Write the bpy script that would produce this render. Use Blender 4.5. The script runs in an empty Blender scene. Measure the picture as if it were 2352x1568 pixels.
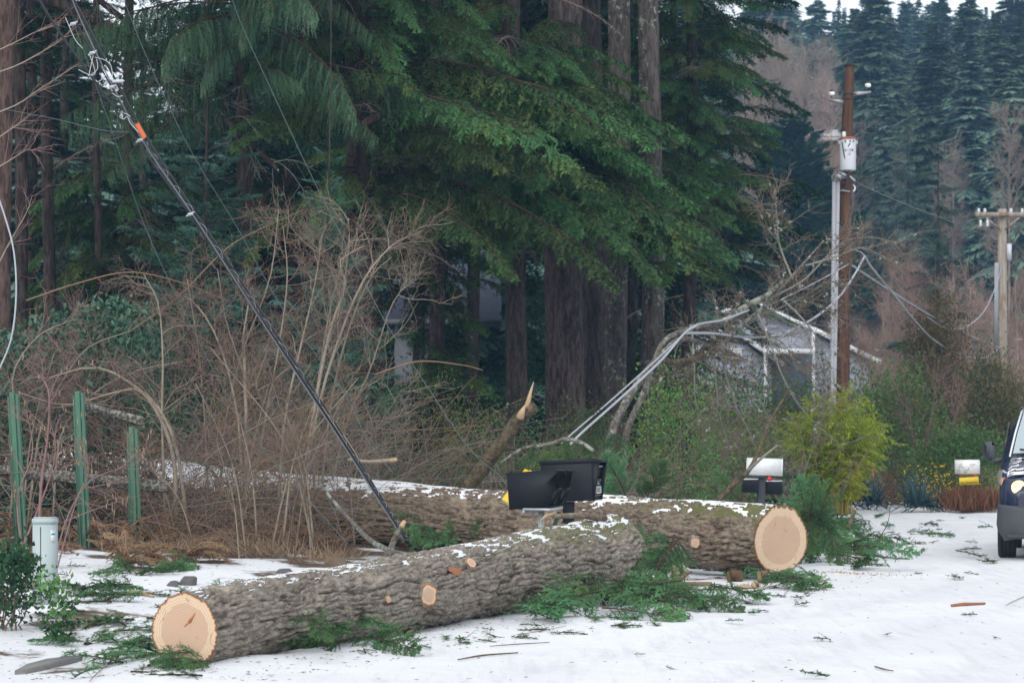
import bpy, math, random
import numpy as np
from mathutils import Vector, Matrix, Euler

# ------------------------------------------------------------------ camera, sky, sun, exposure
SC = bpy.context.scene
COL = SC.collection
FPX, CX, HZ, EYE = 5530.0, 1176.0, 1000.0, 1.45      # focal length, centre, horizon (picture 2352 wide), eye height
cam_d = bpy.data.cameras.new('camera')
cam_d.sensor_width = 36.0
cam_d.lens = 36.0 * FPX / 2352.0
cam_d.shift_y = (HZ - 784.0) / 2352.0
cam_d.clip_start = 0.5
cam_d.clip_end = 4000.0
cam_d.dof.use_dof = True
cam_d.dof.focus_distance = 20.5
cam_d.dof.aperture_fstop = 5.4
cam = bpy.data.objects.new('camera', cam_d)
cam.location = (0, 0, EYE)
cam.rotation_euler = (math.radians(90), 0, 0)
COL.objects.link(cam)
SC.camera = cam

world = bpy.data.worlds.new('World')
SC.world = world
world.use_nodes = True
wn, wl = world.node_tree.nodes, world.node_tree.links
wn.clear()
w_out = wn.new('ShaderNodeOutputWorld')
w_bg = wn.new('ShaderNodeBackground')
w_sky = wn.new('ShaderNodeTexSky')
w_sky.sky_type = 'NISHITA'
w_sky.sun_disc = False
w_sky.sun_elevation = math.radians(30)
w_sky.sun_rotation = math.radians(200)
w_sky.air_density = 1.0
w_sky.dust_density = 2.0
w_mix = wn.new('ShaderNodeMix')
w_mix.data_type = 'RGBA'
w_mix.inputs[0].default_value = 0.86
w_mix.inputs[7].default_value = (6.75, 6.85, 7.05, 1)      # even cloud cover over the sky
wl.new(w_sky.outputs[0], w_mix.inputs[6])
wl.new(w_mix.outputs[2], w_bg.inputs[0])
w_bg.inputs[1].default_value = 0.125
wl.new(w_bg.outputs[0], w_out.inputs[0])

sun_d = bpy.data.lights.new('sun', 'SUN')
sun_d.energy = 1.5
sun_d.angle = math.radians(60)
sun_d.color = (1.0, 0.97, 0.93)
sun = bpy.data.objects.new('sun', sun_d)
sun.location = (-20, -30, 60)
sun.rotation_euler = (math.radians(60), 0, math.radians(-20))
COL.objects.link(sun)

SC.view_settings.view_transform = 'Standard'
SC.view_settings.look = 'None'
SC.view_settings.exposure = 0.66
SC.view_settings.gamma = 1.0
SC.view_settings.use_curve_mapping = False
SC.render.engine = 'CYCLES'
cy = SC.cycles
cy.max_bounces = 6
cy.diffuse_bounces = 2
cy.glossy_bounces = 2
cy.transmission_bounces = 4
cy.transparent_max_bounces = 8
cy.volume_bounces = 1
cy.sample_clamp_indirect = 4.0
cy.use_denoising = True
cy.denoiser = 'OPENIMAGEDENOISE'
cy.denoising_input_passes = 'RGB_ALBEDO_NORMAL'
cy.denoising_prefilter = 'NONE'
cy.use_adaptive_sampling = False
HAZE = 0.0005

# ------------------------------------------------------------------ helpers: places
def P(x, y, Y):
    return Vector(((x - CX) / FPX * Y, Y, EYE - (y - HZ) / FPX * Y))

EDGE = np.array([(0, -8.0), (12, -3.6), (15, -1.9), (20.8, 1.45), (24.7, 3.1), (32, 4.2), (50, 5.6), (60, 6.0), (90, 6.0)], float)

def edge_x(y):
    return np.interp(y, EDGE[:, 0], EDGE[:, 1])

def _hash(ix, iy, iz, seed):
    n = (ix.astype(np.int64) * 374761393 + iy.astype(np.int64) * 668265263 + iz.astype(np.int64) * 1274126177 + seed * 974634777)
    n = n & 0xffffffff
    n = ((n ^ (n >> 13)) * 1274126177) & 0xffffffff
    n = ((n ^ (n >> 16)) * 2246822519) & 0xffffffff
    return ((n ^ (n >> 15)) & 0xffffff) / float(0xffffff)

def vnoise(x, y, z=0.0, seed=0):
    x, y, z = np.broadcast_arrays(np.asarray(x, float), np.asarray(y, float), np.asarray(z, float))
    xi, yi, zi = np.floor(x), np.floor(y), np.floor(z)
    fx, fy, fz = x - xi, y - yi, z - zi
    fx, fy, fz = [f * f * (3 - 2 * f) for f in (fx, fy, fz)]
    r = 0
    for a in (0, 1):
        wx = fx if a else 1 - fx
        for b in (0, 1):
            wy = fy if b else 1 - fy
            for c in (0, 1):
                wz = fz if c else 1 - fz
                r = r + wx * wy * wz * _hash(xi + a, yi + b, zi + c, seed)
    return r * 2 - 1

def fbm(x, y, z=0.0, o=4, seed=0):
    s, a, t = 0, 0.5, 0
    for k in range(o):
        s = s + a * vnoise(np.asarray(x) * 2 ** k, np.asarray(y) * 2 ** k, np.asarray(z) * 2 ** k, seed + k)
        a *= 0.5
    return s

def sstep(a, b, x):
    t = np.clip((np.asarray(x, float) - a) / (b - a), 0, 1)
    return t * t * (3 - 2 * t)

def rut_mask(x, y):
    d = edge_x(y) - x; w = d + .25 * np.sin(y * .21) + .12 * np.sin(y * .55); m = 0
    for c in (-1.9, -3.3, -4.6, -6.1): m = m + np.exp(-((w - c) / .24) ** 2)
    return np.clip(m, 0, 1) * sstep(-.3, -1.2, d)

def hill_z(x, y):
    x = np.asarray(x, float); y = np.asarray(y, float)
    up = np.clip(y - 105, 0, 260)
    side = 0.30 + 0.70 * sstep(-30, 22, x - (y - 150) * 0.05)
    return up * 0.185 * side + 1.5 * fbm(x * .03, y * .03, 0, 3, 5) * sstep(100, 150, y)

def gz(x, y):
    x = np.asarray(x, float); y = np.asarray(y, float)
    d = edge_x(y) - x
    v = sstep(-0.3, 1.0, d)
    z = np.clip(d, 0, 18) * 0.034 * sstep(16, 20, y) 
    z = z + v * (0.05 * fbm(x * .7, y * .7, 0, 3, 11) + 0.018 * fbm(x * 3.1, y * 3.1, 0, 3, 12))
    ridge = np.exp(-((d + 0.1) / 0.35) ** 2)
    z = z + ridge * (0.03 + 0.05 * fbm(x * 1.7, y * 1.7, 0, 3, 13)) * sstep(60, 45, y)
    rd = sstep(-.3, -1.2, d)
    w = d + .25 * np.sin(y * .21) + .12 * np.sin(y * .55)
    for c in (-1.9, -3.3, -4.6, -6.1): z = z - rd * .018 * np.exp(-((w - c) / .20) ** 2) + rd * .007 * np.exp(-((w - c - .34) / .12) ** 2)
    z = z + 0.005 * fbm(x * 2.2, y * 1.2, 0, 3, 14) + rd * .004 * fbm(x * 7, y * 2.5, 0, 3, 15)
    return z + hill_z(x, y)

def gz1(x, y):
    return float(gz(np.array([x]), np.array([y]))[0])

def G(x, y, lift=0.0):
    """the point of the ground seen at picture position (x, y)"""
    Y = FPX * EYE / max(y - HZ, 8.0)
    for _ in range(12):
        X = (x - CX) / FPX * Y
        Yn = FPX * (EYE - gz1(X, Y)) / (y - HZ)
        Y = 0.5 * (Y + Yn)
    X = (x - CX) / FPX * Y
    return Vector((X, Y, gz1(X, Y) + lift))

def on_ground(x, Y, lift=0.0):
    X = (x - CX) / FPX * Y
    return Vector((X, Y, gz1(X, Y) + lift))

# ------------------------------------------------------------------ helpers: meshes and objects
def np_mesh(name, V, faces, mats=(), midx=None, smooth=False, attrs=None):
    """faces: list of int arrays (n,3) or (n,4); midx: list of material indices or arrays, one per faces array"""
    me = bpy.data.meshes.new(name)
    V = np.asarray(V, np.float32)
    faces = [np.asarray(f, np.int32) for f in faces]
    keep = [i for i, f in enumerate(faces) if len(f)]
    loops = np.concatenate([faces[i].ravel() for i in keep])
    tot = np.concatenate([np.full(len(faces[i]), faces[i].shape[1], np.int32) for i in keep])
    start = np.concatenate([[0], np.cumsum(tot)[:-1]]).astype(np.int32)
    me.vertices.add(len(V)); me.vertices.foreach_set('co', V.ravel())
    me.loops.add(len(loops)); me.loops.foreach_set('vertex_index', loops)
    me.polygons.add(len(tot)); me.polygons.foreach_set('loop_start', start)
    if midx is not None:
        m = np.concatenate([np.broadcast_to(np.asarray(midx[i], np.int32), (len(faces[i]),)) for i in keep])
        me.polygons.foreach_set('material_index', m.astype(np.int32))
    if smooth:
        me.polygons.foreach_set('use_smooth', np.ones(len(tot), bool))
    me.update(calc_edges=True)
    for k, a in (attrs or {}).items():
        at = me.attributes.new(k, 'FLOAT', 'POINT')
        at.data.foreach_set('value', np.asarray(a, np.float32))
    for m in mats:
        me.materials.append(m)
    return me

class MB:
    """gathers shapes, links them as one mesh object"""
    def __init__(s):
        s.V, s.F, s.M, s.n, s.A = [], [], [], 0, []
    def add(s, V, faces, m=0, a=None):
        V = np.asarray(V, float).reshape(-1, 3)
        for f in (faces if isinstance(faces, list) else [faces]):
            f = np.asarray(f, np.int64)
            if len(f):
                s.F.append(f + s.n); s.M.append(m)
        s.V.append(V)
        s.A.append(np.full(len(V), 0.0) if a is None else np.broadcast_to(np.asarray(a, float), (len(V),)))
        s.n += len(V)
        return s
    def box(s, c, size, M=None, m=0, bev=0.0):
        hx, hy, hz = [q / 2 for q in size]
        b = min(bev, hx * .9, hy * .9, hz * .9)
        if b <= 0:
            V = np.array([(i, j, k) for i in (-hx, hx) for j in (-hy, hy) for k in (-hz, hz)])
            F = np.array([(0, 1, 3, 2), (4, 6, 7, 5), (0, 4, 5, 1), (2, 3, 7, 6), (0, 2, 6, 4), (1, 5, 7, 3)])
            T = []
        else:
            V, idx = [], {}
            for sx in (-1, 1):
                for sy in (-1, 1):
                    for sz in (-1, 1):
                        for ax in range(3):
                            p = [sx * (hx - b), sy * (hy - b), sz * (hz - b)]
                            p[ax] = (sx * hx, sy * hy, sz * hz)[ax]
                            idx[(sx, sy, sz, ax)] = len(V); V.append(p)
            F, T = [], []
            for ax in range(3):
                o = [a for a in range(3) if a != ax]
                for sg in (-1, 1):
                    q = []
                    for u, v in ((-1, -1), (1, -1), (1, 1), (-1, 1)):
                        k = [0, 0, 0]; k[ax] = sg; k[o[0]] = u; k[o[1]] = v
                        q.append(idx[(k[0], k[1], k[2], ax)])
                    F.append(q)
                for u in (-1, 1):
                    for v in (-1, 1):
                        q = []
                        for e, f in ((-1, o[0]), (1, o[0]), (1, o[1]), (-1, o[1])):
                            k = [0, 0, 0]; k[ax] = e; k[o[0]] = u; k[o[1]] = v
                            q.append(idx[(k[0], k[1], k[2], f)])
                        F.append(q)
            for sx in (-1, 1):
                for sy in (-1, 1):
                    for sz in (-1, 1):
                        T.append([idx[(sx, sy, sz, a)] for a in range(3)])
            V = np.array(V, float)
        if M is not None:
            R = np.array(M.to_3x3()); V = V @ R.T
        return s.add(V + np.asarray(c, float), [np.array(F)] + ([np.array(T)] if T else []), m)
    def tube(s, pts, r, n=8, m=0, cap=True, a=None):
        pts = np.asarray([tuple(p) for p in pts], float)
        r = np.broadcast_to(np.asarray(r, float), (len(pts),))
        V, F = tubes(pts[None], r[None], n)
        fs = [F]
        if cap:
            k = len(pts)
            if n == 4:
                fs.append(np.array([[3, 2, 1, 0], [(k - 1) * n + q for q in range(4)]]))
            else:
                e0, e1 = len(V), len(V) + 1
                V = np.vstack([V, pts[0], pts[-1]])
                fs.append(np.array([[e0, (q + 1) % n, q] for q in range(n)] + [[e1, (k - 1) * n + q, (k - 1) * n + (q + 1) % n] for q in range(n)]))
        return s.add(V, fs, m, a)
    def lathe(s, prof, n=20, c=(0, 0, 0), m=0, axis=None):
        """prof: (radius, height) pairs turned round z"""
        th = np.linspace(0, 2 * math.pi, n, endpoint=False)
        V = np.array([(r * math.cos(t), r * math.sin(t), h) for r, h in prof for t in th])
        k = len(prof)
        F = np.array([(i * n + q, i * n + (q + 1) % n, (i + 1) * n + (q + 1) % n, (i + 1) * n + q) for i in range(k - 1) for q in range(n)])
        if axis is not None:
            R = np.array(Vector((0, 0, 1)).rotation_difference(Vector(axis)).to_matrix()); V = V @ R.T
        return s.add(V + np.asarray(c, float), F, m)
    def prism(s, poly, w0, w1, fn, m=0):
        """poly in 2-D extruded between w0 and w1; fn(a, b, w) -> xyz; ends fanned"""
        k = len(poly)
        V = [fn(a, b, w) for w in (w0, w1) for a, b in poly]
        V += [np.mean(np.array(V[:k]), 0), np.mean(np.array(V[k:2 * k]), 0)]
        F = np.array([(i, (i + 1) % k, k + (i + 1) % k, k + i) for i in range(k)])
        T = np.array([(2 * k, (i + 1) % k, i) for i in range(k)] + [(2 * k + 1, k + i, k + (i + 1) % k) for i in range(k)])
        return s.add(V, [F, T], m)
    def mesh(s, name, mats, smooth=False, attr=None):
        V = np.concatenate(s.V)
        at = {attr: np.concatenate(s.A)} if attr else None
        return np_mesh(name, V, s.F, mats if isinstance(mats, (list, tuple)) else [mats], s.M, smooth, at)
    def build(s, name, mats, parent=None, smooth=False, attr=None, loc=None):
        return link(name, s.mesh(name, mats, smooth, attr), parent, loc)

def link(name, me, parent=None, loc=None, M=None):
    o = bpy.data.objects.new(name, me)
    COL.objects.link(o)
    if parent is not None:
        o.parent = parent
    if M is not None:
        o.matrix_local = M if parent is not None else M
    elif loc is not None:
        o.location = loc
    return o

def tag(o, label=None, cat=None, group=None, kind=None):
    if label: o['label'] = label
    if cat: o['category'] = cat
    if group: o['group'] = group
    if kind: o['kind'] = kind
    return o

def thing(name, label, cat, loc=(0, 0, 0), rot=(0, 0, 0), group=None):
    o = bpy.data.objects.new(name, None)
    o.empty_display_size = 0.2
    COL.objects.link(o)
    o.location = loc; o.rotation_euler = rot
    return tag(o, label, cat, group)

def tubes(paths, radii, n=3):
    """paths (N,K,3), radii (N,K) -> verts, quads of N tapered tubes"""
    N, K, _ = paths.shape
    T = np.empty_like(paths)
    T[:, 1:-1] = paths[:, 2:] - paths[:, :-2]; T[:, 0] = paths[:, 1] - paths[:, 0]; T[:, -1] = paths[:, -1] - paths[:, -2]
    T /= np.linalg.norm(T, axis=2, keepdims=True) + 1e-9
    m = np.abs(T.mean(1)); ref = np.zeros((N, 1, 3)); ref[np.arange(N), 0, m.argmin(1)] = 1
    A = np.cross(T, ref); A /= np.linalg.norm(A, axis=2, keepdims=True) + 1e-9
    B = np.cross(T, A)
    th = np.arange(n) * 2 * math.pi / n
    V = paths[:, :, None] + radii[:, :, None, None] * (A[:, :, None] * np.cos(th)[None, None, :, None] + B[:, :, None] * np.sin(th)[None, None, :, None])
    i = np.arange(N)[:, None, None] * K * n; k = np.arange(K - 1)[None, :, None] * n; q = np.arange(n)[None, None, :]; q2 = (q + 1) % n
    F = np.stack([i + k + q, i + k + q2, i + k + n + q2, i + k + n + q], -1).reshape(-1, 4)
    return V.reshape(-1, 3), F

def unit(v):
    return v / (np.linalg.norm(v, axis=-1, keepdims=True) + 1e-9)

def grow(p, d, L, K, rng, wob=0.15, pull=(0, 0, 0)):
    p = np.array(p, float); d = unit(np.array(d, float)); L = np.broadcast_to(np.asarray(L, float), (len(p),))
    pts = [p.copy()]
    for k in range(K):
        d = unit(d + rng.normal(0, wob, d.shape) + np.asarray(pull) / K)
        p = p + d * (L / K)[:, None]
        pts.append(p.copy())
    return np.stack(pts, 1)

def spawn(paths, n, rng, t0=0.2, t1=1.0, ang=45, sd=12):
    """n children on each path: starts, directions, parent index, place along the parent"""
    N, K, _ = paths.shape
    t = rng.uniform(t0, t1, (N, n)); f = t * (K - 1); i = np.minimum(f.astype(int), K - 2); w = (f - i)[..., None]
    r = np.arange(N)[:, None]
    p = paths[r, i] * (1 - w) + paths[r, i + 1] * w
    tan = unit(paths[r, i + 1] - paths[r, i])
    rnd = unit(rng.normal(size=p.shape)); perp = unit(np.cross(tan, rnd))
    a = np.radians(rng.normal(ang, sd, t.shape))[..., None]
    d = tan * np.cos(a) + perp * np.sin(a)
    return p.reshape(-1, 3), d.reshape(-1, 3), np.repeat(np.arange(N), n), t.ravel()

def smooth_path(pts, k):
    """Catmull-Rom through the points, k samples"""
    p = np.asarray([tuple(q) for q in pts], float)
    if len(p) == 2:
        return p[0] + (p[1] - p[0]) * np.linspace(0, 1, k)[:, None]
    e = np.vstack([2 * p[0] - p[1], p, 2 * p[-1] - p[-2]])
    u = np.linspace(0, len(p) - 1 - 1e-6, k); i = u.astype(int); t = (u - i)[:, None]
    a, b, c, d = e[i], e[i + 1], e[i + 2], e[i + 3]
    return 0.5 * (2 * b + (c - a) * t + (2 * a - 5 * b + 4 * c - d) * t ** 2 + (3 * b - a - 3 * c + d) * t ** 3)

# ------------------------------------------------------------------ helpers: materials
class NT:
    def __init__(s, name):
        s.m = bpy.data.materials.new(name); s.m.use_nodes = True
        s.t = s.m.node_tree; s.t.nodes.clear()
        s.out = s.t.nodes.new('ShaderNodeOutputMaterial')
    def n(s, kind, **kw):
        nd = s.t.nodes.new('ShaderNode' + kind)
        for k, v in kw.items(): setattr(nd, k, v)
        return nd
    def l(s, a, b): s.t.links.new(a, b)
    def put(s, sock, v):
        if hasattr(v, 'is_linked') or hasattr(v, 'links'): s.l(v, sock)
        elif isinstance(v, (tuple, list)) and len(v) == 3 and sock.type == 'RGBA': sock.default_value = (*v, 1)
        else: sock.default_value = v
    def coord(s, kind='Object', scale=(1, 1, 1), rot=(0, 0, 0)):
        tc = s.n('TexCoord'); mp = s.n('Mapping'); s.l(tc.outputs[kind], mp.inputs[0])
        mp.inputs['Scale'].default_value = scale; mp.inputs['Rotation'].default_value = rot
        return mp.outputs[0]
    def noise(s, scale, detail=4, rough=.55, vec=None, dist=0):
        nd = s.n('TexNoise'); nd.inputs['Scale'].default_value = scale; nd.inputs['Detail'].default_value = detail
        nd.inputs['Roughness'].default_value = rough; nd.inputs['Distortion'].default_value = dist
        if vec is not None: s.l(vec, nd.inputs['Vector'])
        return nd.outputs[0]
    def ramp(s, v, stops):
        r = s.n('ValToRGB'); s.l(v, r.inputs[0]); el = r.color_ramp.elements
        while len(el) < len(stops): el.new(0.5)
        for e, (p, c) in zip(el, stops):
            e.position = p; e.color = (*c, 1) if len(c) == 3 else c
        return r.outputs[0]
    def step(s, v, a, b):
        r = s.n('MapRange', interpolation_type='SMOOTHSTEP'); s.put(r.inputs[0], v)
        r.inputs[1].default_value = a; r.inputs[2].default_value = b
        return r.outputs[0]
    def mix(s, f, a, b, mode='MIX'):
        m = s.n('Mix', data_type='RGBA', blend_type=mode); s.put(m.inputs[0], f); s.put(m.inputs[6], a); s.put(m.inputs[7], b)
        return m.outputs[2]
    def math(s, op, a, b=0.0, clamp=False):
        m = s.n('Math', operation=op, use_clamp=clamp); s.put(m.inputs[0], a); s.put(m.inputs[1], b)
        return m.outputs[0]
    def attr(s, name):
        a = s.n('Attribute', attribute_name=name); return a.outputs['Fac']
    def bump(s, h, strength=.3, dist=.02):
        b = s.n('Bump'); s.l(h, b.inputs['Height']); b.inputs['Strength'].default_value = strength; b.inputs['Distance'].default_value = dist
        return b.outputs[0]
    def bsdf(s, col, rough=.7, spec=.3, metal=0., normal=None, coat=0.):
        b = s.n('BsdfPrincipled'); s.put(b.inputs['Base Color'], col); s.put(b.inputs['Roughness'], rough)
        b.inputs['Specular IOR Level'].default_value = spec; b.inputs['Metallic'].default_value = metal
        b.inputs['Coat Weight'].default_value = coat
        if normal is not None: s.l(normal, b.inputs['Normal'])
        return b
    def done(s, sh):
        s.l(sh.outputs[0] if hasattr(sh, 'outputs') else sh, s.out.inputs[0]); return s.m

def plain(name, col, rough=.6, spec=.4, metal=0., var=.12, scale=9., coat=0., bump=.0):
    t = NT(name)
    v = t.noise(scale, 5, .6, t.coord('Object'))
    c = t.mix(t.math('MULTIPLY', v, 1.0), tuple(q * (1 - var) for q in col), tuple(min(q * (1 + var), 1) for q in col))
    nm = t.bump(t.noise(scale * 7, 4, .6, t.coord('Object')), bump, .004) if bump else None
    return t.done(t.bsdf(c, rough, spec, metal, nm, coat))

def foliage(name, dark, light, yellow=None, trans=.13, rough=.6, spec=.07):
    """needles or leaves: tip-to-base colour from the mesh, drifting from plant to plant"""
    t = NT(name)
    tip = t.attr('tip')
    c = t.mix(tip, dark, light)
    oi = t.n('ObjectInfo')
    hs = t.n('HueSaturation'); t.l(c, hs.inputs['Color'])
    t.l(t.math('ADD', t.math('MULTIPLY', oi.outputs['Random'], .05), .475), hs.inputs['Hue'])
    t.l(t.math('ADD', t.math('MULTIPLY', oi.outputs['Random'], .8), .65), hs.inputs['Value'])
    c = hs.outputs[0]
    if yellow:
        n = t.noise(.9, 3, .6, t.n('NewGeometry').outputs['Position'])
        c = t.mix(t.math('MULTIPLY', t.step(n, .52, .72), .55), c, yellow)
    b = t.bsdf(c, rough, spec)
    tr = t.n('BsdfTranslucent'); t.l(c, tr.inputs[0])
    mx = t.n('MixShader'); mx.inputs[0].default_value = trans; t.l(b.outputs[0], mx.inputs[1]); t.l(tr.outputs[0], mx.inputs[2])
    return t.done(mx)

def bark(name, dark, mid, lichen=None, lich=(.58, .7), stretch=(5, 5, 1.1), scale=3.2, bump=.8):
    t = NT(name)
    v = t.coord('Object', stretch)
    n1 = t.noise(scale, 8, .65, v, .6); n2 = t.noise(scale * 3.3, 6, .6, v)
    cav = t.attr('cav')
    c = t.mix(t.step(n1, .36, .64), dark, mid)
    c = t.mix(t.math('MULTIPLY', t.step(n2, .5, .75), .4), c, tuple(min(1, q * 1.7) for q in mid))
    if lichen:
        o = t.coord('Object')
        ln = t.math('ADD', t.noise(9, 6, .7, o), t.math('MULTIPLY', t.noise(.9, 3, .5, o), .45))
        c = t.mix(t.step(ln, lich[0] + .2, lich[1] + .2), c, lichen)
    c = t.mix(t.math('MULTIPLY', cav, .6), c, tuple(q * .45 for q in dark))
    nm = t.bump(t.math('ADD', n1, t.math('MULTIPLY', n2, .5)), bump, .03)
    return t.done(t.bsdf(c, .9, .15, 0, nm))
# ------------------------------------------------------------------ materials of the place
def snow_mat():
    t = NT('snow')
    pos = t.n('NewGeometry').outputs['Position']
    mp = t.n('Mapping'); t.l(pos, mp.inputs[0]); mp.inputs['Rotation'].default_value = (0, 0, math.radians(28)); mp.inputs['Scale'].default_value = (3.2, .35, 1)
    streak = t.noise(2.6, 5, .6, mp.outputs[0]); pack = t.noise(.45, 4, .6, pos, .4); grit = t.noise(26, 5, .7, pos)
    c = t.mix(t.step(pack, .38, .66), (.60, .612, .635), (.67, .68, .695))
    wear = t.math('MULTIPLY', t.step(streak, .5, .72), t.attr('road'))
    c = t.mix(t.math('MULTIPLY', wear, .42), c, (.46, .475, .50))
    c = t.mix(t.math('MULTIPLY', t.step(grit, .66, .74), .40), c, (.42, .41, .38))
    c = t.mix(t.math('MULTIPLY', t.math('MULTIPLY', t.attr('rut'), t.step(t.noise(3.0, 5, .65, mp.outputs[0]), .36, .62)), .55), c, (.50, .515, .54))
    lit = t.attr('litter')
    lc = t.mix(t.noise(7, 6, .7, pos), (.035, .026, .017), (.13, .085, .05))
    patch = t.noise(1.1, 5, .65, pos, .3)
    f = t.step(t.math('ADD', lit, t.math('MULTIPLY', t.math('SUBTRACT', patch, .5), 1.5)), .42, .58)
    c = t.mix(f, c, lc)
    h = t.math('ADD', t.math('MULTIPLY', t.noise(5.5, 7, .62, pos), 1.2), t.math('ADD', t.math('MULTIPLY', streak, .8), t.math('MULTIPLY', t.noise(45, 3, .6, pos), .25)))
    return t.done(t.bsdf(c, .75, .25, 0, t.bump(h, .42, .045)))
M_SNOW = snow_mat()
def snow_cap_mat():
    t = NT('snow_cap')
    v = t.coord('Object')
    return t.done(t.bsdf(t.mix(t.noise(30, 3, .6, v), (.62, .635, .66), (.68, .695, .715)), .7, .2, 0, t.bump(t.noise(60, 4, .6, v), .3, .01)))
M_CAP = snow_cap_mat()

# ground: one sheet to the horizon, finest where the picture looks closest
def axis(parts):
    return np.unique(np.concatenate([np.linspace(a, b, n) for a, b, n in parts]).round(4))
gx = axis([(-900, -120, 14), (-120, -30, 24), (-30, -7, 60), (-7, 11.5, 150), (11.5, 40, 50), (40, 140, 34), (140, 900, 14)])
gy = axis([(-40, 11, 18), (11, 32, 190), (32, 52, 80), (52, 110, 40), (110, 400, 100), (400, 1600, 16)])
X, Y = np.meshgrid(gx, gy)
Z = gz(X, Y)
far = sstep(365, 700, Y); Z = Z * (1 - far * .5)
nx, ny = len(gx), len(gy)
i = np.arange(ny - 1)[:, None] * nx + np.arange(nx - 1)[None, :]
Fq = np.stack([i, i + 1, i + nx + 1, i + nx], -1).reshape(-1, 4)
d_edge = edge_x(Y) - X
litter = sstep(2.6, 6.5, d_edge) * sstep(22, 31, Y) * .85 + .36 * sstep(-.1, 1.0, d_edge) * sstep(60, 50, Y)
litter = np.maximum(litter, sstep(50, 56, Y) * .9) * np.where(Y > 100, .8, 1)
litter = np.clip(litter, 0, 1)
road = sstep(.2, -1.4, d_edge)
g_me = np_mesh('ground', np.stack([X, Y, Z], -1).reshape(-1, 3), [Fq], [M_SNOW], None, True, {'litter': litter.ravel(), 'road': road.ravel(), 'rut': rut_mask(X, Y).ravel()})
tag(link('ground', g_me), 'snow covered road and verge running back to the wooded hill', None, None, 'structure')

# ------------------------------------------------------------------ the felled logs
def log_bark(name, lo, hi, furrow, moss, turn):
    t = NT(name)
    o = t.coord('Object')
    vr = t.n('VectorRotate', rotation_type='Z_AXIS'); t.l(o, vr.inputs['Vector']); vr.inputs['Angle'].default_value = math.radians(turn)
    ms = t.n('Mapping'); t.l(vr.outputs[0], ms.inputs[0]); ms.inputs['Scale'].default_value = (.55, 1, 1); lo_v = ms.outputs[0]
    n = t.noise(30, 7, .72, lo_v, .2); n2 = t.noise(3.0, 5, .6, o, .4); n3 = t.noise(60, 4, .65, o)
    c = t.mix(t.step(n, .34, .68), lo, hi)
    c = t.mix(t.math('MULTIPLY', t.step(n2, .52, .66), .5), c, tuple(q * 1.22 for q in hi))
    lich = t.math('ADD', t.noise(38, 5, .7, o), t.math('MULTIPLY', t.noise(2.2, 3, .5, o), .5))
    c = t.mix(t.math('MULTIPLY', t.step(lich, .83, .95), .6), c, (.30, .335, .29))
    c = t.mix(t.math('MULTIPLY', t.attr('cav'), .75), c, furrow)  # furrows mixed toward a darker brown than the plates
    mo = t.step(t.math('ADD', t.attr('moss'), t.math('MULTIPLY', t.math('SUBTRACT', t.noise(7, 6, .7, o), .5), 1.0)), .50, .78)
    c = t.mix(t.math('MULTIPLY', mo, .85), c, t.mix(n3, tuple(q * .7 for q in moss), tuple(q * 1.35 for q in moss)))
    nm = t.bump(t.math('ADD', n, t.math('MULTIPLY', n3, .6)), .55, .012)
    return t.done(t.bsdf(c, .92, .12, 0, nm))

def cut_mat(name, pith, k=1.0):
    t = NT(name)
    o = t.coord('Object')
    rad = t.attr('rad')
    wob = t.math('ADD', rad, t.math('MULTIPLY', t.math('SUBTRACT', t.noise(3.2, 3, .5, o), .5), .14))
    saw = t.noise(16, 5, .6, t.coord('Object', (1.0, 7, 1), (0, 0, .5)))
    heart = t.mix(t.noise(5, 4, .6, o), (.42 * k, .30 * k, .21 * k), (.48 * k, .35 * k, .255 * k))
    sap = t.mix(t.noise(6, 4, .6, o), (.52, .40, .275), (.58, .46, .335))
    c = t.mix(t.step(wob, .70, .73), heart, sap)
    ring = t.n('Math', operation='SINE'); t.l(t.math('ADD', t.math('MULTIPLY', wob, 84), t.math('MULTIPLY', t.noise(2, 3, .5, o), 12)), ring.inputs[0])
    c = t.mix(t.math('MULTIPLY', t.step(ring.outputs[0], .1, 1.0), .5), c, (.40, .22, .12))
    c = t.mix(t.math('MULTIPLY', t.step(saw, .52, .70), .38), c, (.42, .29, .19))
    crk = t.noise(2.2, 2, .5, o, 1.5)
    line = t.step(t.math('ABSOLUTE', t.math('SUBTRACT', crk, .5)), .010, .002)
    c = t.mix(t.math('MULTIPLY', t.math('MULTIPLY', line, t.step(t.noise(4, 2, .5, o), .5, .58)), .7), c, (.22, .13, .075))
    stain = t.step(t.noise(2.6, 4, .6, t.coord('Object', (1, 2.2, 1), (0, 0, .4))), .54, .70)
    c = t.mix(t.math('MULTIPLY', stain, .30), c, (.33, .25, .18))
    c = t.mix(t.step(t.math('ADD', rad, t.math('MULTIPLY', t.math('SUBTRACT', t.noise(9, 4, .6, o), .5), .035)), .945, .960), c, t.mix(t.noise(40, 4, .6, o), (.17, .075, .035), (.30, .14, .07)))
    return t.done(t.bsdf(c, .75, .2, 0, t.bump(saw, .25, .004)))
M_CUT = cut_mat('fresh_cut_wood', 0)
M_SPLIT = plain('split_wood', (.38, .275, .17), .8, .2, var=.35, scale=14)
M_SCAR = plain('torn_red_bark', (.30, .125, .065), .85, .2, var=.4, scale=25)

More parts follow.
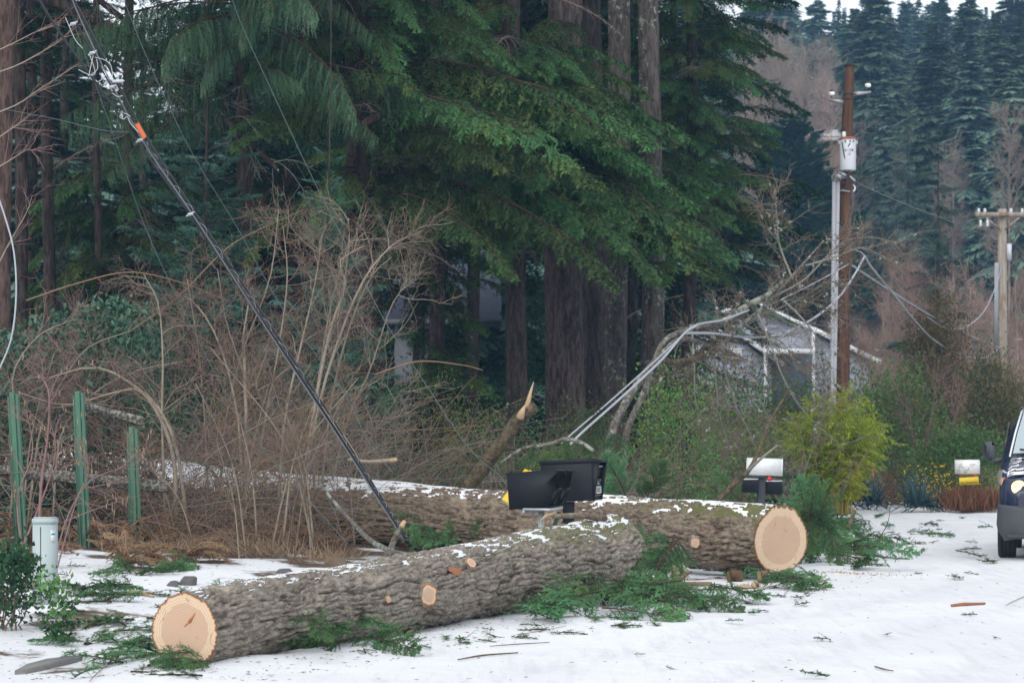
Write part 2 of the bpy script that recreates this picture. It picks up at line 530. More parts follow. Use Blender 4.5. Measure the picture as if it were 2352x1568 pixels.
def make_log(t, centers, radii, nu, nth, seed, mats, cell=(.17, .055), amp=.024, cover=None, fill=.5, moss=None, shear0=0., shear1=0., rag1=0.):
    """log skin with plated bark, snow lying in its furrows, and cut faces. t: the thing; centres are world points"""
    C = smooth_path(centers, nu)
    seg = np.linalg.norm(np.diff(C, axis=0), axis=1); u = np.concatenate([[0], np.cumsum(seg)])
    s = u / u[-1]
    R = np.interp(s, np.linspace(0, 1, len(radii)), radii)
    T = unit(np.gradient(C, axis=0)); S = unit(np.cross(T, np.array([0, 0, 1.]))); U = np.cross(S, T)
    th = np.arange(nth) * 2 * math.pi / nth
    UU, TH = np.meshgrid(u, th, indexing='ij')
    R0 = float(np.mean(radii)); nb = int(round(2 * math.pi * R0 / cell[1]))
    ct, st = np.cos(TH), np.sin(TH)
    a = UU / cell[0] + .9 * fbm(UU * 2.1, ct * 2.6, st * 2.6, 3, seed); b = TH / (2 * math.pi) * nb + 1.7 * fbm(UU * 2.6, ct * 2.2, st * 2.2, 3, seed + 7)
    def cells(a, b, nb, sd):
        F1 = np.full(a.shape, 9.); F2 = np.full(a.shape, 9.)
        ia, ib = np.floor(a), np.floor(b)
        for da in (-1, 0, 1):
            for db in (-1, 0, 1):
                ca, cb = ia + da, ib + db; cbm = np.mod(cb, nb)
                px = ca + .1 + .8 * _hash(ca, cbm, ca * 0, sd); py = cb + .1 + .8 * _hash(ca, cbm, ca * 0, sd + 1)
                dd = np.hypot(a - px, b - py)
                n1 = np.minimum(F1, dd); F2 = np.where(dd < F1, F1, np.minimum(F2, dd)); F1 = n1
        return F2 - F1, F1
    e1, f1 = cells(a, b, nb, seed); e2, f2 = cells(a * 2.3 + 4, b * 1.9, max(4, int(round(nb * 1.9))), seed + 3)
    rg1 = 1 - np.abs(fbm(UU * 3.6 + 1.2 * fbm(UU * 2, ct * 3, st * 3, 2, seed + 50), ct * R0 * 26, st * R0 * 26, 3, seed + 51)) * 3.0
    e3, f3 = cells(a * .36 + 9, b * .30, max(4, int(round(nb * .30))), seed + 11)
    h = .46 * sstep(.02, .36, e1) * (1 - .3 * f1) + .14 * sstep(.02, .45, e2) + .34 * sstep(.01, .24, e3) + .16 * np.clip(1 - rg1, 0, 1) + .20 * fbm(UU * 11, ct * 9 * R0 * 5, st * 9 * R0 * 5, 4, seed + 9)
    h = np.clip(h, 0, 1.15)
    big = .03 * fbm(UU * .9, ct * .8, st * .8, 3, seed + 20) * (R0 / .3)
    disp = big + amp * (h - .6)
    disp = disp * (1 - .55 * (np.exp(-u / .035) + np.exp(-(u[-1] - u) / .035)))[:, None]
    up = st * U[:, None, 2]
    sn = np.zeros_like(h)
    if cover is not None:
        cv = np.interp(s, np.linspace(0, 1, len(cover)), cover)[:, None]
        patch = fbm(UU * 1.3, ct * 2, st * 2, 4, seed + 30)
        lvl = (up - (1 - cv)) * 1.6 + patch * .75
        sn = sstep(-.02, .06, lvl - h * fill * 1.4)
        sn = sn * (up > .22)
        disp = np.where(sn > .5, np.maximum(disp, big + amp * (-.30) + amp * np.clip(lvl, 0, 1) * .75), disp)
    rr = R[:, None] + disp
    V = C[:, None] + rr[..., None] * (ct[..., None] * S[:, None] + st[..., None] * U[:, None])
    endw0 = np.exp(-u / .25)[:, None]; endw1 = np.exp(-(u[-1] - u) / .25)[:, None]
    V = V - (ct * shear0 * R[:, None] * endw0)[..., None] * T[:, None] + (ct * shear1 * R[:, None] * endw1)[..., None] * T[:, None]
    if rag1:
        V = V + (rag1 * endw1 * fbm(TH * 3 * 0 + ct * 3, st * 3, 0, 3, seed + 40))[..., None] * T[:, None]
    i = np.arange(nu - 1)[:, None] * nth; j = np.arange(nth)[None, :]; j2 = (j + 1) % nth
    F = np.stack([i + j, i + nth + j, i + nth + j2, i + j2], -1)
    fs = (sn[:-1] + sn[1:] + sn[:-1][:, (np.arange(nth) + 1) % nth] + sn[1:][:, (np.arange(nth) + 1) % nth]) / 4 > .5
    Vf = V.reshape(-1, 3)
    org = np.array(t.location)
    mo = np.zeros_like(h) if moss is None else np.interp(s, np.linspace(0, 1, len(moss)), moss)[:, None] * (np.clip(up + .15, 0, 1) ** .7)
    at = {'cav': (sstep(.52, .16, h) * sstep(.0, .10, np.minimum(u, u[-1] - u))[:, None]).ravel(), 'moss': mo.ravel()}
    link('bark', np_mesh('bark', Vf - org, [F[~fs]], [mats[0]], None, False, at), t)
    if fs.any():
        ids, inv = np.unique(F[fs].ravel(), return_inverse=True)
        o = link('snow_cover', np_mesh('snow_cover', Vf[ids] - org + np.array([0, 0, .002]), [inv.reshape(-1, 4)], [M_CAP], None, False), t)
        o['kind'] = 'stuff'
    # cut faces
    for end, k in (('0', 0), ('1', nu - 1)):
        c0 = V[k].mean(0); nr = 12
        ring = c0 + (V[k] - c0) * (1 - .0006 / R[k])
        fr = np.linspace(0, 1, nr + 1)[1:]
        VV = [c0[None]] + [c0 + (ring - c0) * f for f in fr]
        VV = np.concatenate(VV); rad = np.concatenate([[0]] + [np.full(nth, f) for f in fr])
        sgn = -1 if k == 0 else 1
        VV = VV + T[k] * sgn * (.004 + .0 * rad)[:, None]
        tri = np.stack([np.zeros(nth, int), 1 + np.arange(nth), 1 + (np.arange(nth) + 1) % nth], -1)
        q = np.concatenate([np.stack([1 + r * nth + np.arange(nth), 1 + (r + 1) * nth + np.arange(nth), 1 + (r + 1) * nth + (np.arange(nth) + 1) % nth, 1 + r * nth + (np.arange(nth) + 1) % nth], -1) for r in range(nr - 1)])
        if sgn > 0: pass
        else: tri = tri[:, ::-1]; q = q[:, ::-1]
        z = Vector(T[k] * sgn); xax = Vector(S[k]); yax = z.cross(xax).normalized(); xax = yax.cross(z)
        Mw = Matrix(((xax.x, yax.x, z.x, 0), (xax.y, yax.y, z.y, 0), (xax.z, yax.z, z.z, 0), (0, 0, 0, 1)))
        loc = VV - c0
        loc = loc @ np.array(Mw.to_3x3())
        me = np_mesh('cut_face', loc, [tri, q], [M_CUT], None, True, {'rad': rad})
        Mw.translation = Vector(c0 - org)
        link('cut_face', me, t, None, Mw)
    def place(sv, ang, out=0.0):
        """frame on the skin: place s along, ang round (0 = side facing the viewer, 90 = top)"""
        k = int(round(sv * (nu - 1))); q = math.radians(180 - ang) 
        d = math.cos(q) * S[k] + math.sin(q) * U[k]
        if (math.cos(q) * S[k] + math.sin(q) * U[k])[1] > 0 and ang < 60:
            d = -math.cos(q) * S[k] + math.sin(q) * U[k]
        return Vector(C[k] + d * (R[k] + out) - org), Vector(d), Vector(T[k])
    return place

def knot(t, place, s, ang, r, ln=.05, tilt=0.35, asp=1.4, name='branch_stub', scar=False):
    p, d, T = place(s, ang, -.05)
    ax = (d + T * tilt).normalized()
    mb = MB()
    y = ax.cross(T).normalized(); x = y.cross(ax)
    n = 18
    th = np.linspace(0, 2 * math.pi, n, endpoint=False)
    rng = np.random.default_rng(int(s * 1000) + int(ang))
    w = 1 + .08 * rng.normal(size=n)
    def ring(rr, h): return np.array([p + ax * h + x * math.cos(q) * rr * w[k] + y * math.sin(q) * rr * asp * w[k] for k, q in enumerate(th)])
    L = ln + .05
    Rg = [ring(r * 1.75, .015), ring(r * 1.28, .05 + .2 * ln), ring(r * 1.10, L), ring(r * .92, L + .002)]
    V = np.vstack(Rg + [np.array(p + ax * (L + .003))[None]])
    q = np.concatenate([np.stack([k * n + np.arange(n), k * n + (np.arange(n) + 1) % n, (k + 1) * n + (np.arange(n) + 1) % n, (k + 1) * n + np.arange(n)], -1) for k in range(2)])
    rim = np.stack([2 * n + np.arange(n), 2 * n + (np.arange(n) + 1) % n, 3 * n + (np.arange(n) + 1) % n, 3 * n + np.arange(n)], -1)
    cap = np.stack([3 * n + np.arange(n), 3 * n + (np.arange(n) + 1) % n, np.full(n, 4 * n)], -1)
    rad = np.concatenate([np.full(n, .99)] * 3 + [np.full(n, .93), [0]])
    me = np_mesh(name, V, [q, rim, cap], [M_BARK_A, M_SCAR, M_CUT], [0, 1, 2], False, {'rad': rad, 'cav': np.zeros(len(V)), 'moss': np.zeros(len(V))})
    return link(name, me, t)

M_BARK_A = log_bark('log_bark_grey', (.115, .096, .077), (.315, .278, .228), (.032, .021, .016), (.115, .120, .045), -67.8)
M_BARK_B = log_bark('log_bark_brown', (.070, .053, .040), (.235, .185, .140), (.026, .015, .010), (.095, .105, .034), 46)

near = thing('felled_log', 'long grey barked log lying in front with its pale cut end lowest in view', 'log', (-2.03, 14.95, 0), group='felled logs across the verge')
g0 = gz1(-2, 15.3)
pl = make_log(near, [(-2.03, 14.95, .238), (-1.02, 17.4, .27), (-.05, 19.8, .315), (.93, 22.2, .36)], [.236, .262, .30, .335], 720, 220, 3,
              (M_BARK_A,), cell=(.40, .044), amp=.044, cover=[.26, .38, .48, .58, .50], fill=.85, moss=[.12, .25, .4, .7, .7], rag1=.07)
knot(near, pl, .385, 2, .066, .06, -.75, 1.15)
knot(near, pl, .50, 36, .036, .05, -.6, 1.15)
knot(near, pl, .30, 6, .020, .05, -.7, 1.2)
knot(near, pl, .345, -62, .03, .10, -.5, 1.0)
p, d, T = pl(.455, 28, .004)
sc = MB(); 
rg = np.random.default_rng(4)
y = d.cross(T).normalized()
pts = [p + T * (math.cos(q) * .12 * (1 + .3 * rg.normal())) + y * (math.sin(q) * .038 * (1 + .3 * rg.normal())) + d * .012 for q in np.linspace(0, 6.28, 15)[:-1]]
sc.add([tuple(p + d * .022)] + [tuple(v) for v in pts], np.array([(0, 1 + k, 1 + (k + 1) % 14) for k in range(14)]))
sc.build('torn_bark_scar', M_SCAR, near)
fc = [o for o in near.children if o.name.startswith('cut_face')][0]
mb = MB(); mb.tube([(.035, .06, .004), (.075, .115, .005)], [.012, .004], 6); mb.tube([(.0, .03, .003), (.04, .066, .004)], [.004, .009], 6)
mb.build('knot_streak', plain('red_heart_knot', (.40, .17, .08), .8, .2, var=.3), fc)
# stub of a branch lying along the top of the thick end
p, d, T = pl(.93, 92, .03)
mb = MB(); side = T.cross(Vector((0, 0, 1))).normalized()
a0 = p - T * .75 - side * .10 + Vector((0, 0, .05)); a1 = p + T * .02 + side * .10
pth = smooth_path([a0, p - T * .36 - side * .0 + Vector((0, 0, .04)), a1], 8)
mb.tube(pth, np.linspace(.020, .034, 8), 8)
bs = mb.build('branch_stub', M_BARK_B, near)
mb = MB(); mb.tube([Vector(pth[0]) + T * .02 + Vector((0, 0, .02)), Vector(pth[0]) - T * .16 + Vector((0, 0, .015)), Vector(pth[0]) - T * .30 - Vector((0, 0, .02))], [.018, .014, .004], 7); mb.build('splintered_tip', M_SPLIT, bs)

farl = thing('felled_log', 'snow topped brown log behind the mailboxes, pale cut end toward the road', 'log', (2.71, 24.3, 0), group='felled logs across the verge')
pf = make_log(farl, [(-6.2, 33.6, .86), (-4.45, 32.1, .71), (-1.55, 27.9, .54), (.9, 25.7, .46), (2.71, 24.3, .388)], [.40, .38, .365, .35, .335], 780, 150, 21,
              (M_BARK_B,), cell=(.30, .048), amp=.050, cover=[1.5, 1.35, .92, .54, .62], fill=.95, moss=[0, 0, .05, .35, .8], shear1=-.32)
knot(farl, pf, .905, -8, .045, .05, .5, 1.15)

# the timbers the far log rests on
def chunk(name, label, cat, p, size, rot, mat, seed=0, bev=.012):
    mb = MB(); mb.box((0, 0, size[2] / 2), size, None, 0, bev)
    o = mb.build(name, mat); o.location = p; o.rotation_euler = rot
    return tag(o, label, cat)
M_WOODB = plain('weathered_wood', (.20, .13, .08), .85, .15, var=.4, scale=12, bump=.4)
# ------------------------------------------------------------------ conifer boughs
M_HEM = foliage('hemlock_needles', (.006, .023, .011), (.115, .225, .085), (.18, .205, .06))  # base tone darkened for the shade inside the crown, tips kept bright
M_FIR = foliage('fir_needles', (.026, .076, .030), (.130, .255, .110), (.16, .22, .07))
M_SPR = foliage('spruce_needles', (.026, .070, .052), (.11, .235, .175), None)
M_WEEP = foliage('weeping_needles', (.022, .055, .030), (.085, .150, .085), (.10, .13, .05))
M_DARK = foliage('shaded_needles', (.005, .020, .011), (.034, .088, .042))  # shade of the deep wood put into the needle colour
M_TWIG = plain('twig_bark', (.055, .036, .025), .9, .1, var=.4, scale=6)

def bough(seed, L, nsec, secl, nter, terl, nn, nl, nw, ang=56, terang=46, droop=.35, secdroop=.30, rise=.08, brush=0., hang=0., mats=None, endbare=.05, shape=.8, name='bough'):
    rng = np.random.default_rng(seed)
    K = 10
    t = np.linspace(0, 1, K + 1)
    ax = np.stack([L * t * (1 - .12 * droop * t), .05 * L * np.sin(t * 3 + rng.uniform(0, 6)) * t, L * (rise * t - droop * t ** 2.1)], -1)
    ts = np.linspace(endbare, .985, nsec) + rng.normal(0, .01, nsec); ts = np.clip(ts, .01, .99)
    f = ts * K; i = np.minimum(f.astype(int), K - 1); w = (f - i)[:, None]
    p = ax[i] * (1 - w) + ax[i + 1] * w; T = unit(ax[i + 1] - ax[i])
    sg = np.where(np.arange(nsec) % 2 == 0, 1., -1.)[:, None]
    S = unit(np.cross(np.array([0, 0, 1.])[None], T)) * sg
    a = np.radians(rng.normal(ang, 14, nsec) - 20 * ts)[:, None]
    d = T * np.cos(a) + S * np.sin(a) + np.array([0, 0, 1.]) * rng.normal(.10, .22, (nsec, 1))
    sl = L * secl * ((1 - ts) ** shape * np.minimum(1, ts / .18 + .45) + .07) * rng.uniform(.40, 1.3, nsec)
    K2 = 6
    sec = grow(p, d, sl, K2, rng, .07, (0.25, 0, -secdroop * 2.0))
    sec = np.where(np.isnan(sec), 0, sec)
    # the leader's own tip counts as a secondary
    lead = ax[-4:]; lead = np.stack([np.interp(np.linspace(0, 3, K2 + 1), np.arange(4), lead[:, k]) for k in range(3)], -1)[None]
    sec = np.concatenate([sec, lead]); sl = np.append(sl, L * .3); ts = np.append(ts, 1.)
    N = len(sec)
    tt = np.linspace(.10, .97, nter)[None] + rng.normal(0, .02, (N, nter)); tt = np.clip(tt, .02, .99)
    f = tt * K2; i = np.minimum(f.astype(int), K2 - 1); w = (f - i)[..., None]; r = np.arange(N)[:, None]
    p = sec[r, i] * (1 - w) + sec[r, i + 1] * w; T = unit(sec[r, i + 1] - sec[r, i])
    nrm = unit(np.array([0, 0, 1.]) + rng.normal(0, .42, p.shape))
    sg = np.where(np.arange(nter) % 2 == 0, 1., -1.)[None, :, None]
    S = unit(np.cross(nrm, T)) * sg
    a = np.radians(rng.normal(terang, 9, tt.shape))[..., None]
    d = T * np.cos(a) + S * np.sin(a)
    if hang:
        d = d * (1 - hang) + np.array([0, 0, -1.]) * hang
    tl = terl * (1 - .55 * tt) * rng.uniform(.35, 1.4, tt.shape) * np.minimum(1.0, sl[:, None] / (L * secl) * 1.3 + .35)
    ter = grow(p.reshape(-1, 3), d.reshape(-1, 3), tl.ravel(), 3, rng, .06, (.12, 0, -.30 - hang))
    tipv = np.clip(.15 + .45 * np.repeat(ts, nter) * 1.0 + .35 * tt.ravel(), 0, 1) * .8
    # needles
    def needles(paths, n, tip, sc=1.0, t0=.0):
        N, K, _ = paths.shape
        t = np.linspace(t0, 1.0, n)[None] + rng.normal(0, .4 / n, (N, n)); t = np.clip(t, 0, 1)
        f = t * (K - 1); i = np.minimum(f.astype(int), K - 2); w = (f - i)[..., None]; r = np.arange(N)[:, None]
        p = paths[r, i] * (1 - w) + paths[r, i + 1] * w; T = unit(paths[r, i + 1] - paths[r, i])
        nrm = unit(np.array([0, 0, 1.]) + rng.normal(0, .22, p.shape))
        S = unit(np.cross(nrm, T)); U = np.cross(T, S)
        sg = np.where(np.arange(n) % 2 == 0, 1., -1.)[None, :, None]
        if brush:
            q = rng.uniform(0, 2 * math.pi, t.shape)[..., None]
            S2 = S * np.cos(q) + U * np.sin(q)
            side = unit(S * sg * (1 - brush) + S2 * brush)
        else:
            side = unit(S * sg + U * rng.normal(0, .28, t.shape)[..., None])
        sp = np.radians(rng.normal(52, 8, t.shape) - 30 * (t > .93))[..., None]
        dr = T * np.cos(sp) + side * np.sin(sp)
        ln = (nl * sc * rng.uniform(.7, 1.2, t.shape) * (1 - .35 * t))[..., None]
        hw = T * nw * .5
        V = np.stack([p - hw, p + hw, p + dr * ln], 2).reshape(-1, 3)
        tv = np.repeat(np.clip(np.repeat(tip, n).reshape(N, n) + .25 * t - .05 + rng.normal(0, .07, t.shape), 0, 1).ravel(), 3).reshape(-1, 3)
        tv[:, 2] += .12
        return V, np.clip(tv.ravel(), 0, 1)
    tipv = tipv ** 1.5
    V1, a1 = needles(ter, nn, tipv)
    V2, a2 = needles(sec, nn * 3, np.clip(ts * .4, 0, 1), 1.0, .15)
    NV = np.concatenate([V1, V2]); na = np.concatenate([a1, a2])
    NF = np.arange(len(NV)).reshape(-1, 3)
    k = .010 * L ** .5
    Tv, Tf = tubes(ax[None], (k * (1 - .8 * t))[None] + .002, 5)
    Sv, Sf = tubes(sec[:, ::2], np.linspace(.0045, .0015, len(range(0, K2 + 1, 2)))[None] * np.ones((N, 1)) * L ** .5, 3)
    V = np.concatenate([NV, Tv, Sv])
    me = np_mesh(name, V, [NF, Tf + len(NV), Sf + len(NV) + len(Tv)], mats, [0, 1, 1], False, {'tip': np.concatenate([na, np.zeros(len(Tv) + len(Sv))])})
    me['L'] = L
    return me

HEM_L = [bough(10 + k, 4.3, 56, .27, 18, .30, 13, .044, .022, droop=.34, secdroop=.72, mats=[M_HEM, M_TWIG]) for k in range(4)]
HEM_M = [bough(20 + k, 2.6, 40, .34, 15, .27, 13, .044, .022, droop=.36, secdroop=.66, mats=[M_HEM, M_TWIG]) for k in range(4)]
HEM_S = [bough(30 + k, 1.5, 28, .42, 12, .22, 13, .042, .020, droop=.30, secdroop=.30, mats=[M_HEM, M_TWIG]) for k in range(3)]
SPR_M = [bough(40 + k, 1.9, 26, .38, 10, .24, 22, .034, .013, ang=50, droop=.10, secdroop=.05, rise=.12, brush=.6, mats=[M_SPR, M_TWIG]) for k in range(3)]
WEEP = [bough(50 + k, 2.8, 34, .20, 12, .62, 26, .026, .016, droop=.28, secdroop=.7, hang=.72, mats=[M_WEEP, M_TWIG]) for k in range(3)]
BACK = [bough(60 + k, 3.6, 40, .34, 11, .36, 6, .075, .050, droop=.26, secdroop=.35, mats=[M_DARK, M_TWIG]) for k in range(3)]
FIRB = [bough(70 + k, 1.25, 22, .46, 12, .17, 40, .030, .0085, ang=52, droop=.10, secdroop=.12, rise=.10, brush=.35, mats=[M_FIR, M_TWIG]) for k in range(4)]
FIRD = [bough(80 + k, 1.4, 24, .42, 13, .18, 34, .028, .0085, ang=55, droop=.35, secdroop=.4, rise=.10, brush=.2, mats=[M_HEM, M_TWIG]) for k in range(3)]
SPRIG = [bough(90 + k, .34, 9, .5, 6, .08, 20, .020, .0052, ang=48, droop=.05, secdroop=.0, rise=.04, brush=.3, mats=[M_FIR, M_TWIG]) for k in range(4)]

# ------------------------------------------------------------------ trunks and standing trees
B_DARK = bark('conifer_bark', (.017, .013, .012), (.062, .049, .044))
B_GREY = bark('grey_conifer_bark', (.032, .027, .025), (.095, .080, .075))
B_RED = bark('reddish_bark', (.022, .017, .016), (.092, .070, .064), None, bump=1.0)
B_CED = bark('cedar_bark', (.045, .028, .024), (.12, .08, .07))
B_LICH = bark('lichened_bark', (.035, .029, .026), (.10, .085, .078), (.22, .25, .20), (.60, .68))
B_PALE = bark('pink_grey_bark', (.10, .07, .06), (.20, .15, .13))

def trunk_mesh(seed, d0, d1, H, mat, lean=(0, 0), vis=11.0, n=20, rough=1.0):
    rng = np.random.default_rng(seed)
    z = np.unique(np.concatenate([np.linspace(-.4, vis, int(vis / .15)), np.linspace(vis, H, 16)]))
    s = np.clip(z, 0, H) / H
    r = .5 * (d0 + (d1 - d0) * s ** .9) * (1 + .28 * np.exp(-np.clip(z, 0, 9) / .55))
    th = np.arange(n) * 2 * math.pi / n
    ZZ, TT = np.meshgrid(z, th, indexing='ij')
    b = np.cos(TT), np.sin(TT)
    rid = 1 - np.abs(fbm(b[0] * 4.2 + .2 * fbm(ZZ * 1.5, b[0], b[1], 2, seed), b[1] * 4.2, ZZ * 1.1, 3, seed)) * 2.4
    big = fbm(b[0] * .9, b[1] * .9, ZZ * .35, 2, seed + 5)
    rr = r[:, None] * (1 + rough * (.055 * (rid - .5) + .05 * big))
    wx = lean[0] * s * H + .05 * np.sin(z * .5 + rng.uniform(0, 6)); wy = lean[1] * s * H
    V = np.stack([rr * b[0] + wx[:, None], rr * b[1] + wy[:, None], ZZ], -1).reshape(-1, 3)
    k = len(z)
    i = np.arange(k - 1)[:, None] * n; j = np.arange(n)[None]; j2 = (j + 1) % n
    F = np.stack([i + j, i + j2, i + n + j2, i + n + j], -1).reshape(-1, 4)
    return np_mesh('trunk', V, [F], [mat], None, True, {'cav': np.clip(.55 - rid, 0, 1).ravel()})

def add_boughs(t, rng, variants, n, z0, z1, Lf, az=None, pitch=(-14, 10), r0=.15, taper=True, zpow=1.0, lean=(0, 0)):
    for k in range(n):
        q = ((k + rng.uniform(0, 1)) / n) ** zpow
        z = z0 + (z1 - z0) * q
        a = az(rng, q) if az else rng.uniform(0, 2 * math.pi)
        me = variants[rng.integers(len(variants))]
        L = Lf(rng, q, a)
        s = L / me['L']
        M = Matrix.Translation((math.cos(a) * r0 + lean[0] * z, math.sin(a) * r0 + lean[1] * z, z)) @ Matrix.Rotation(a, 4, 'Z') @ Matrix.Rotation(-math.radians(rng.uniform(*pitch)), 4, 'Y') @ Matrix.Rotation(rng.normal(0, .2), 4, 'X') @ Matrix.Diagonal((s, s * (1 if rng.random() < .5 else -1), s, 1))
        link('bough', me, t, None, M)

rng = np.random.default_rng(77)
def std_tree(name, label, x, Y, d, H, mat, seed, top=.35, lean=(0, 0), group='tall conifers of the roadside wood', cat='tree', rough=1.0):
    p = on_ground(x, Y)
    t = thing(name, label, cat, p, group=group)
    link('trunk', trunk_mesh(seed, d, d * top, H, mat, lean, rough=rough), t)
    return t
def front_az(c, w):
    return lambda r, q: math.radians(c + r.normal(0, w))

# great hemlock whose limbs sweep across the middle of the picture (azimuth 0 = right, -90 = toward the viewer)
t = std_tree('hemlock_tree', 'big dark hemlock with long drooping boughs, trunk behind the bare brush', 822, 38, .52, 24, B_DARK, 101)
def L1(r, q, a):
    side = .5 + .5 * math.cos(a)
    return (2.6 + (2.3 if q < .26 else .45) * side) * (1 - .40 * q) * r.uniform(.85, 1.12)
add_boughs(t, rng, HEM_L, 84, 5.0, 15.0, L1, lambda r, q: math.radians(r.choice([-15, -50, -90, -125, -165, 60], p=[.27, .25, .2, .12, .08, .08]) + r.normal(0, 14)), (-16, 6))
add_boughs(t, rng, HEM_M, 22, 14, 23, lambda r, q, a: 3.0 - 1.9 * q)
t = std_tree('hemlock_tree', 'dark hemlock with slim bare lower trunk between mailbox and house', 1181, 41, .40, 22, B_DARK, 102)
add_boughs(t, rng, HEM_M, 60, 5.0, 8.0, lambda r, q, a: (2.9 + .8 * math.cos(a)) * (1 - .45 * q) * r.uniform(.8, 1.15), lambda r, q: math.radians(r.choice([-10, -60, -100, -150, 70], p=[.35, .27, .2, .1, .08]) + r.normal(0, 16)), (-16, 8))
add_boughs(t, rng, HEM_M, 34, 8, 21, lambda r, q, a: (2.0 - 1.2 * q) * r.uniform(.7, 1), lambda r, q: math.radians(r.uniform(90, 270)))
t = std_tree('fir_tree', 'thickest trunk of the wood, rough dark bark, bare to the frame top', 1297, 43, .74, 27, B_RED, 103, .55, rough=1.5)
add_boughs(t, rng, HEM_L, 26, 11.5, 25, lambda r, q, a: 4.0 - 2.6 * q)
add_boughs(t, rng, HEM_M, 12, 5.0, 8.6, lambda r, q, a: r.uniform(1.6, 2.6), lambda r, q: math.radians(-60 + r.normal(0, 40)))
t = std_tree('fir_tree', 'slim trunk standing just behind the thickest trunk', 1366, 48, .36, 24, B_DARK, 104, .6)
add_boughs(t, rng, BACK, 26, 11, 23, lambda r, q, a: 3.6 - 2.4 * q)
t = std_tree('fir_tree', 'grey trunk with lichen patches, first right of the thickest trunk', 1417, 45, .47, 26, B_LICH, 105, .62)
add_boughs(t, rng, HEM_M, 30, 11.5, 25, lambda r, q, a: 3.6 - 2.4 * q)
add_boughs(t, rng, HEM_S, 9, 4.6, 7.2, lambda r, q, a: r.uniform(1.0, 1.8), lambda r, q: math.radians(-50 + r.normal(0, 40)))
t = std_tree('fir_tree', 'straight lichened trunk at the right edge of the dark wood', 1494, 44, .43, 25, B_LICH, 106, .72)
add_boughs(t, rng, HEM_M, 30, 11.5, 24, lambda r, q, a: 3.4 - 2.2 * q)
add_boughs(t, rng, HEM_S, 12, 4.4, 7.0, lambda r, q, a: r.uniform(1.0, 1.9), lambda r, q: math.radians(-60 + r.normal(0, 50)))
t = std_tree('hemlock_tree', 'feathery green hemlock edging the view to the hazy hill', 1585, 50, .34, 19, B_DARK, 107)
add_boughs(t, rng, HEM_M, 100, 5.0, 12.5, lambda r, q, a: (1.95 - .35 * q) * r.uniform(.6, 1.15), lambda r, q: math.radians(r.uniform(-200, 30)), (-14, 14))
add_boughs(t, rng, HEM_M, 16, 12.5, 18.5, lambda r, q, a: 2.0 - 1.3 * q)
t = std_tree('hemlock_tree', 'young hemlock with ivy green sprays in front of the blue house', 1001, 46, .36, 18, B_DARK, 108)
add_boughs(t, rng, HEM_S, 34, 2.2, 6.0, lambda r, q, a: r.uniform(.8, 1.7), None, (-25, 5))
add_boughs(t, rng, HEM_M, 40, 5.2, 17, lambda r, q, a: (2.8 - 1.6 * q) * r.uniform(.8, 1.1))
# left group
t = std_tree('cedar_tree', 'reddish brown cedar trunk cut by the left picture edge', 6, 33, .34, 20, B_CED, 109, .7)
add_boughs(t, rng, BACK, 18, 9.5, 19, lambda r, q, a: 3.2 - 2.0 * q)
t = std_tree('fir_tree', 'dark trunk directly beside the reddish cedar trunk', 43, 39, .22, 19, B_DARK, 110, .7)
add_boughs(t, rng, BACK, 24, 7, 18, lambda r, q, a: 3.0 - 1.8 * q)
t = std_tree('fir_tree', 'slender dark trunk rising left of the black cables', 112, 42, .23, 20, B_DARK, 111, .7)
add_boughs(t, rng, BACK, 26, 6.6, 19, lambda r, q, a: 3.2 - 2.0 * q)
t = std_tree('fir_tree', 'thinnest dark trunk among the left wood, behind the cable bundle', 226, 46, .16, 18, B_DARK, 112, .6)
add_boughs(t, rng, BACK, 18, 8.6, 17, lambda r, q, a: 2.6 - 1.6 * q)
t = std_tree('weeping_spruce_tree', 'weeping spruce with hanging grey green twigs behind the cables', 560, 36.5, .28, 19, B_DARK, 113)
add_boughs(t, rng, WEEP, 64, 6.2, 11.5, lambda r, q, a: r.uniform(1.8, 3.4), lambda r, q: math.radians(r.choice([-30, -90, -150, -175]) + r.normal(0, 18)), (-22, 6))
add_boughs(t, rng, WEEP, 26, 11.5, 18, lambda r, q, a: 2.9 - 1.6 * q)
t = std_tree('spruce_tree', 'small blue green spruce rising over the bare brush', 752, 31.6, .12, 5.1, B_DARK, 114, .15)
add_boughs(t, rng, SPR_M, 50, 1.8, 4.9, lambda r, q, a: (1.0 - .75 * q) * r.uniform(.8, 1.1), None, (8, 38), .05)
t = std_tree('spruce_tree', 'broad blue green spruce behind the brush and the cable bundle', 470, 36, .18, 6.0, B_DARK, 115, .2)
add_boughs(t, rng, SPR_M, 60, 1.6, 5.6, lambda r, q, a: (1.9 - 1.3 * q) * r.uniform(.75, 1.1), None, (2, 28), .06)
t = std_tree('hemlock_tree', 'dark hemlock filling the wood left of the weeping spruce', 300, 47, .28, 17, B_DARK, 116)
add_boughs(t, rng, HEM_M, 38, 2.6, 6.4, lambda r, q, a: (3.0 - .8 * q) * r.uniform(.7, 1.1), None, (-22, 4))
add_boughs(t, rng, HEM_M, 14, 11, 16, lambda r, q, a: 2.4 - 1.4 * q)

# a few dead grey boughs among the green ones
DEAD = [bough(64 + k, 2.4, 26, .30, 7, .22, 2, .02, .004, droop=.30, secdroop=.5, mats=[plain('dead_twigs', (.17, .14, .12), .9, .1, var=.3), bpy.data.materials['dead_twigs'] if 'dead_twigs' in bpy.data.materials else M_TWIG]) for k in range(2)]
for o in [o for o in COL.objects if o.name.startswith('hemlock_tree')]:
    add_boughs(o, rng, DEAD, 9, 4.2, 9.0, lambda r, q, a: r.uniform(1.4, 2.8), lambda r, q: math.radians(r.uniform(-160, 10)), (-20, 15))
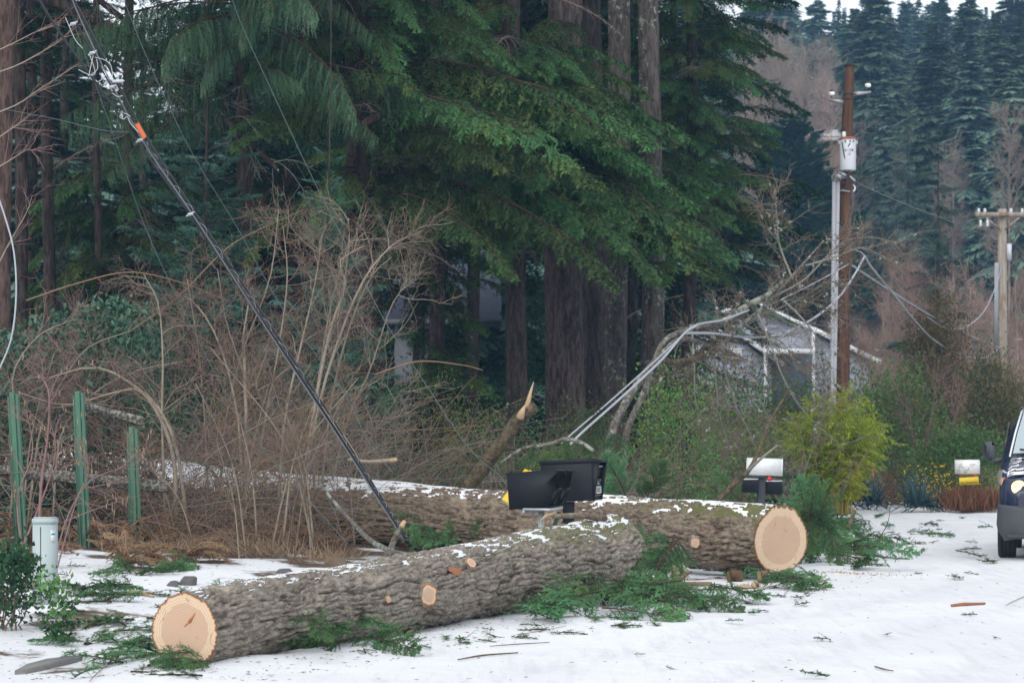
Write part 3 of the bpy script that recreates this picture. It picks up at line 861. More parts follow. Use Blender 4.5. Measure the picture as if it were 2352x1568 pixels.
# the dark wood behind
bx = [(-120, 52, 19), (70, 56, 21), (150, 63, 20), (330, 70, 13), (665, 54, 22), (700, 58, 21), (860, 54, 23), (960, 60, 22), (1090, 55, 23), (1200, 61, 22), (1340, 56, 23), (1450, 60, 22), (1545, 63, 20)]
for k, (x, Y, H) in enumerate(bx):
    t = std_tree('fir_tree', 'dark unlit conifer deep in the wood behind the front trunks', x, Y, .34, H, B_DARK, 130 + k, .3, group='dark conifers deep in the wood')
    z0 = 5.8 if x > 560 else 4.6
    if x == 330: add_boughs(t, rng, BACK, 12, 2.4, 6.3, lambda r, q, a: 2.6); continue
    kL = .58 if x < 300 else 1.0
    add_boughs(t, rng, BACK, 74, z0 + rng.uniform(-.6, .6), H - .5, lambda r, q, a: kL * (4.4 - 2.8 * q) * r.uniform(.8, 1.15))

# ------------------------------------------------------------------ conifers of the hill
M_FAR = foliage('hazed_hill_needles', (.045, .085, .070), (.140, .212, .145))  # distance haze put into both hill needle colours: paler and bluer
M_FARB = foliage('hazed_blue_hill_needles', (.045, .088, .080), (.135, .215, .165))
M_PINE = foliage('pine_needles', (.012, .036, .022), (.026, .066, .036))
def far_conifer(seed, H, R, nb, nt, mat, droop=.35, up=.05, blunt=.85, size=.20, base=.08, name='crown', lat=.46):
    """whorled boughs, each a flat drooping spray of leafy twigs with gaps between the sprays"""
    rng = np.random.default_rng(seed)
    q = np.sort((np.arange(nb) + rng.uniform(0, 1, nb)) / nb)
    q = q + .012 * np.sin(q * 60 + seed)
    z = H * (base + (1 - base) * np.clip(q, 0, 1) ** .86)
    a = np.arange(nb) * 2.39996 + rng.normal(0, .5, nb)
    L = R * np.clip((1 - q).clip(0, 1) ** blunt * (.86 + .22 * np.sin(a * 2 + seed)) * rng.uniform(.55, 1.18, nb), .05, 9)
    L = np.maximum(L, .05 * R) * np.where(fbm(np.cos(a) * 1.5, np.sin(a) * 1.5, q * 9, 2, seed) < -.16, .45, 1.0)
    t = np.clip(np.linspace(.12, 1, nt)[None] + rng.normal(0, .02, (nb, nt)), .05, 1.02)
    dirv = np.stack([np.cos(a), np.sin(a), 0 * a], -1); sid = np.stack([-np.sin(a), np.cos(a), 0 * a], -1)
    sg = np.where(np.arange(nt) % 2 == 0, 1., -1.)[None]
    dr = droop * rng.uniform(.5, 1.4, nb)[:, None]; upv = up + .35 * q[:, None]
    def pos(t, s):
        z_ = z[:, None] + L[:, None] * (upv * t - dr * t ** 1.7) - .22 * np.abs(s)
        return dirv[:, None] * (L[:, None] * t)[..., None] + sid[:, None] * s[..., None] + z_[..., None] * np.array([0, 0, 1.])
    tw = L[:, None] * lat * (1.15 - .85 * t) * rng.uniform(.5, 1.25, t.shape) + .05 * R
    parts = []
    for f0, f1 in ((0, .62), (.42, 1.0)):
        p0 = pos(t + .10 * f0, sg * tw * f0); p1 = pos(t + .22 * f1, sg * tw * f1)
        d = p1 - p0; ln = np.linalg.norm(d, axis=2, keepdims=True)
        w = unit(np.cross(d, np.array([0, 0, 1.]) + rng.normal(0, .35, d.shape))) * (size * R * .088 * rng.uniform(.6, 1.3, t.shape))[..., None]
        sag = np.array([0, 0, -1.]) * ln * .10
        parts.append(np.stack([p0, p0 + d * .5 + w + sag, p1, p0 + d * .5 - w + sag], 2).reshape(-1, 4, 3))
    V = np.concatenate(parts)
    n = len(V); tip = np.clip(np.tile((t * .75).ravel(), 2) + rng.normal(0, .14, n), 0, 1)
    tip = np.repeat(tip, 4).reshape(-1, 4); tip[:, 2] += .2
    return np_mesh(name, V.reshape(-1, 3), [np.arange(4 * n).reshape(-1, 4)], [mat], None, False, {'tip': np.clip(tip.ravel(), 0, 1)})
def stem_mesh(H, d):
    mb = MB(); mb.tube([(0, 0, -1), (0, 0, H * .5), (0, 0, H * .98)], [d / 2, d * .3, .02], 7)
    return mb.mesh('trunk', B_DARK, True, 'cav')
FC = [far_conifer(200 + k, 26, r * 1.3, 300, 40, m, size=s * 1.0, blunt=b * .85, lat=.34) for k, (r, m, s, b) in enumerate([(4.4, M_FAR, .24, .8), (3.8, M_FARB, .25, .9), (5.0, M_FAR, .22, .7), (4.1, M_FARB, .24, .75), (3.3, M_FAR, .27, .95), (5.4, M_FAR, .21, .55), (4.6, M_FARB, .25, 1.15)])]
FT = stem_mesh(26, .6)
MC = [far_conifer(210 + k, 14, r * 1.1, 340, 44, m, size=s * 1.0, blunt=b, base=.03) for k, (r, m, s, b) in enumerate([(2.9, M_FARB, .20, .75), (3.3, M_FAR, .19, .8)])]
MT = stem_mesh(14, .36)
def far_tree(name, label, X, Y, H, mesh, tr, mh, rng, group, kw=1.0, cat='tree', z=None):
    s = H / mh
    t = thing(name, label, cat, (X, Y, gz1(X, Y) - .2 if z is None else z), (0, 0, rng.uniform(0, 6.28)), group)
    t.scale = (s * kw, s * kw, s)
    link('crown', mesh, t); link('trunk', tr, t)
    return t
# ones that can be told apart, set by where their top shows
named = [(2155, 285, 92, 0, 'm', 1.0, 'broad dark green conifer standing right of the transformer pole'),
         (2085, 190, 150, 1, 'm', .95, 'pointed green conifer rising behind the pole transformer'),
         (2235, 185, 170, 2, 'f', 1.0, 'tall pointed conifer above the second pole on the hazy slope'),
         (2010, 330, 152, 4, 'f', .8, 'narrow conifer just right of the transformer pole, low on the slope'),
         (1925, 25, 262, 1, 'f', 1.0, 'conifer against the sky directly above the transformer pole'),
         (2075, 0, 268, 3, 'f', 1.05, 'tallest skyline conifer right of the transformer pole'),
         (2165, -8, 270, 0, 'f', 1.05, 'skyline conifer between the two utility poles'),
         (2255, 22, 262, 4, 'f', .95, 'pointed skyline conifer above the second utility pole'),
         (2325, 15, 258, 1, 'f', .9, 'small pointed skyline conifer at the far right corner'),
         (1755, -40, 225, 2, 'f', 1.05, 'dark hill conifer right beside the feathery hemlock'),
         (1985, 40, 250, 4, 'f', .9, 'thin skyline conifer just right of the pole top')]
HILLB = [bough(66 + k, 3.0, 34, .36, 11, .34, 12, .065, .036, droop=.30, secdroop=.45, rise=.16, mats=[M_FARB if k else M_FAR, M_TWIG]) for k in range(3)]
for x, ytop, Y, v, kind, kw, lab in named:
    if x in (2155, 2085, 2010, 2235):
        zt = EYE + (HZ - ytop) / FPX * Y; p = on_ground(x, Y, -.2); H = zt - p.z
        t = thing('fir_tree', lab, 'tree', p, (0, 0, 0), 'conifers on the hazy hillside'); s = H / 26; R = {2155: 2.6, 2085: 3.2, 2010: 2.0, 2235: 3.6}[x]
        tr_ = link('trunk', FT, t); tr_.scale = (s, s, s)
        add_boughs(t, rng, HILLB, 88, .04 * H, H * .985, lambda r, q, a: (R * (1 - q) ** .8 + .25) * r.uniform(.75, 1.2), None, (-12, 22), .05)
        continue
    X = (x - CX) / FPX * Y; zt = EYE + (HZ - ytop) / FPX * Y; g = gz1(X, Y) - .2
    far_tree('fir_tree', lab, X, Y, max(zt - g, 5), MC[v] if kind == 'm' else FC[v], MT if kind == 'm' else FT, 14 if kind == 'm' else 26, rng, 'conifers on the hazy hillside', kw)
PT = stem_mesh(8.4, .3)
pc = far_conifer(230, 9, 3.6, 200, 24, M_PINE, droop=-.12, up=.25, blunt=.42, size=.36, base=.12)
for x, ytop, Y, lab in ((1800, 290, 140, 'dark rounded pine left of the transformer pole'), (1880, 400, 146, 'low dark pine close behind the white conduits of the pole')):
    X = (x - CX) / FPX * Y; zt = EYE + (HZ - ytop) / FPX * Y
    far_tree('pine_tree', lab, X, Y, zt - gz1(X, Y), pc, PT, 9, rng, 'dark pines below the hill')
# dark mid-distance conifers closing the wood
r3 = np.random.default_rng(15)
for k, (x, Y, H) in enumerate([(-60, 78, 21), (60, 84, 22), (110, 74, 17), (240, 88, 13), (335, 80, 12.5), (425, 92, 12.5), (520, 82, 19), (620, 90, 22), (740, 84, 20), (840, 94, 23), (950, 86, 21), (1060, 92, 22), (1160, 80, 20), (1270, 90, 23), (1380, 84, 21), (1395, 92, 18)]):
    X = (x - CX) / FPX * Y
    far_tree('fir_tree', 'dark conifer closing the background of the wood', X, Y, H, MC[k % 2], MT, 14, r3, 'conifers closing the wood', 1.25)
n = 0
r2 = np.random.default_rng(5)
spots = []
for _ in range(4000):
    Y = r2.uniform(150, 335) ; x = r2.uniform(-150, 2500)
    if x < 1560 and r2.random() < .62: continue
    X = (x - CX) / FPX * Y
    if Y < 178 and 1440 < x < 2110: continue
    if Y < 232 and 1690 < x < 1925: continue
    if any((X - a) ** 2 + (Y - b) ** 2 < 4.3 ** 2 for a, b in spots): continue
    g = gz1(X, Y)
    H = r2.uniform(14, 29) * (.75 if Y < 150 else 1)
    ytop = HZ - (g + H - EYE) / Y * FPX
    lim = -22 + 22 * math.sin(x * .031) + 20 * math.sin(x * .083)
    if x < 1560: lim = 250
    if ytop < lim:
        H = EYE + (HZ - lim - r2.uniform(0, 90)) / FPX * Y - g
        if H < 7: continue
    spots.append((X, Y))
    zone = 3 if x < 1600 else (0 if Y > 245 else (1 if Y > 175 else 2))
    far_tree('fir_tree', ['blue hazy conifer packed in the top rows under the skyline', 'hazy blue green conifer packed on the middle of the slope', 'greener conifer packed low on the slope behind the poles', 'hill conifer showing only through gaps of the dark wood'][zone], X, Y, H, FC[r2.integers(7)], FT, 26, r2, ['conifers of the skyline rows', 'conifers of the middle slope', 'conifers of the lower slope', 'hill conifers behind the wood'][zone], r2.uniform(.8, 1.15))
    n += 1
    if n >= 280: break
# ------------------------------------------------------------------ houses
M_WALL = plain('blue_grey_siding', (.36, .395, .47), .8, .2, var=.1, scale=3)
M_TRIM = plain('white_trim', (.74, .75, .77), .6, .3, var=.05)
M_ROOF = plain('grey_shingles', (.24, .25, .28), .9, .15, var=.35, scale=2.5, bump=.4)
M_GLASS = plain('window_glass', (.03, .035, .04), .08, .6)
M_TAN = plain('tan_wall', (.30, .21, .13), .85, .2, var=.25, scale=1.2)
M_PALEW = plain('pale_boards', (.155, .165, .185), .85, .2, var=.15, scale=1.5)
M_DOOR = plain('garage_door', (.13, .15, .20), .7, .25)

def gable(t, xa, ya, hw, drop, Y, depth, ybase, wall=M_WALL, roof=M_ROOF, trim=.10):
    """gable front: apex at picture (xa, ya), half width hw px and slope drop px; walls down to ybase"""
    A = P(xa, ya, Y); Lp = P(xa - hw, ya + drop, Y); Rp = P(xa + hw, ya + drop, Y); zb = P(xa, ybase, Y).z
    mb = MB()
    mb.prism([(Lp.x + .25, zb), (Rp.x - .25, zb), (Rp.x - .25, Rp.z - .1), (A.x, A.z - .22), (Lp.x + .25, Lp.z - .1)], Y, Y + depth, lambda a, b, w: (a, w, b))
    mb.build('wall', wall, t)
    k = 0
    for q in (Lp, Rp):
        d = Vector((q.x - A.x, 0, q.z - A.z)); L = d.length; d.normalize(); nrm = Vector((-d.z, 0, d.x)); 
        if nrm.z < 0: nrm = -nrm
        mb = MB()
        c = [A - d * 0.0, A + d * (L + .35)]
        poly = [(c[0].x, c[0].z), (c[1].x, c[1].z), (c[1].x + nrm.x * .12, c[1].z + nrm.z * .12), (c[0].x + nrm.x * .12, c[0].z + nrm.z * .12)]
        mb.prism(poly, Y - .45, Y + depth + .3, lambda a, b, w: (a, w, b))
        rf = mb.build('roof', roof, t)
        mb = MB()
        poly = [(c[0].x - nrm.x * trim, c[0].z - nrm.z * trim), (c[1].x - nrm.x * trim, c[1].z - nrm.z * trim), (c[1].x + nrm.x * .13, c[1].z + nrm.z * .13), (c[0].x + nrm.x * .13, c[0].z + nrm.z * .13)]
        mb.prism(poly, Y - .52, Y - .46, lambda a, b, w: (a, w, b))
        mb.build('bargeboard', M_TRIM, rf)
    # courses of siding on the front
    z = zb + .3; mb = MB()
    while z < A.z - .5:
        half = (Rp.x - A.x - .25) if z < Rp.z else max(0, (A.z - z) / (A.z - Rp.z) * (Rp.x - A.x) - .35)
        if half > .2: mb.box((A.x, Y - .012, z), (2 * half, .03, .05))
        z += .28
    if mb.V: o = mb.build('siding', wall, t); o['kind'] = 'stuff'

def window(t, x0, y0, x1, y1, Y):
    a, b = P(x0, y0, Y), P(x1, y1, Y); w, h = b.x - a.x, a.z - b.z; c = Vector(((a.x + b.x) / 2, Y - .03, (a.z + b.z) / 2))
    mb = MB(); f = .12
    mb.box(c + Vector((0, 0, h / 2)), (w + f, .1, f)); mb.box(c - Vector((0, 0, h / 2)), (w + f, .1, f))
    for s in (-1, 1): mb.box(c + Vector((s * w / 2, 0, 0)), (f, .1, h - f))
    o = mb.build('window', M_TRIM, t)
    m2 = MB(); m2.box(c, (w - f, .04, h - f)); m2.build('pane', M_GLASS, o)
    m3 = MB(); m3.box(c + Vector((0, -.03, h * .22)), (w - f, .03, h * .5)); m3.build('blind', M_TRIM, o)

hz_ = thing('grey_house', 'blue grey house with white roof edges behind the transformer pole', 'house', (0, 0, 0))
gable(hz_, 1719, 693, 140, 62, 122, 12, 960)
gable(hz_, 1672, 750, 112, 80, 119, 2.6, 960)
gable(hz_, 1866, 757, 140, 70, 121.4, 10, 960)
mb = MB(); a, b = P(1747, 752, 121), P(1868, 752, 121); c, d = P(1757, 801, 117.5), P(1866, 801, 117.5)
V = [a, b, d, c]; V2 = [v - Vector((0, 0, .14)) for v in V]
mb.add([tuple(v) for v in V + V2], np.array([(0, 3, 2, 1), (4, 5, 6, 7), (0, 1, 5, 4), (1, 2, 6, 5), (2, 3, 7, 6), (3, 0, 4, 7)]))
rf = mb.build('roof', M_ROOF, hz_)
mb = MB(); mb.box((c + d) / 2 + Vector((0, -.06, -.12)), ((d - c).length + .2, .1, .26)); mb.build('gutter', M_TRIM, rf)
mb = MB(); mb.box((P(1811, 870, 119.6)), (2.35, .12, 3.0)); mb.build('garage_door', M_DOOR, hz_)
for x in (1868, 1758): 
    mb = MB(); mb.box(P(x, 860, 118.0), (.14, .2, 4.6)); mb.build('corner_post', M_TRIM, hz_)
mb = MB(); mb.box(P(2003 - 80, 850, 121.2), (.25, .12, 2.6)); mb.build('corner_post', M_TRIM, hz_)
window(hz_, 1679, 803, 1702, 822, 118.9)
window(hz_, 1650, 803, 1664, 822, 118.9)

h2 = thing('blue_house', 'slate blue house seen between the dark trunks left of the mailboxes', 'house', (0, 0, 0))
a = P(905, 735, 72); b = P(1010, 735, 72)
mb = MB(); mb.prism([(72, a.z), (77, a.z), (77, a.z + 2.2), (74.2, a.z + 2.25)], P(850, 0, 72).x, P(1150, 0, 72).x, lambda y, z, x: (x, y, z)); mb.build('roof', plain('slate_roof', (.085, .095, .13), .85, .2, var=.3, scale=2, bump=.3), h2)
mb = MB(); mb.box(((a.x + b.x) / 2, 74.6, a.z / 2 - .3), (b.x - a.x, 4.6, a.z + .55)); mb.build('wall', M_PALEW, h2)
mb = MB(); mb.box(((a.x + b.x) / 2, 72.0, a.z - .05), (b.x - a.x + .5, .12, .14)); mb.build('gutter', M_PALEW, h2)
mb = MB(); q = P(1080, 850, 66); mb.box((q.x, 66.3, .9), (2.4, .3, 2.5)); 
tag(mb.build('tan_shed_wall', M_TAN), 'tan wooden panel wall standing in the gap left of the slim trunk', 'wall')
h3 = thing('hill_house', 'snow roofed house half hidden on the hillside left of the pole', 'house', (0, 0, 0))
p = P(1852, 305, 190)
mb = MB(); mb.box((p.x, 194, p.z - 3.4), (5.4, 7, 6.4)); mb.build('wall', M_TAN, h3)
mb = MB(); mb.prism([(189.6, p.z - .6), (198.5, p.z - .6), (194, p.z + .75)], p.x - 3.0, p.x + 3.0, lambda y, z, x: (x, y, z)); mb.build('snowy_roof', M_CAP, h3)
mb = MB(); mb.box((p.x - 2.0, 193, p.z + .5), (.9, .9, 2.2)); mb.build('chimney', M_TAN, h3)

# ------------------------------------------------------------------ utility poles
def pole_mat(name, a, b, dark):
    t = NT(name); v = t.coord('Object', (9, 9, .55)); n = t.noise(2.2, 7, .65, v, .5); n2 = t.noise(1.3, 4, .6, t.coord('Object', (2, 2, .5)))
    c = t.mix(t.step(n, .36, .66), a, b); c = t.mix(t.step(n2, .54, .66), c, dark)
    return t.done(t.bsdf(c, .85, .2, 0, t.bump(n, .5, .01)))
M_POLE = pole_mat('creosoted_pole', (.050, .027, .019), (.115, .058, .036), (.018, .013, .012))
M_POLE2 = pole_mat('bleached_pole', (.255, .215, .175), (.39, .345, .30), (.21, .145, .10))
M_GALV = plain('galvanised_steel', (.36, .38, .40), .45, .5, .6, var=.2, scale=20)
M_PVC = plain('grey_conduit', (.33, .35, .385), .5, .4)
M_CABLE = plain('black_cable', (.014, .015, .02), .38, .5)
M_GREYC = plain('grey_cable', (.13, .135, .15), .5, .4)
M_WIREL = plain('pale_wire', (.42, .44, .47), .5, .4)
M_WIREG = plain('green_grey_wire', (.07, .10, .105), .55, .3)
M_PORC = plain('porcelain', (.72, .74, .76), .25, .5)
M_TANK = plain('transformer_paint', (.55, .58, .63), .45, .4, var=.06)
M_RUST = plain('rusty_rim', (.25, .10, .06), .8, .2, var=.4)
M_INK = plain('black_ink', (.012, .012, .014), .6, .2)
M_DARKP = plain('dark_fitting', (.03, .03, .035), .6, .3)

def text(parent, s, size, M, mat, name='lettering', ext=.001, font_x=1.0):
    cu = bpy.data.curves.new(name, 'FONT'); cu.body = s; cu.size = size; cu.extrude = ext; cu.align_x = 'CENTER'; cu.align_y = 'CENTER'; cu.resolution_u = 2
    tmp = bpy.data.objects.new('lettering_tmp', cu); COL.objects.link(tmp)
    dg = bpy.context.evaluated_depsgraph_get()
    me = bpy.data.meshes.new_from_object(tmp.evaluated_get(dg)); bpy.data.objects.remove(tmp)
    me.materials.clear(); me.materials.append(mat); me.transform(Matrix.Diagonal((font_x, 1, 1, 1)))
    return link(name, me, parent, None, M)

FACE = Matrix.Rotation(math.radians(90), 4, 'X')       # lettering upright, facing the viewer (-y)

YP = 46.0
def L_(base, x, y, Y=YP):
    return P(x, y, Y) - base
base = on_ground(1930, YP)
tp = thing('utility_pole', 'brown utility pole carrying a white transformer can and two insulator arms', 'utility pole', base)
top = L_(base, 1952, 152)
pts = [Vector((0, 0, -.6)), L_(base, 1937, 620), L_(base, 1945, 320), top]
sp = smooth_path(pts, 26); mb = MB(); mb.tube(sp, np.linspace(.165, .085, 26), 18); mb.build('pole', M_POLE, tp, True)
mb = MB(); mb.tube([top + Vector((0, 0, -.002)), top + Vector((0, 0, .03))], .1, 14); mb.build('pole_cap', M_DARKP, tp)
c = L_(base, 1942, 360) + Vector((0, -.32, 0)); R = .155; h = .60
mb = MB(); mb.lathe([(0, -h / 2), (R - .012, -h / 2), (R, -h / 2 + .015), (R, h / 2 - .02), (R - .006, h / 2)], 28, c); can = mb.build('transformer_can', M_TANK, tp, True)
mb = MB(); mb.lathe([(R + .012, h / 2 - .02), (R + .014, h / 2 + .006), (R * .8, h / 2 + .03), (0, h / 2 + .045)], 28, c); mb.build('lid', M_RUST, can, True)
for s in (-1, 1):
    mb = MB(); mb.box(c + Vector((s * (R + .012), 0, h / 2 - .07)), (.03, .05, .07), bev=.008); mb.build('lifting_lug', M_TANK, can)
for dx in (-.07, .02, .09):
    mb = MB(); mb.tube([c + Vector((dx, -math.sqrt(R * R - dx * dx) + .01, h / 2 - .06)), c + Vector((dx, -math.sqrt(R * R - dx * dx) - .035, h / 2 - .06))], .014, 8); mb.build('bushing', M_DARKP, can)
q = c + Vector((-.075, 0, h / 2 + .03)); mb = MB()
mb.lathe([(.02, 0), (.045, .02), (.025, .035), (.05, .055), (.025, .07), (.045, .09), (.02, .105), (0, .11)], 14, q); mb.build('bushing', M_PORC, can, True)
text(can, '61228', .07, Matrix.Translation(c + Vector((0, -R - .002, .07))) @ FACE, M_INK)
text(can, '15', .07, Matrix.Translation(c + Vector((0, -R - .002, -.01))) @ FACE, M_INK)
mb = MB(); mb.box(c + Vector((.0, -R - .003, .165)), (.018, .004, .075), Matrix.Rotation(math.radians(30), 4, 'Y')); mb.build('slash_mark', M_INK, can)
for x0, x1, ya, yb, s in ((1956, 2000, 216, 213, 1), (1943, 1905, 234, 232, -1)):
    p0, p1 = L_(base, x0, ya), L_(base, x1, yb)
    mb = MB(); V = []
    for p, hh in ((p0, .085), (p1, .035)):
        for dy in (-.035, .035): V += [tuple(p + Vector((0, dy, .03))), tuple(p + Vector((0, dy, .03 - hh)))]
    mb.add(V, np.array([(0, 1, 3, 2), (4, 6, 7, 5), (0, 2, 6, 4), (1, 5, 7, 3), (0, 4, 5, 1), (2, 3, 7, 6)]))
    arm = mb.build('insulator_arm', M_GALV, tp)
    k = p0.lerp(p1, .85) + Vector((0, 0, .03)); mb = MB(); mb.tube([k, k + Vector((0, 0, .10))], .01, 6); mb.build('pin', M_DARKP, arm)
    mb = MB(); mb.lathe([(.02, .07), (.055, .085), (.062, .115), (.05, .14), (.03, .15)], 14, k); mb.build('insulator', M_PORC, arm, True)
    mb = MB(); mb.lathe([(.03, .15), (.04, .165), (.03, .185), (0, .19)], 12, k); mb.build('insulator_cap', M_DARKP, arm, True)
# conduits with weather heads
for x0, xt, yt, yb in ((1906, 1912, 418, 915), (1912, 1921, 415, 915)):
    a, b = L_(base, x0, yb) + Vector((0, -.25, 0)), L_(base, xt, yt) + Vector((0, -.25, 0))
    mb = MB(); mb.tube([Vector((a.x, a.y, 0)), a, b], .038, 12); cd = mb.build('conduit', M_PVC, tp, True)
    mb = MB(); mb.tube([b, b + Vector((.0, -.02, .05)), b + Vector((.03, -.05, .085)), b + Vector((.09, -.10, .06)), b + Vector((.11, -.12, .03))], [.05, .065, .07, .062, .05], 12); wh = mb.build('weather_head', M_GALV, cd, True)
for y in (440, 640, 800):
    a, b = L_(base, 1908, y), L_(base, 1942, y); mb = MB(); mb.tube([a + Vector((0, -.2, 0)), b], .016, 6); mb.build('standoff_bracket', M_GALV, tp)
# service leads between can, weather heads and the line
def lead(name, pix, r, mat, par, Y=YP - .45, k=24):
    mb = MB(); mb.tube(smooth_path([L_(base, x, y, Y) for x, y in pix], k), r, 6); return mb.build(name, mat, par, True)
lead('lead_wire', [(1934, 326), (1940, 360), (1948, 385), (1950, 402), (1945, 415)], .011, M_CABLE, tp)
lead('lead_wire', [(1971, 330), (1976, 360), (1978, 400), (1968, 420), (1962, 424), (1952, 412)], .016, M_CABLE, tp)
lead('lead_wire', [(1914, 408), (1922, 398), (1936, 402), (1945, 412), (1942, 432), (1930, 436)], .010, M_CABLE, tp)
lead('lead_wire', [(1926, 410), (1936, 420), (1946, 418), (1956, 414), (1962, 422)], .012, M_CABLE, tp)
lead('lead_wire', [(1952, 405), (1958, 411), (1964, 416)], .022, M_GALV, tp)
lead('clamp', [(1957, 418), (1964, 432), (1960, 440)], .012, M_PORC, tp)
lead('bolt', [(1938, 214), (1966, 216)], .012, M_DARKP, tp, YP - .1, 4)
lead('bolt', [(1934, 226), (1962, 228)], .012, M_DARKP, tp, YP - .1, 4)
# moss and lichen do not reach this pole; guy strap
lead('pole_strap', [(1924, 436), (1952, 440)], .014, M_GALV, tp, YP - .16, 4)

YQ = 70.0
b2 = on_ground(2303, YQ)
p2 = thing('utility_pole', 'pale bleached utility pole with a wooden cross arm near the right edge', 'utility pole', b2)
def L2(x, y, Y=YQ): return P(x, y, Y) - b2
mb = MB(); mb.tube([Vector((0, 0, -.5)), L2(2302, 800), L2(2302, 480)], [.16, .145, .12], 16); mb.build('pole', M_POLE2, p2, True)
mb = MB(); mb.box(L2(2304, 493, YQ - .2), (1.62, .10, .13)); arm = mb.build('cross_arm', M_POLE2, p2)
for s in (-1, 1):
    mb = MB(); mb.tube([L2(2303 + s * 6, 527, YQ - .16), L2(2303 + s * 38, 500, YQ - .26)], .028, 6); mb.build('brace', M_POLE2, p2)
for x in (2248, 2262, 2322, 2348, 2358):
    k = L2(x, 492, YQ - .2); mb = MB(); mb.lathe([(.03, 0), (.055, .03), (.03, .06), (.06, .08), (.03, .12), (.05, .15), (0, .17)], 10, k); mb.build('insulator', M_PORC, arm, True)
for x in (2252, 2268):
    k = L2(x, 505, YQ - .25); mb = MB(); mb.lathe([(.02, -.2), (.05, -.17), (.03, -.1), (.05, -.06), (.02, 0)], 10, k); mb.build('hanging_insulator', M_PORC, arm, True)
for x in (2287, 2291):
    mb = MB(); mb.tube([L2(x - 2, 790, YQ - .22), L2(x, 603, YQ - .22)], .035, 8); mb.build('conduit', M_PVC, p2, True)
mb = MB(); mb.tube([L2(2318, 598, YQ - .2), L2(2318, 560, YQ - .2)], .07, 10); mb.build('fuse_holder', M_TANK, p2, True)

# ------------------------------------------------------------------ wires
def wire(name, label, pts, r, mat, k=40, n=6, group='loose wires and cables'):
    """pts: (x, y, Y)"""
    w = smooth_path([P(*q) for q in pts], k)
    mb = MB(); mb.tube(w - w[0], r * (.62 if name == 'thin_wire' else .85), n)
    o = mb.build(name, mat, None, True); o.location = w[0]
    return tag(o, label, 'cable', group)

# the bundle of telephone cables slanting across the left half
bd = thing('cable_bundle', 'bundle of black cables slanting from the top left down to the logs', 'cable', P(930, 1240, 21.7))
B0 = bd.location.copy()
def bpath(pix, off, k=60):
    w = smooth_path([P(x, y, Y) for x, y, Y in pix], k); return w + np.array(off) - np.array(B0)
trk = [[(58, -60, 19.6), (128, 62, 19.8), (245, 224, 20.1), (330, 345, 20.4), (440, 497, 20.6), (600, 735, 21), (760, 975, 21.4), (872, 1150, 21.6), (928, 1238, 21.7)],
       [(120, -60, 19.6), (163, 30, 19.8), (248, 185, 20.1), (325, 315, 20.4), (447, 500, 20.6), (606, 738, 21), (765, 975, 21.4), (875, 1149, 21.6), (931, 1236, 21.7)],
       [(138, -60, 19.7), (180, 20, 19.9), (262, 178, 20.2), (333, 310, 20.5), (452, 494, 20.7), (611, 732, 21.1), (769, 971, 21.5), (878, 1146, 21.7), (934, 1233, 21.8)],
       [(150, -60, 19.7), (174, 20, 19.8), (256, 192, 20.0), (338, 340, 20.35), (449, 503, 20.55), (603, 741, 20.95), (762, 981, 21.35), (873, 1154, 21.55), (929, 1241, 21.65)]]
for q, r, m in zip(trk, (.0098, .0075, .0105, .0055), (M_CABLE, M_CABLE, M_CABLE, M_GREYC)):
    mb = MB(); mb.tube(bpath(q, (0, 0, 0)), r, 8); mb.build('cable', m, bd, True)
mid = bpath([((a[0] + b[0]) / 2, (a[1] + b[1]) / 2, (a[2] + b[2]) / 2) for a, b in zip(trk[0], trk[2])], (0, 0, 0), 400)
T = unit(np.gradient(mid, axis=0)); A = unit(np.cross(T, [0, 1, 0])); B = np.cross(T, A)
s0 = 150; ph = np.linspace(0, 2 * math.pi * 22, 400 - s0)
hel = mid[s0:] + (A[s0:] * np.cos(ph)[:, None] + B[s0:] * np.sin(ph)[:, None]) * .024
kk = np.linspace(0, len(hel) - 1, 700).astype(int)
mb = MB(); mb.tube(hel[kk], .0013, 4); mb.build('lashing_wire', M_WIREL, bd)
def bp(x, y, Y=20.2): return P(x, y, Y) - B0
for x, y, Y in ((168, 55, 19.6), (212, 122, 19.75), (257, 200, 19.85), (322, 322, 20.2), (437, 492, 20.4)):
    c = bp(x, y, Y); mb = MB()
    mb.box(c, (.046, .025, .024), Matrix.Rotation(math.radians(-14), 4, 'Y'), 0, .005); mb.tube([c + Vector((-.035, 0, -.018)), c + Vector((.036, 0, .02))], .006, 6)
    mb.build('clamp', M_WIREL, bd)
c = bp(258, 187, 19.8); mb = MB(); mb.tube([c, c + Vector((.085, 0, .003)), c + Vector((.10, 0, .003))], [.013, .013, .004], 8); mb.build('drop_terminal', M_WIREL, bd)
c0, c1 = bp(314, 284, 20.1), bp(332, 316, 20.15); mb = MB(); mb.tube([c0, c1], .019, 12, 0, False); sl = mb.build('orange_sleeve', plain('orange_plastic', (.62, .14, .045), .5, .4), bd, True)
mb = MB(); mb.tube([c0 + (c1 - c0) * .02, c0 + (c1 - c0) * .08], .0155, 10); mb.build('sleeve_mouth', M_DARKP, sl)
for pix in ([(218, 132), (240, 138), (254, 150), (258, 170), (256, 186)], [(205, 124), (215, 152), (218, 170), (205, 172), (180, 160)], [(214, 128), (206, 165), (204, 175)], [(222, 136), (224, 158), (210, 172)],
            [(246, 165), (238, 178), (226, 188), (220, 184)], [(300, 268), (290, 262), (284, 260)], [(280, 262), (275, 268), (284, 274), (292, 268), (300, 284), (318, 304)], [(150, 40), (172, 90), (190, 112)], [(282, 220), (270, 222), (258, 214)]):
    mb = MB(); mb.tube(smooth_path([bp(x, y, 19.85) for x, y in pix], 20), .0030, 5); mb.build('loose_wire', M_WIREL, bd, True)

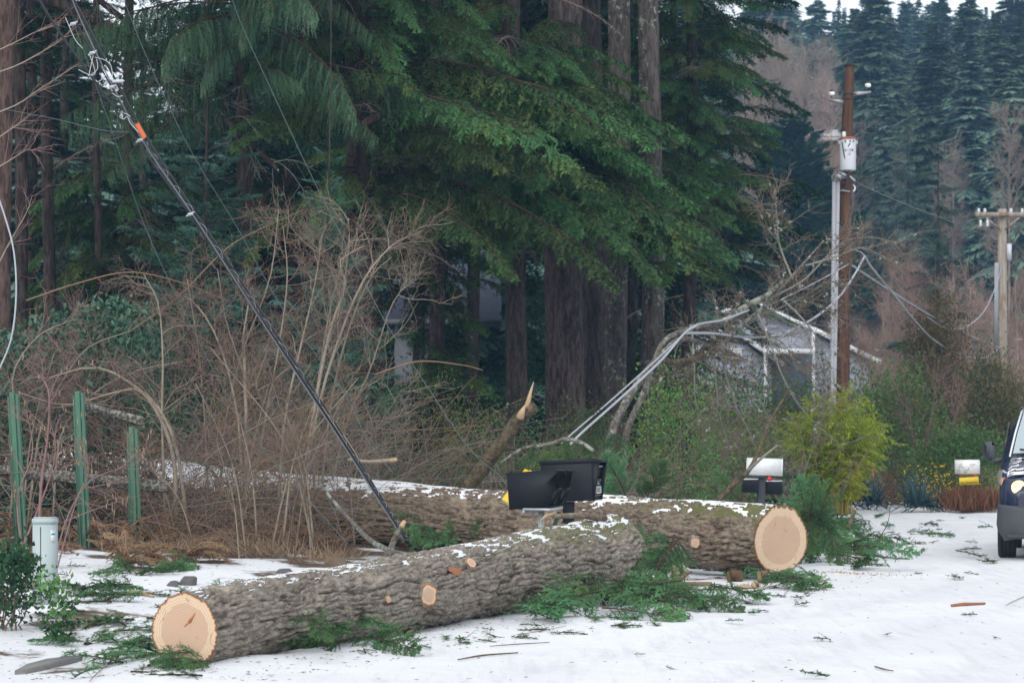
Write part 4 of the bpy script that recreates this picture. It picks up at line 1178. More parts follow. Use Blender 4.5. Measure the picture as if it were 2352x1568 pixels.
wire('thin_wire', 'thin dark wire sagging from the top left over the brush, left of the bundle foot', [(172, 60, 22), (250, 280, 22.4), (334, 523, 22.8), (427, 723, 23), (520, 905, 23), (615, 1045, 23), (720, 1160, 23), (800, 1250, 22.6)], .0045, M_WIREG, 60)
wire('thin_wire', 'thin wire running from top centre left across the brush toward the bundle', [(272, -30, 24), (345, 150, 24), (440, 350, 24.2), (540, 514, 24.4), (650, 710, 24.4), (784, 893, 24), (850, 1020, 23.6), (905, 1088, 23.2)], .005, M_WIREG, 60)
wire('thin_wire', 'long thin wire crossing the dark spruce down to the black mailboxes', [(520, -40, 26), (556, 60, 26), (620, 200, 26), (700, 372, 25.8), (784, 540, 25.6), (880, 730, 25), (985, 893, 24.6), (1078, 1030, 24), (1150, 1095, 23.4), (1195, 1155, 23.2), (1265, 1245, 23)], .0055, M_WIREG, 70)
wire('thin_wire', 'thin nearly level wire from the cedar trunk to the cable bundle', [(15, 252, 24), (120, 272, 22.5), (230, 298, 21), (297, 304, 20.3)], .0045, M_WIREG, 30)
wire('loose_cable', 'pale grey loop of cable hanging at the left picture edge', [(-16, 420, 18), (12, 500, 18), (32, 580, 18), (37, 680, 18), (25, 780, 18), (-8, 862, 18)], .0075, M_PVC, 40, 8)
wire('torn_cable', 'upper pale cable slanting from behind the mailbox to the leaning alder', [(1292, 1020, 27.5), (1300, 1008, 27.6), (1400, 922, 29), (1500, 833, 30.5), (1575, 764, 31.6), (1600, 748, 31.8)], .012, M_PVC, 40)
wire('torn_cable', 'lower pale cable slanting from behind the mailbox to the leaning alder', [(1310, 1020, 27.5), (1340, 990, 27.8), (1430, 910, 29.2), (1520, 826, 30.6), (1588, 752, 31.8), (1660, 735, 33), (1720, 712, 34)], .017, M_PVC, 40)
wire('torn_cable', 'thick pale cable sagging from the leaning alder and up past the brown pole', [(1572, 765, 31.8), (1640, 766, 33), (1730, 775, 35), (1800, 765, 37), (1870, 730, 39), (1925, 684, 40.5), (1960, 635, 41), (1985, 590, 41.5)], .021, M_PVC, 60, 8)
wire('torn_cable', 'pale cable behind the conduit rising to the pole at mid height', [(1740, 712, 40), (1800, 685, 41), (1880, 645, 42.5), (1950, 606, 44)], .013, M_PVC, 40)
wire('torn_cable', 'short grey cable end tied between the pole and the raised cable tip', [(1950, 571, 44), (1975, 578, 43), (1986, 588, 42)], .014, M_PVC, 20)
wire('line_cable', 'steep grey cable dropping from the raised tip to the cypress', [(1986, 588, 42), (2005, 618, 44), (2050, 672, 48), (2100, 735, 53), (2150, 785, 58), (2210, 815, 63), (2260, 822, 67), (2300, 795, 69.7)], .024, M_PVC, 50)
wire('line_cable', 'grey cable running from the brown pole down to the pale pole', [(1958, 610, 44), (2010, 645, 48), (2080, 690, 54), (2150, 732, 60), (2230, 772, 66), (2298, 800, 69.7)], .022, M_PVC, 50)
wire('line_cable', 'dark service cable from the transformer running right past the conifer', [(1966, 420, 45.7), (2020, 444, 50), (2100, 478, 57), (2180, 508, 65), (2300, 556, 79)], .016, M_CABLE, 40)
wire('line_cable', 'grey cable looping up to the pale pole like a hammock', [(2130, 728, 58), (2170, 752, 60), (2215, 752, 63), (2260, 715, 66), (2290, 650, 69), (2300, 612, 69.8)], .016, M_PVC, 40)
wire('line_cable', 'thin cable swagged between far conifer and pale pole', [(1970, 430, 46), (2030, 530, 52), (2095, 605, 58), (2160, 640, 63), (2230, 640, 67), (2285, 610, 69.7)], .011, M_WIREG, 40)
wire('line_cable', 'dark cable leaving the white weather heads to the left', [(1910, 430, 45.7), (1880, 445, 46.5), (1840, 466, 48), (1780, 500, 50)], .013, M_CABLE, 20)
wire('thin_wire', 'pale green wire hanging from the right insulator arm', [(1995, 218, 45.9), (1988, 270, 45.7), (1975, 370, 45.6), (1962, 425, 45.6), (1950, 540, 45.5)], .007, M_WIREG, 30)
wire('thin_wire', 'thin wire hanging from the left insulator arm to the transformer', [(1912, 238, 45.9), (1922, 270, 45.7), (1930, 310, 45.6), (1936, 328, 45.6)], .006, M_WIREG, 16)
wire('thin_wire', 'pale green wire hanging in front of the yellow bamboo', [(1890, 905, 44), (1880, 950, 42), (1865, 1030, 40), (1845, 1092, 38)], .009, M_WIREG, 24)
wire('thin_wire', 'second thin wire bent before the bamboo, ending on the first', [(1893, 920, 44), (1888, 960, 42), (1880, 1010, 40.5), (1866, 1028, 40)], .008, M_WIREG, 20)
wire('thin_wire', 'thin wire falling in front of the blue yuccas', [(1978, 910, 45), (1974, 980, 44), (1960, 1060, 43), (1935, 1130, 41), (1905, 1160, 40)], .007, M_WIREG, 24)
wire('thin_wire', 'thin wire hanging left of the pale pole', [(2252, 520, 69.5), (2245, 640, 69), (2236, 740, 68.5)], .012, M_WIREG, 16)

# ------------------------------------------------------------------ mailboxes
M_BLACK = plain('black_powder_coat', (.009, .011, .016), .55, .22, bump=.08)
M_HOLE = plain('mailbox_inside', (.006, .006, .008), .8, .1)
M_DIGIT = plain('white_digits', (.72, .73, .74), .5, .3)
M_YEL = plain('yellow_plastic', (.62, .44, .025), .45, .4)
M_WMB = NT('mildewed_white_mailbox'); v = M_WMB.coord('Object')
c = M_WMB.mix(M_WMB.step(M_WMB.noise(24, 7, .75, v), .54, .72), (.68, .70, .71), (.20, .23, .17)); M_WMB = M_WMB.done(M_WMB.bsdf(c, .5, .3))
M_WHITE = plain('white_mailbox', (.70, .71, .71), .45, .35, var=.06)
M_PAINTP = plain('worn_black_post', (.06, .065, .08), .8, .2, var=.6, scale=30)

def locking_box(parent, M, L, W, H, digits, hood=.055):
    """mailbox with a hooded, recessed front; front toward +x, width along y, M = its frame"""
    prof = [(-L / 2, 0), (L / 2 - .065, .012), (L / 2 - .03, .13), (L / 2 - .012, H * .44), (L / 2 + hood - .03, H - .035), (L / 2 + hood, H - .018), (L / 2 - .02, H), (-L / 2, H)]
    mb = MB(); th = .006
    for s in (-1, 1):
        mb.prism(prof, s * W / 2 - th / 2, s * W / 2 + th / 2, lambda a, b, w: (a, w, b))
    mb.box((-L / 2 + .003, 0, H / 2), (.006, W - .008, H - .004)); mb.box((-.01, 0, H - .003), (L - .02, W - .008, .005)); mb.box((-.033, 0, .006), (L - .07, W - .008, .008))
    mb.box((L / 2 + hood * .42, 0, H - .012), (hood * 1.05, W - .008, .006), Matrix.Rotation(math.radians(14), 4, 'Y'))
    b = mb.build('mailbox', M_BLACK, parent); b.matrix_local = M
    mb = MB(); mb.box((L / 2 - .055, 0, H * .70), (.006, W - .01, H * .54)); mb.build('slot_recess', M_HOLE, b)
    mb = MB(); mb.prism([(L / 2 - .07, .02), (L / 2 - .034, .13), (L / 2 - .018, H * .44), (L / 2 - .05, H * .44)], -W / 2 + .005, W / 2 - .005, lambda a, c, w: (a, w, c)); d = mb.build('door', M_BLACK, b)
    mb = MB(); mb.box((L / 2 - .012, 0, H * .46), (.05, W * .6, .018), bev=.004); mb.build('handle', M_BLACK, b)
    ang = math.atan2(.036, .11)
    Mt = Matrix.Translation((L / 2 - .046, 0, .10)) @ Matrix.Rotation(ang, 4, 'Y') @ Matrix(((0, 0, 1, 0), (1, 0, 0, 0), (0, 1, 0, 0), (0, 0, 0, 1)))
    text(b, digits, .075, Mt, M_DIGIT, 'house_number', .0012)
    return b

YB = 22.4
pb = on_ground(1243, YB)
mbx = thing('mailbox_stand', 'two black slanted mailboxes side by side on one galvanised post', 'mailbox', pb)
zt = P(1240, 1172, YB).z - pb.z
mb = MB(); mb.box((.0, -.022, zt / 2 - .1), (.055, .006, zt + .2)); 
for s in (-1, 1): mb.box((s * .026, .0, zt / 2 - .1), (.006, .04, zt + .2))
for k in range(int(zt / .06)): mb.box((0, -.0265, .1 + k * .06), (.012, .004, .02))
mb.build('post', M_GALV, mbx)
Rz = Matrix.Rotation(math.radians(-14), 4, 'Z')
mb = MB(); mb.box((.02, .16, zt + .012), (.26, .56, .024), Rz, 0, .004); mb.box((-.1, .16, zt - .012), (.012, .56, .04), Rz); mb.build('bracket', M_GALV, mbx)
mb = MB(); mb.tube([(.05, .0, zt - .34), (.17, .1, zt - .02)], .018, 4); mb.build('brace', plain('green_brace', (.02, .05, .045), .6, .3), mbx)
tilt = Matrix.Rotation(math.radians(-4.5), 4, 'Y')
c1 = P(1233, 1172, YB) - pb + Vector((0, .10, .022))
locking_box(mbx, Matrix.Translation(c1) @ Rz @ tilt, .46, .27, .345, '119')
locking_box(mbx, Matrix.Translation(c1 + Vector((.085, .30, -.005))) @ Rz @ tilt, .46, .27, .345, '183')
# yellow newspaper tube behind
yt = thing('newspaper_tube', 'yellow plastic newspaper tube tilted behind the two black mailboxes', 'newspaper tube', P(1199, 1128, 23.15))
def news_tube(L, W, H):
    n = 10
    prof = [(-W / 2, 0), (-W / 2, H * .6)] + [(-W / 2 * math.cos(q), H * .6 + H * .4 * math.sin(q)) for q in np.linspace(.2, math.pi - .2, n)] + [(W / 2, H * .6), (W / 2, 0)]
    k = len(prof); V = [(-L / 2, a, b) for a, b in prof] + [(L / 2, a, b) for a, b in prof] + [(-L / 2, a * .93, b * .95 + .004) for a, b in prof] + [(L / 2, a * .93, b * .95 + .004) for a, b in prof]
    F = [(i, (i + 1) % k, k + (i + 1) % k, k + i) for i in range(k)] + [(2 * k + i, 3 * k + i, 3 * k + (i + 1) % k, 2 * k + (i + 1) % k) for i in range(k)] + [(k + i, k + (i + 1) % k, 3 * k + (i + 1) % k, 3 * k + i) for i in range(k)]
    mb = MB(); mb.add(V, np.array(F)); mb.add(V[:k] + [(-L / 2, 0, H / 2)], np.array([(i, k, (i + 1) % k) for i in range(k)]))
    return mb
o = news_tube(.37, .13, .13).build('tube', M_YEL, yt)
yt.rotation_euler = (math.radians(38), math.radians(-52), math.radians(12))
mb = MB(); mb.box((.195, 0, .03), (.04, .12, .008)); mb.build('lip', M_YEL, yt)
mb = MB(); mb.box((-.04, 0, -.02), (.3, .03, .03)); mb.build('mounting_bar', M_GALV, yt)

YC = 23.5
pc_ = on_ground(1306, YC)
m2 = thing('parcel_mailbox', 'large black square parcel mailbox numbered 92220 on a black post', 'mailbox', pc_)
zt = P(1306, 1152, YC).z - pc_.z
mb = MB(); mb.box((0, 0, zt / 2 - .1), (.115, .10, zt + .2), None, 0, .006); mb.build('post', M_BLACK, m2)
M2 = Matrix.Translation((.03, .08, zt)) @ Matrix.Rotation(math.radians(-15), 4, 'Z') @ Matrix.Rotation(math.radians(-2), 4, 'Y')
L, W, H = .52, .34, .385
mb = MB(); mb.box((0, 0, H / 2 + .003), (L, W, H - .008), None, 0, .008); body = mb.build('body', M_BLACK, m2); body.matrix_local = M2
mb = MB(); mb.prism([(-L / 2 - .01, H - .01), (L / 2 + .075, H - .01), (L / 2 + .075, H + .012), (L / 2, H + .03), (-L / 2 - .01, H + .02)], -W / 2 - .008, W / 2 + .008, lambda a, b, w: (a, w, b)); mb.build('lid', M_BLACK, body)
for s in (-1, 1):
    mb = MB(); mb.prism([(L / 2, 0), (L / 2 + .012, .01), (L / 2 + .072, H - .012), (L / 2, H - .012)], s * W / 2 - .004, s * W / 2 + .004, lambda a, b, w: (a, w, b)); mb.build('side_cheek', M_BLACK, body)
mb = MB(); mb.box((L / 2 + .006, 0, H * .27), (.012, W - .03, H * .5), None, 0, .003); d = mb.build('door', M_BLACK, body)
mb = MB(); mb.box((L / 2 + .006, 0, H * .70), (.012, W - .03, H * .30), None, 0, .003); mb.build('door', M_BLACK, body)
mb = MB(); mb.tube([(L / 2 + .03, -W * .36, H * .87), (L / 2 + .03, W * .36, H * .87)], .009, 8); mb.build('handle', M_GALV, body)
mb = MB(); mb.lathe([(.012, 0), (.012, .01), (0, .012)], 10, (L / 2 + .012, 0, H * .44), 0, (1, 0, 0)); mb.build('lock', M_GALV, body)
mb = MB()
for k in range(4):
    for hh in (.535, .025): mb.box((L / 2 + .0135, (-.36 + .24 * k) * W, H * hh), (.004, .028, .009))
for hh in (.50, .14): mb.box((L / 2 + .013, 0, H * hh), (.003, W * .8, .003))
mb.build('hinge', M_GALV, body)
VERT = Matrix(((0, 0, 1, 0), (1, 0, 0, 0), (0, 1, 0, 0), (0, 0, 0, 1)))
text(body, '92220', .105, Matrix.Translation((L / 2 + .0145, 0, H * .27)) @ VERT, M_DIGIT, 'house_number', .001)

def arch_box(L, W, H, n=14):
    prof = [(-W / 2, 0), (-W / 2, H - W / 2)] + [(-W / 2 * math.cos(q), H - W / 2 + W / 2 * math.sin(q)) for q in np.linspace(.15, math.pi - .15, n)] + [(W / 2, H - W / 2), (W / 2, 0)]
    return prof
def rural_box(t, M, L, W, H, mat, front=1):
    prof = arch_box(L, W, H)
    mb = MB(); mb.prism(prof, -L / 2, L / 2, lambda a, b, w: (w, a, b)); b = mb.build('box', mat, t); b.matrix_local = M
    mb = MB(); mb.prism([(a * 1.03, b_ * 1.015) for a, b_ in prof], front * (L / 2 + .002), front * (L / 2 + .022), lambda a, c, w: (w, a, c)); mb.build('door', mat, b)
    mb = MB(); mb.box((front * (L / 2 + .03), 0, H * .95), (.03, .02, .05), None, 0, .004); mb.build('latch', M_DARKP, b)
    return b
YW = 33.0
pw = on_ground(1748, YW)
w1 = thing('rural_mailbox', 'mildewed white mailbox over black tubes on a peeling post behind the log', 'mailbox', pw)
zb = P(1748, 1093, YW).z - pw.z
mb = MB(); mb.box((0, 0.02, zb / 2 - .15), (.10, .09, zb + .3), None, 0, .006); mb.build('post', M_PAINTP, w1)
Rw = Matrix.Translation((.035, 0, zb + .012)) @ Matrix.Rotation(math.radians(-8), 4, 'Z') @ Matrix.Rotation(math.radians(2.0), 4, 'Y')
rural_box(w1, Rw, .47, .19, .235, M_WMB)
mb = MB(); mb.box((.03, 0, zb - .005), (.38, .16, .025)); mb.build('shelf_board', M_PAINTP, w1)
for s in (-1, 1):
    mb = MB(); mb.box((s * .155 + (.02 if s > 0 else -.0), -.02, zb - .135 - (.025 if s > 0 else 0)), (.22, .17, .175), None, 0, .01); nb_ = mb.build('newspaper_box', M_BLACK, w1)
    mb = MB(); mb.box((s * .155 + (.02 if s > 0 else -.0), -.02, zb - .04 - (.025 if s > 0 else 0)), (.215, .16, .012)); mb.build('snow_rim', M_CAP, nb_)
mb = MB(); mb.lathe([(.028, 0), (.03, .012), (.012, .02), (0, .02)], 12, (.105, -.1, zb - .03), 0, (0, -1, 0)); mb.build('reflector', plain('red_reflector', (.55, .02, .02), .35, .5), w1)

YR = 46.0
pr = on_ground(2222, YR)
w2 = thing('rural_mailbox', 'white mailbox painted with a flower on a wooden post by the brown grass', 'mailbox', pr)
zb = P(2222, 1092, YR).z - pr.z
mb = MB(); mb.box((.0, 0, zb / 2 - .15), (.10, .09, zb + .3)); mb.build('post', M_WOODB, w2)
mb = MB(); mb.box((-.09, .02, zb * .28), (.06, .06, zb * .6)); mb.build('stake', plain('red_brown_stake', (.16, .06, .04), .85), w2)
Rw = Matrix.Translation((-.02, 0, zb + .035)) @ Matrix.Rotation(math.radians(-4), 4, 'Z')
b = rural_box(w2, Rw, .44, .20, .27, M_WHITE)
mb = MB(); mb.box((0, 0, zb + .01), (.34, .15, .03)); mb.build('shelf_board', M_WOODB, w2)
col = {'b': plain('painted_blue', (.10, .22, .55), .5), 'r': plain('painted_pink', (.60, .08, .22), .5), 'g': plain('painted_green', (.10, .38, .20), .5), 'k': plain('painted_grey', (.16, .17, .16), .6)}
def strokes(par, name, mat, segs, y=-.1035):
    mb = MB()
    for x0, z0, x1, z1, w in segs:
        d = Vector((x1 - x0, 0, z1 - z0)); L = d.length; a = math.atan2(d.z, d.x)
        mb.box(((x0 + x1) / 2, y, (z0 + z1) / 2), (L, .004, w), Matrix.Rotation(-a, 4, 'Y'))
    return mb.build(name, mat, par)
strokes(b, 'painted_flower', col['b'], [(.02, .085, .045, .075, .018), (.0, .08, .01, .06, .014)]); strokes(b, 'painted_petal', col['r'], [(.03, .125, .03, .105, .016), (-.045, .085, -.02, .065, .014)])
strokes(b, 'painted_leaf', col['g'], [(-.06, .04, .0, .03, .02), (-.03, .025, -.01, .015, .012)])
strokes(b, 'painted_squiggle', col['k'], [(-.15, .17, -.09, .20, .008), (-.16, .12, -.10, .15, .010), (-.11, .15, -.06, .11, .010), (-.19, .07, -.13, .085, .008), (-.17, .05, -.13, .06, .007), (.12, .165, .15, .185, .012)])
ring = [(.085 + .026 * math.cos(q), .165 + .03 * math.sin(q)) for q in np.linspace(0, 2 * math.pi, 13)]
strokes(b, 'faded_number', plain('faded_grey', (.45, .46, .46), .6), [(ring[k][0], ring[k][1], ring[k + 1][0], ring[k + 1][1], .008) for k in range(12)])
mb = MB(); mb.lathe([(.026, 0), (.026, .012), (0, .014)], 10, (.13, -.09, zb + .005), 0, (0, -1, 0)); mb.build('reflector', bpy.data.materials['red_reflector'], w2)
yn = thing('newspaper_tube', 'yellow newspaper tube with black lettering under the flower painted mailbox', 'newspaper tube', P(2226, 1113, YR - .12), (0, math.radians(-3.5), math.radians(-10)))
news_tube(.36, .15, .15).build('tube', M_YEL, yn)
text(yn, 'The Oregonian', .052, Matrix.Translation((0.0, -.0768, .05)) @ FACE, M_INK)
mb = MB(); mb.box((.2, 0, .0), (.06, .14, .008)); mb.build('lip', M_YEL, yn)

# ------------------------------------------------------------------ green posts, rail, pedestal
def post_mat():
    t = NT('peeling_green_paint'); v = t.coord('Object', (14, 14, 1.0)); n = t.noise(2.2, 7, .65, v, .4); n2 = t.noise(1.4, 4, .6, t.coord('Object', (4, 4, .9)))
    c = t.mix(t.noise(3, 4, .6, v), (.048, .118, .082), (.082, .175, .122)); c = t.mix(t.step(t.math('ADD', n, t.math('MULTIPLY', n2, .35)), .76, .84), c, (.22, .205, .18))
    c = t.mix(t.step(t.noise(2.5, 5, .6, t.coord('Object')), .62, .75), c, (.10, .125, .05))
    return t.done(t.bsdf(c, .8, .2, 0, t.bump(n, .6, .01)))
M_POST = post_mat()
posts = [((28, 900), (47, 1268), 'leftmost of three peeling green posts, half hidden by bracken'), ((178, 898), (193, 1275), 'tallest clear green post, right behind the grey pedestal'), ((302, 980), (310, 1268), 'green post beside the snowy end of the brown log')]
for (xt, yt_), (xb, yb), lab in posts:
    Yp = 25.5
    p0 = P(xb, yb, Yp); p0.z = gz1(p0.x, Yp); p1 = P(xt, yt_, Yp)
    t = thing('green_post', lab, 'post', p0, group='green posts before the laurel hedge')
    ax = p1 - p0; H = ax.length
    M = Vector((0, 0, 1)).rotation_difference(ax).to_matrix()
    mb = MB(); mb.box(M @ Vector((0, 0, H / 2 - .15)), (.058, .09, H + .3), M, 0, .006); mb.box(M @ Vector((.047, .012, H / 2 - .15)), (.036, .075, H + .26), M, 0, .005); mb.box(M @ Vector((-.042, .014, H / 2 - .1)), (.026, .07, H + .1), M, 0, .005)
    mb.build('board', M_POST, t)
def rail(pix0, pix1, label, Yr=25.75, w=.13):
    a, b = P(*pix0, Yr), P(*pix1, Yr); c = (a + b) / 2; d = b - a
    t = NT('lichened_rail') if 'lichened_rail' not in bpy.data.materials else None
    if t:
        v = t.coord('Object'); t.done(t.bsdf(t.mix(t.step(t.noise(30, 6, .7, v), .45, .62), (.075, .065, .05), (.26, .265, .25)), .9, .1, 0, t.bump(t.noise(20, 5, .6, v), .6, .01)))
    mb = MB(); mb.box((0, 0, 0), (d.length, .05, w), Matrix.Rotation(-math.atan2(d.z, d.x), 4, 'Y'), 0, .01)
    o = mb.build('rail', bpy.data.materials['lichened_rail']); o.location = c
    return tag(o, label, 'rail', 'old rails of the post fence')
rail((-60, 1075), (185, 1098), 'lichened grey rail between the two left green posts')
rail((190, 1100), (385, 1118), 'mossy dark rail ending past the third green post')
rail((178, 930), (330, 968), 'rail under the brush joining the post tops', 25.8, .10)

pp = G(104, 1385)
pd = thing('cable_pedestal', 'pale grey telecom pedestal in the ivy at the left', 'pedestal', pp)
M_PED = plain('pedestal_plastic', (.33, .39, .40), .5, .35, var=.06)
Hp = P(104, 1200, pp.y).z - pp.z
w = 52 / FPX * pp.y
prof = [(-.5, -.35), (-.42, -.5), (.30, -.5), (.5, -.30), (.5, .35), (.4, .45), (-.4, .45), (-.5, .35)]
mb = MB(); mb.prism([(a * w, b * w * .9) for a, b in prof], -.1, Hp, lambda a, b, z: (a, b, z)); bd_ = mb.build('housing', M_PED, pd)
mb = MB(); mb.prism([(a * w * 1.05, b * w * .95) for a, b in prof], Hp - .005, Hp + .035, lambda a, b, z: (a, b, z)); cp = mb.build('cap', M_PED, pd)
mb = MB(); mb.prism([(a * w * .93, b * w * .83) for a, b in prof], Hp + .035, Hp + .045, lambda a, b, z: (a, b, z)); mb.build('cap_top', M_PED, cp)
mb = MB(); mb.box((-.12 * w, -.452 * w, Hp / 2), (.006, .004, Hp - .06)); mb.build('seam', M_DARKP, bd_)
Ml = Matrix.Rotation(math.radians(45), 3, 'Z')
mb = MB(); mb.box((.41 * w, -.372 * w, Hp - .10), (.040, .003, .085), Ml); lb = mb.build('label_plate', M_TRIM, pd)
mb = MB(); mb.box((.414 * w, -.376 * w, Hp - .085), (.036, .003, .018), Ml); mb.build('teal_stripe', plain('teal_print', (.02, .33, .36), .5), lb)
mb = MB()
for k in range(3): mb.box((.412 * w + .006 * (k - 1), -.374 * w + .006 * (k - 1), Hp - .065), (.006, .003, .006), Ml)
mb.build('small_print', M_INK, lb)
for k in range(5):
    pass
# ------------------------------------------------------------------ the van
def paint():
    t = NT('navy_car_paint'); v = t.coord('Object')
    c = t.mix(t.step(t.noise(6, 6, .7, v), .5, .8), (.008, .014, .042), (.016, .022, .046))
    return t.done(t.bsdf(c, .25, .35, .0, None, .35))
M_PAINT = paint()
M_BUMP = plain('grey_bumper_plastic', (.050, .054, .062), .55, .35, bump=.1)
M_TYRE = plain('tyre_rubber', (.018, .018, .019), .8, .2, var=.2)
M_RIM = plain('wheel_rim', (.30, .31, .33), .35, .5, .7)
M_WIND = NT('windscreen'); M_WIND = M_WIND.done(M_WIND.bsdf((.30, .36, .38), .06, .8))  # pale grey-green base colour stands in for the reflected sky
M_LENS = NT('headlight_lens'); M_LENS = M_LENS.done(M_LENS.bsdf((.30, .31, .34), .12, .6))
def lamp(name, col, s):
    t = NT(name); e = t.n('Emission'); e.inputs[0].default_value = (*col, 1); e.inputs[1].default_value = s
    return t.done(e)
M_LIT = lamp('lit_headlamp', (1.0, .62, .27), 2.0)
M_AMBER = plain('amber_lens', (.48, .20, .08), .3, .5)

YV = 28.64
vx0 = (2291 - CX) / FPX * YV
van = thing('van', 'dark navy van with headlights on, cut by the right picture edge', 'van', (6.66, YV - .05, gz1(6.66, YV)), (0, 0, math.radians(-13.5)))
# body: stations along y (0 = front axle, + = rearward), each a half section of (half width, z)
def sect(hw, z0, z1, crown, sh, top):
    return [(hw * .90, z0), (hw * .985, z0 + .12), (hw, z0 + (z1 - z0) * .45), (hw * .985, z1 - .02), (hw * sh, z1 + (crown - z1) * .55), (top, crown - .03), (top * .6, crown), (0, crown + .012)]
stn = [(-.70, sect(.62, .36, .74, .80, .95, .54)), (-.66, sect(.74, .33, .80, .88, .96, .62)), (-.55, sect(.82, .32, .88, .97, .96, .66)), (-.2, sect(.855, .30, .98, 1.10, .95, .70)), (.12, sect(.86, .30, 1.04, 1.20, .955, .72)),
       (.50, sect(.862, .30, 1.08, 1.46, .93, .66)), (.85, sect(.862, .30, 1.10, 1.72, .90, .60)), (1.15, sect(.862, .30, 1.10, 1.80, .89, .62)), (2.2, sect(.862, .30, 1.10, 1.845, .89, .64)), (3.4, sect(.86, .30, 1.10, 1.84, .89, .64)), (3.55, sect(.84, .34, 1.08, 1.80, .88, .60))]
def loft(sts):
    V, m = [], 0
    for y, s in sts:
        full = [(-a, z) for a, z in s] + [(a, z) for a, z in s[-2::-1]]
        m = len(full); V += [(a, y, z) for a, z in full]
    F = [(i * m + j, i * m + j + 1, (i + 1) * m + j + 1, (i + 1) * m + j) for i in range(len(sts) - 1) for j in range(m - 1)]
    cap = [[i for i in range(m)], [(len(sts) - 1) * m + i for i in range(m)]]
    return V, F, cap, m
V, F, cap, m = loft(stn)
V0 = list(V); 
mb = MB(); mb.add(V, np.array(F))
for cc in cap:
    c = np.mean([V[i] for i in cc], 0); k = len(V0)
    mb.add([V[i] for i in cc] + [tuple(c)], np.array([(i, i + 1, m) for i in range(m - 1)] + [(m - 1, 0, m)]))
mb.add([V[i * m] for i in range(len(stn))] + [V[i * m + m - 1] for i in range(len(stn))], np.array([(i, i + 1, len(stn) + i + 1, len(stn) + i) for i in range(len(stn) - 1)]))
body = mb.build('body', M_PAINT, van, True)
# windscreen and side glass lie a little proud of the body
def strip(name, mat, pts, par, th=.006):
    q = [Vector(p) for p in pts]; nrm = (q[1] - q[0]).cross(q[2] - q[0]).normalized()
    if nrm.y > 0 and abs(nrm.y) > .3: nrm = -nrm
    mb = MB(); VV = [tuple(p + nrm * th) for p in q] + [tuple(p - nrm * th) for p in q]; k = len(q)
    mb.add(VV + [tuple(sum(q, Vector()) / k + nrm * th)], [np.array([(i, (i + 1) % k, k + (i + 1) % k, k + i) for i in range(k)]), np.array([(2 * k, i, (i + 1) % k) for i in range(k)])])
    return mb.build(name, mat, par)
ws = []
for y, hw, z in ((.13, .70, 1.225), (.50, .655, 1.475), (.84, .59, 1.725)):
    ws.append([(x * hw, y - .035 - .03 * (1 - x * x), z + .012 + .016 * (1 - x * x)) for x in np.linspace(-1, 1, 9)])
mb = MB(); mb.add([p for r in ws for p in r], np.array([(i * 9 + j, i * 9 + j + 1, (i + 1) * 9 + j + 1, (i + 1) * 9 + j) for i in range(2) for j in range(8)]))
wsh = mb.build('windscreen', M_WIND, van, True)
mb = MB()
for s in (-1, 1):
    mb = MB(); mb.tube([(s * .735, .06, 1.20), (s * .68, .47, 1.49), (s * .615, .84, 1.745)], .012, 6); mb.build('screen_surround', M_CAP, wsh)
for s in (-1, 1):
    strip('side_window', M_GLASS, [(s * .845, .75, 1.13), (s * .845, 1.55, 1.13), (s * .77, 1.50, 1.62), (s * .775, 1.0, 1.60)], van)
    mb = MB(); mb.box((0, 0, 0), (.155, .10, .24), None, 0, .045); mi = mb.build('wing_mirror', M_BUMP, van); mi.location = (s * .985, .30, 1.26)
    mb = MB(); mb.tube([(-s * .17, .02, -.10), (-s * .03, 0, -.11)], .028, 8); mb.build('mirror_arm', M_BUMP, mi)
    # headlight
    hl = [(s * .50, -.655, .80), (s * .60, -.63, .76), (s * .76, -.57, .78), (s * .845, -.35, .90), (s * .852, -.14, 1.02), (s * .79, -.24, 1.035), (s * .66, -.46, .945)]
    q = [Vector(p) + Vector((s * .012, -.022, .012)) for p in hl]
    mb = MB(); c = sum(q, Vector()) / len(q) + Vector((s * .02, -.03, .01)); k = len(q)
    back = [p - Vector((s * .03, -.05, .02)) for p in q]
    mb.add([tuple(p) for p in q] + [tuple(c)] + [tuple(p) for p in back], [np.array([(i, (i + 1) % k, k) for i in range(k)]), np.array([(i, k + 1 + i, k + 1 + (i + 1) % k, (i + 1) % k) for i in range(k)])])
    h = mb.build('headlight', M_LENS, van, True)
    mb = MB(); mb.lathe([(0, 0), (.06, .004), (.088, .02), (.09, .05)], 16, (s * .60, -.672, .845), 0, (-s * -.25, .93, -.2)); mb.build('lamp', M_LIT, h, True)
    mb = MB(); mb.box((s * .795, -.50, .905), (.05, .05, .11), Matrix.Rotation(math.radians(s * 40), 4, 'Z'), 0, .015); mb.build('indicator', M_AMBER, h)
    # wheels
    for y, nm in ((0.02, 'f'), (2.55, 'r')):
        w = thing('wheel', None, None); w.parent = van; w.location = (s * .765, y, .315)
        R, wd = .325, .205
        pr_ = [(R * .62, -wd / 2), (R * .92, -wd / 2), (R * .985, -wd / 2 + .02)]
        for g in range(4):
            z0 = -wd / 2 + .025 + g * .042; pr_ += [(R, z0), (R, z0 + .032), (R - .012, z0 + .034), (R - .012, z0 + .040)]
        pr_ += [(R, wd / 2 - .02), (R * .985, wd / 2 - .012), (R * .92, wd / 2), (R * .62, wd / 2)]
        mb = MB(); mb.lathe(pr_, 40, (0, 0, 0), 0, (1, 0, 0)); mb.build('tyre', M_TYRE, w)
        mb = MB(); mb.lathe([(0, -.05), (.06, -.05), (R * .58, -.03), (R * .63, 0), (R * .58, .05), (.06, .07), (0, .075)], 24, (0, 0, 0), 0, (s, 0, 0)); mb.build('rim', M_RIM, w, True)
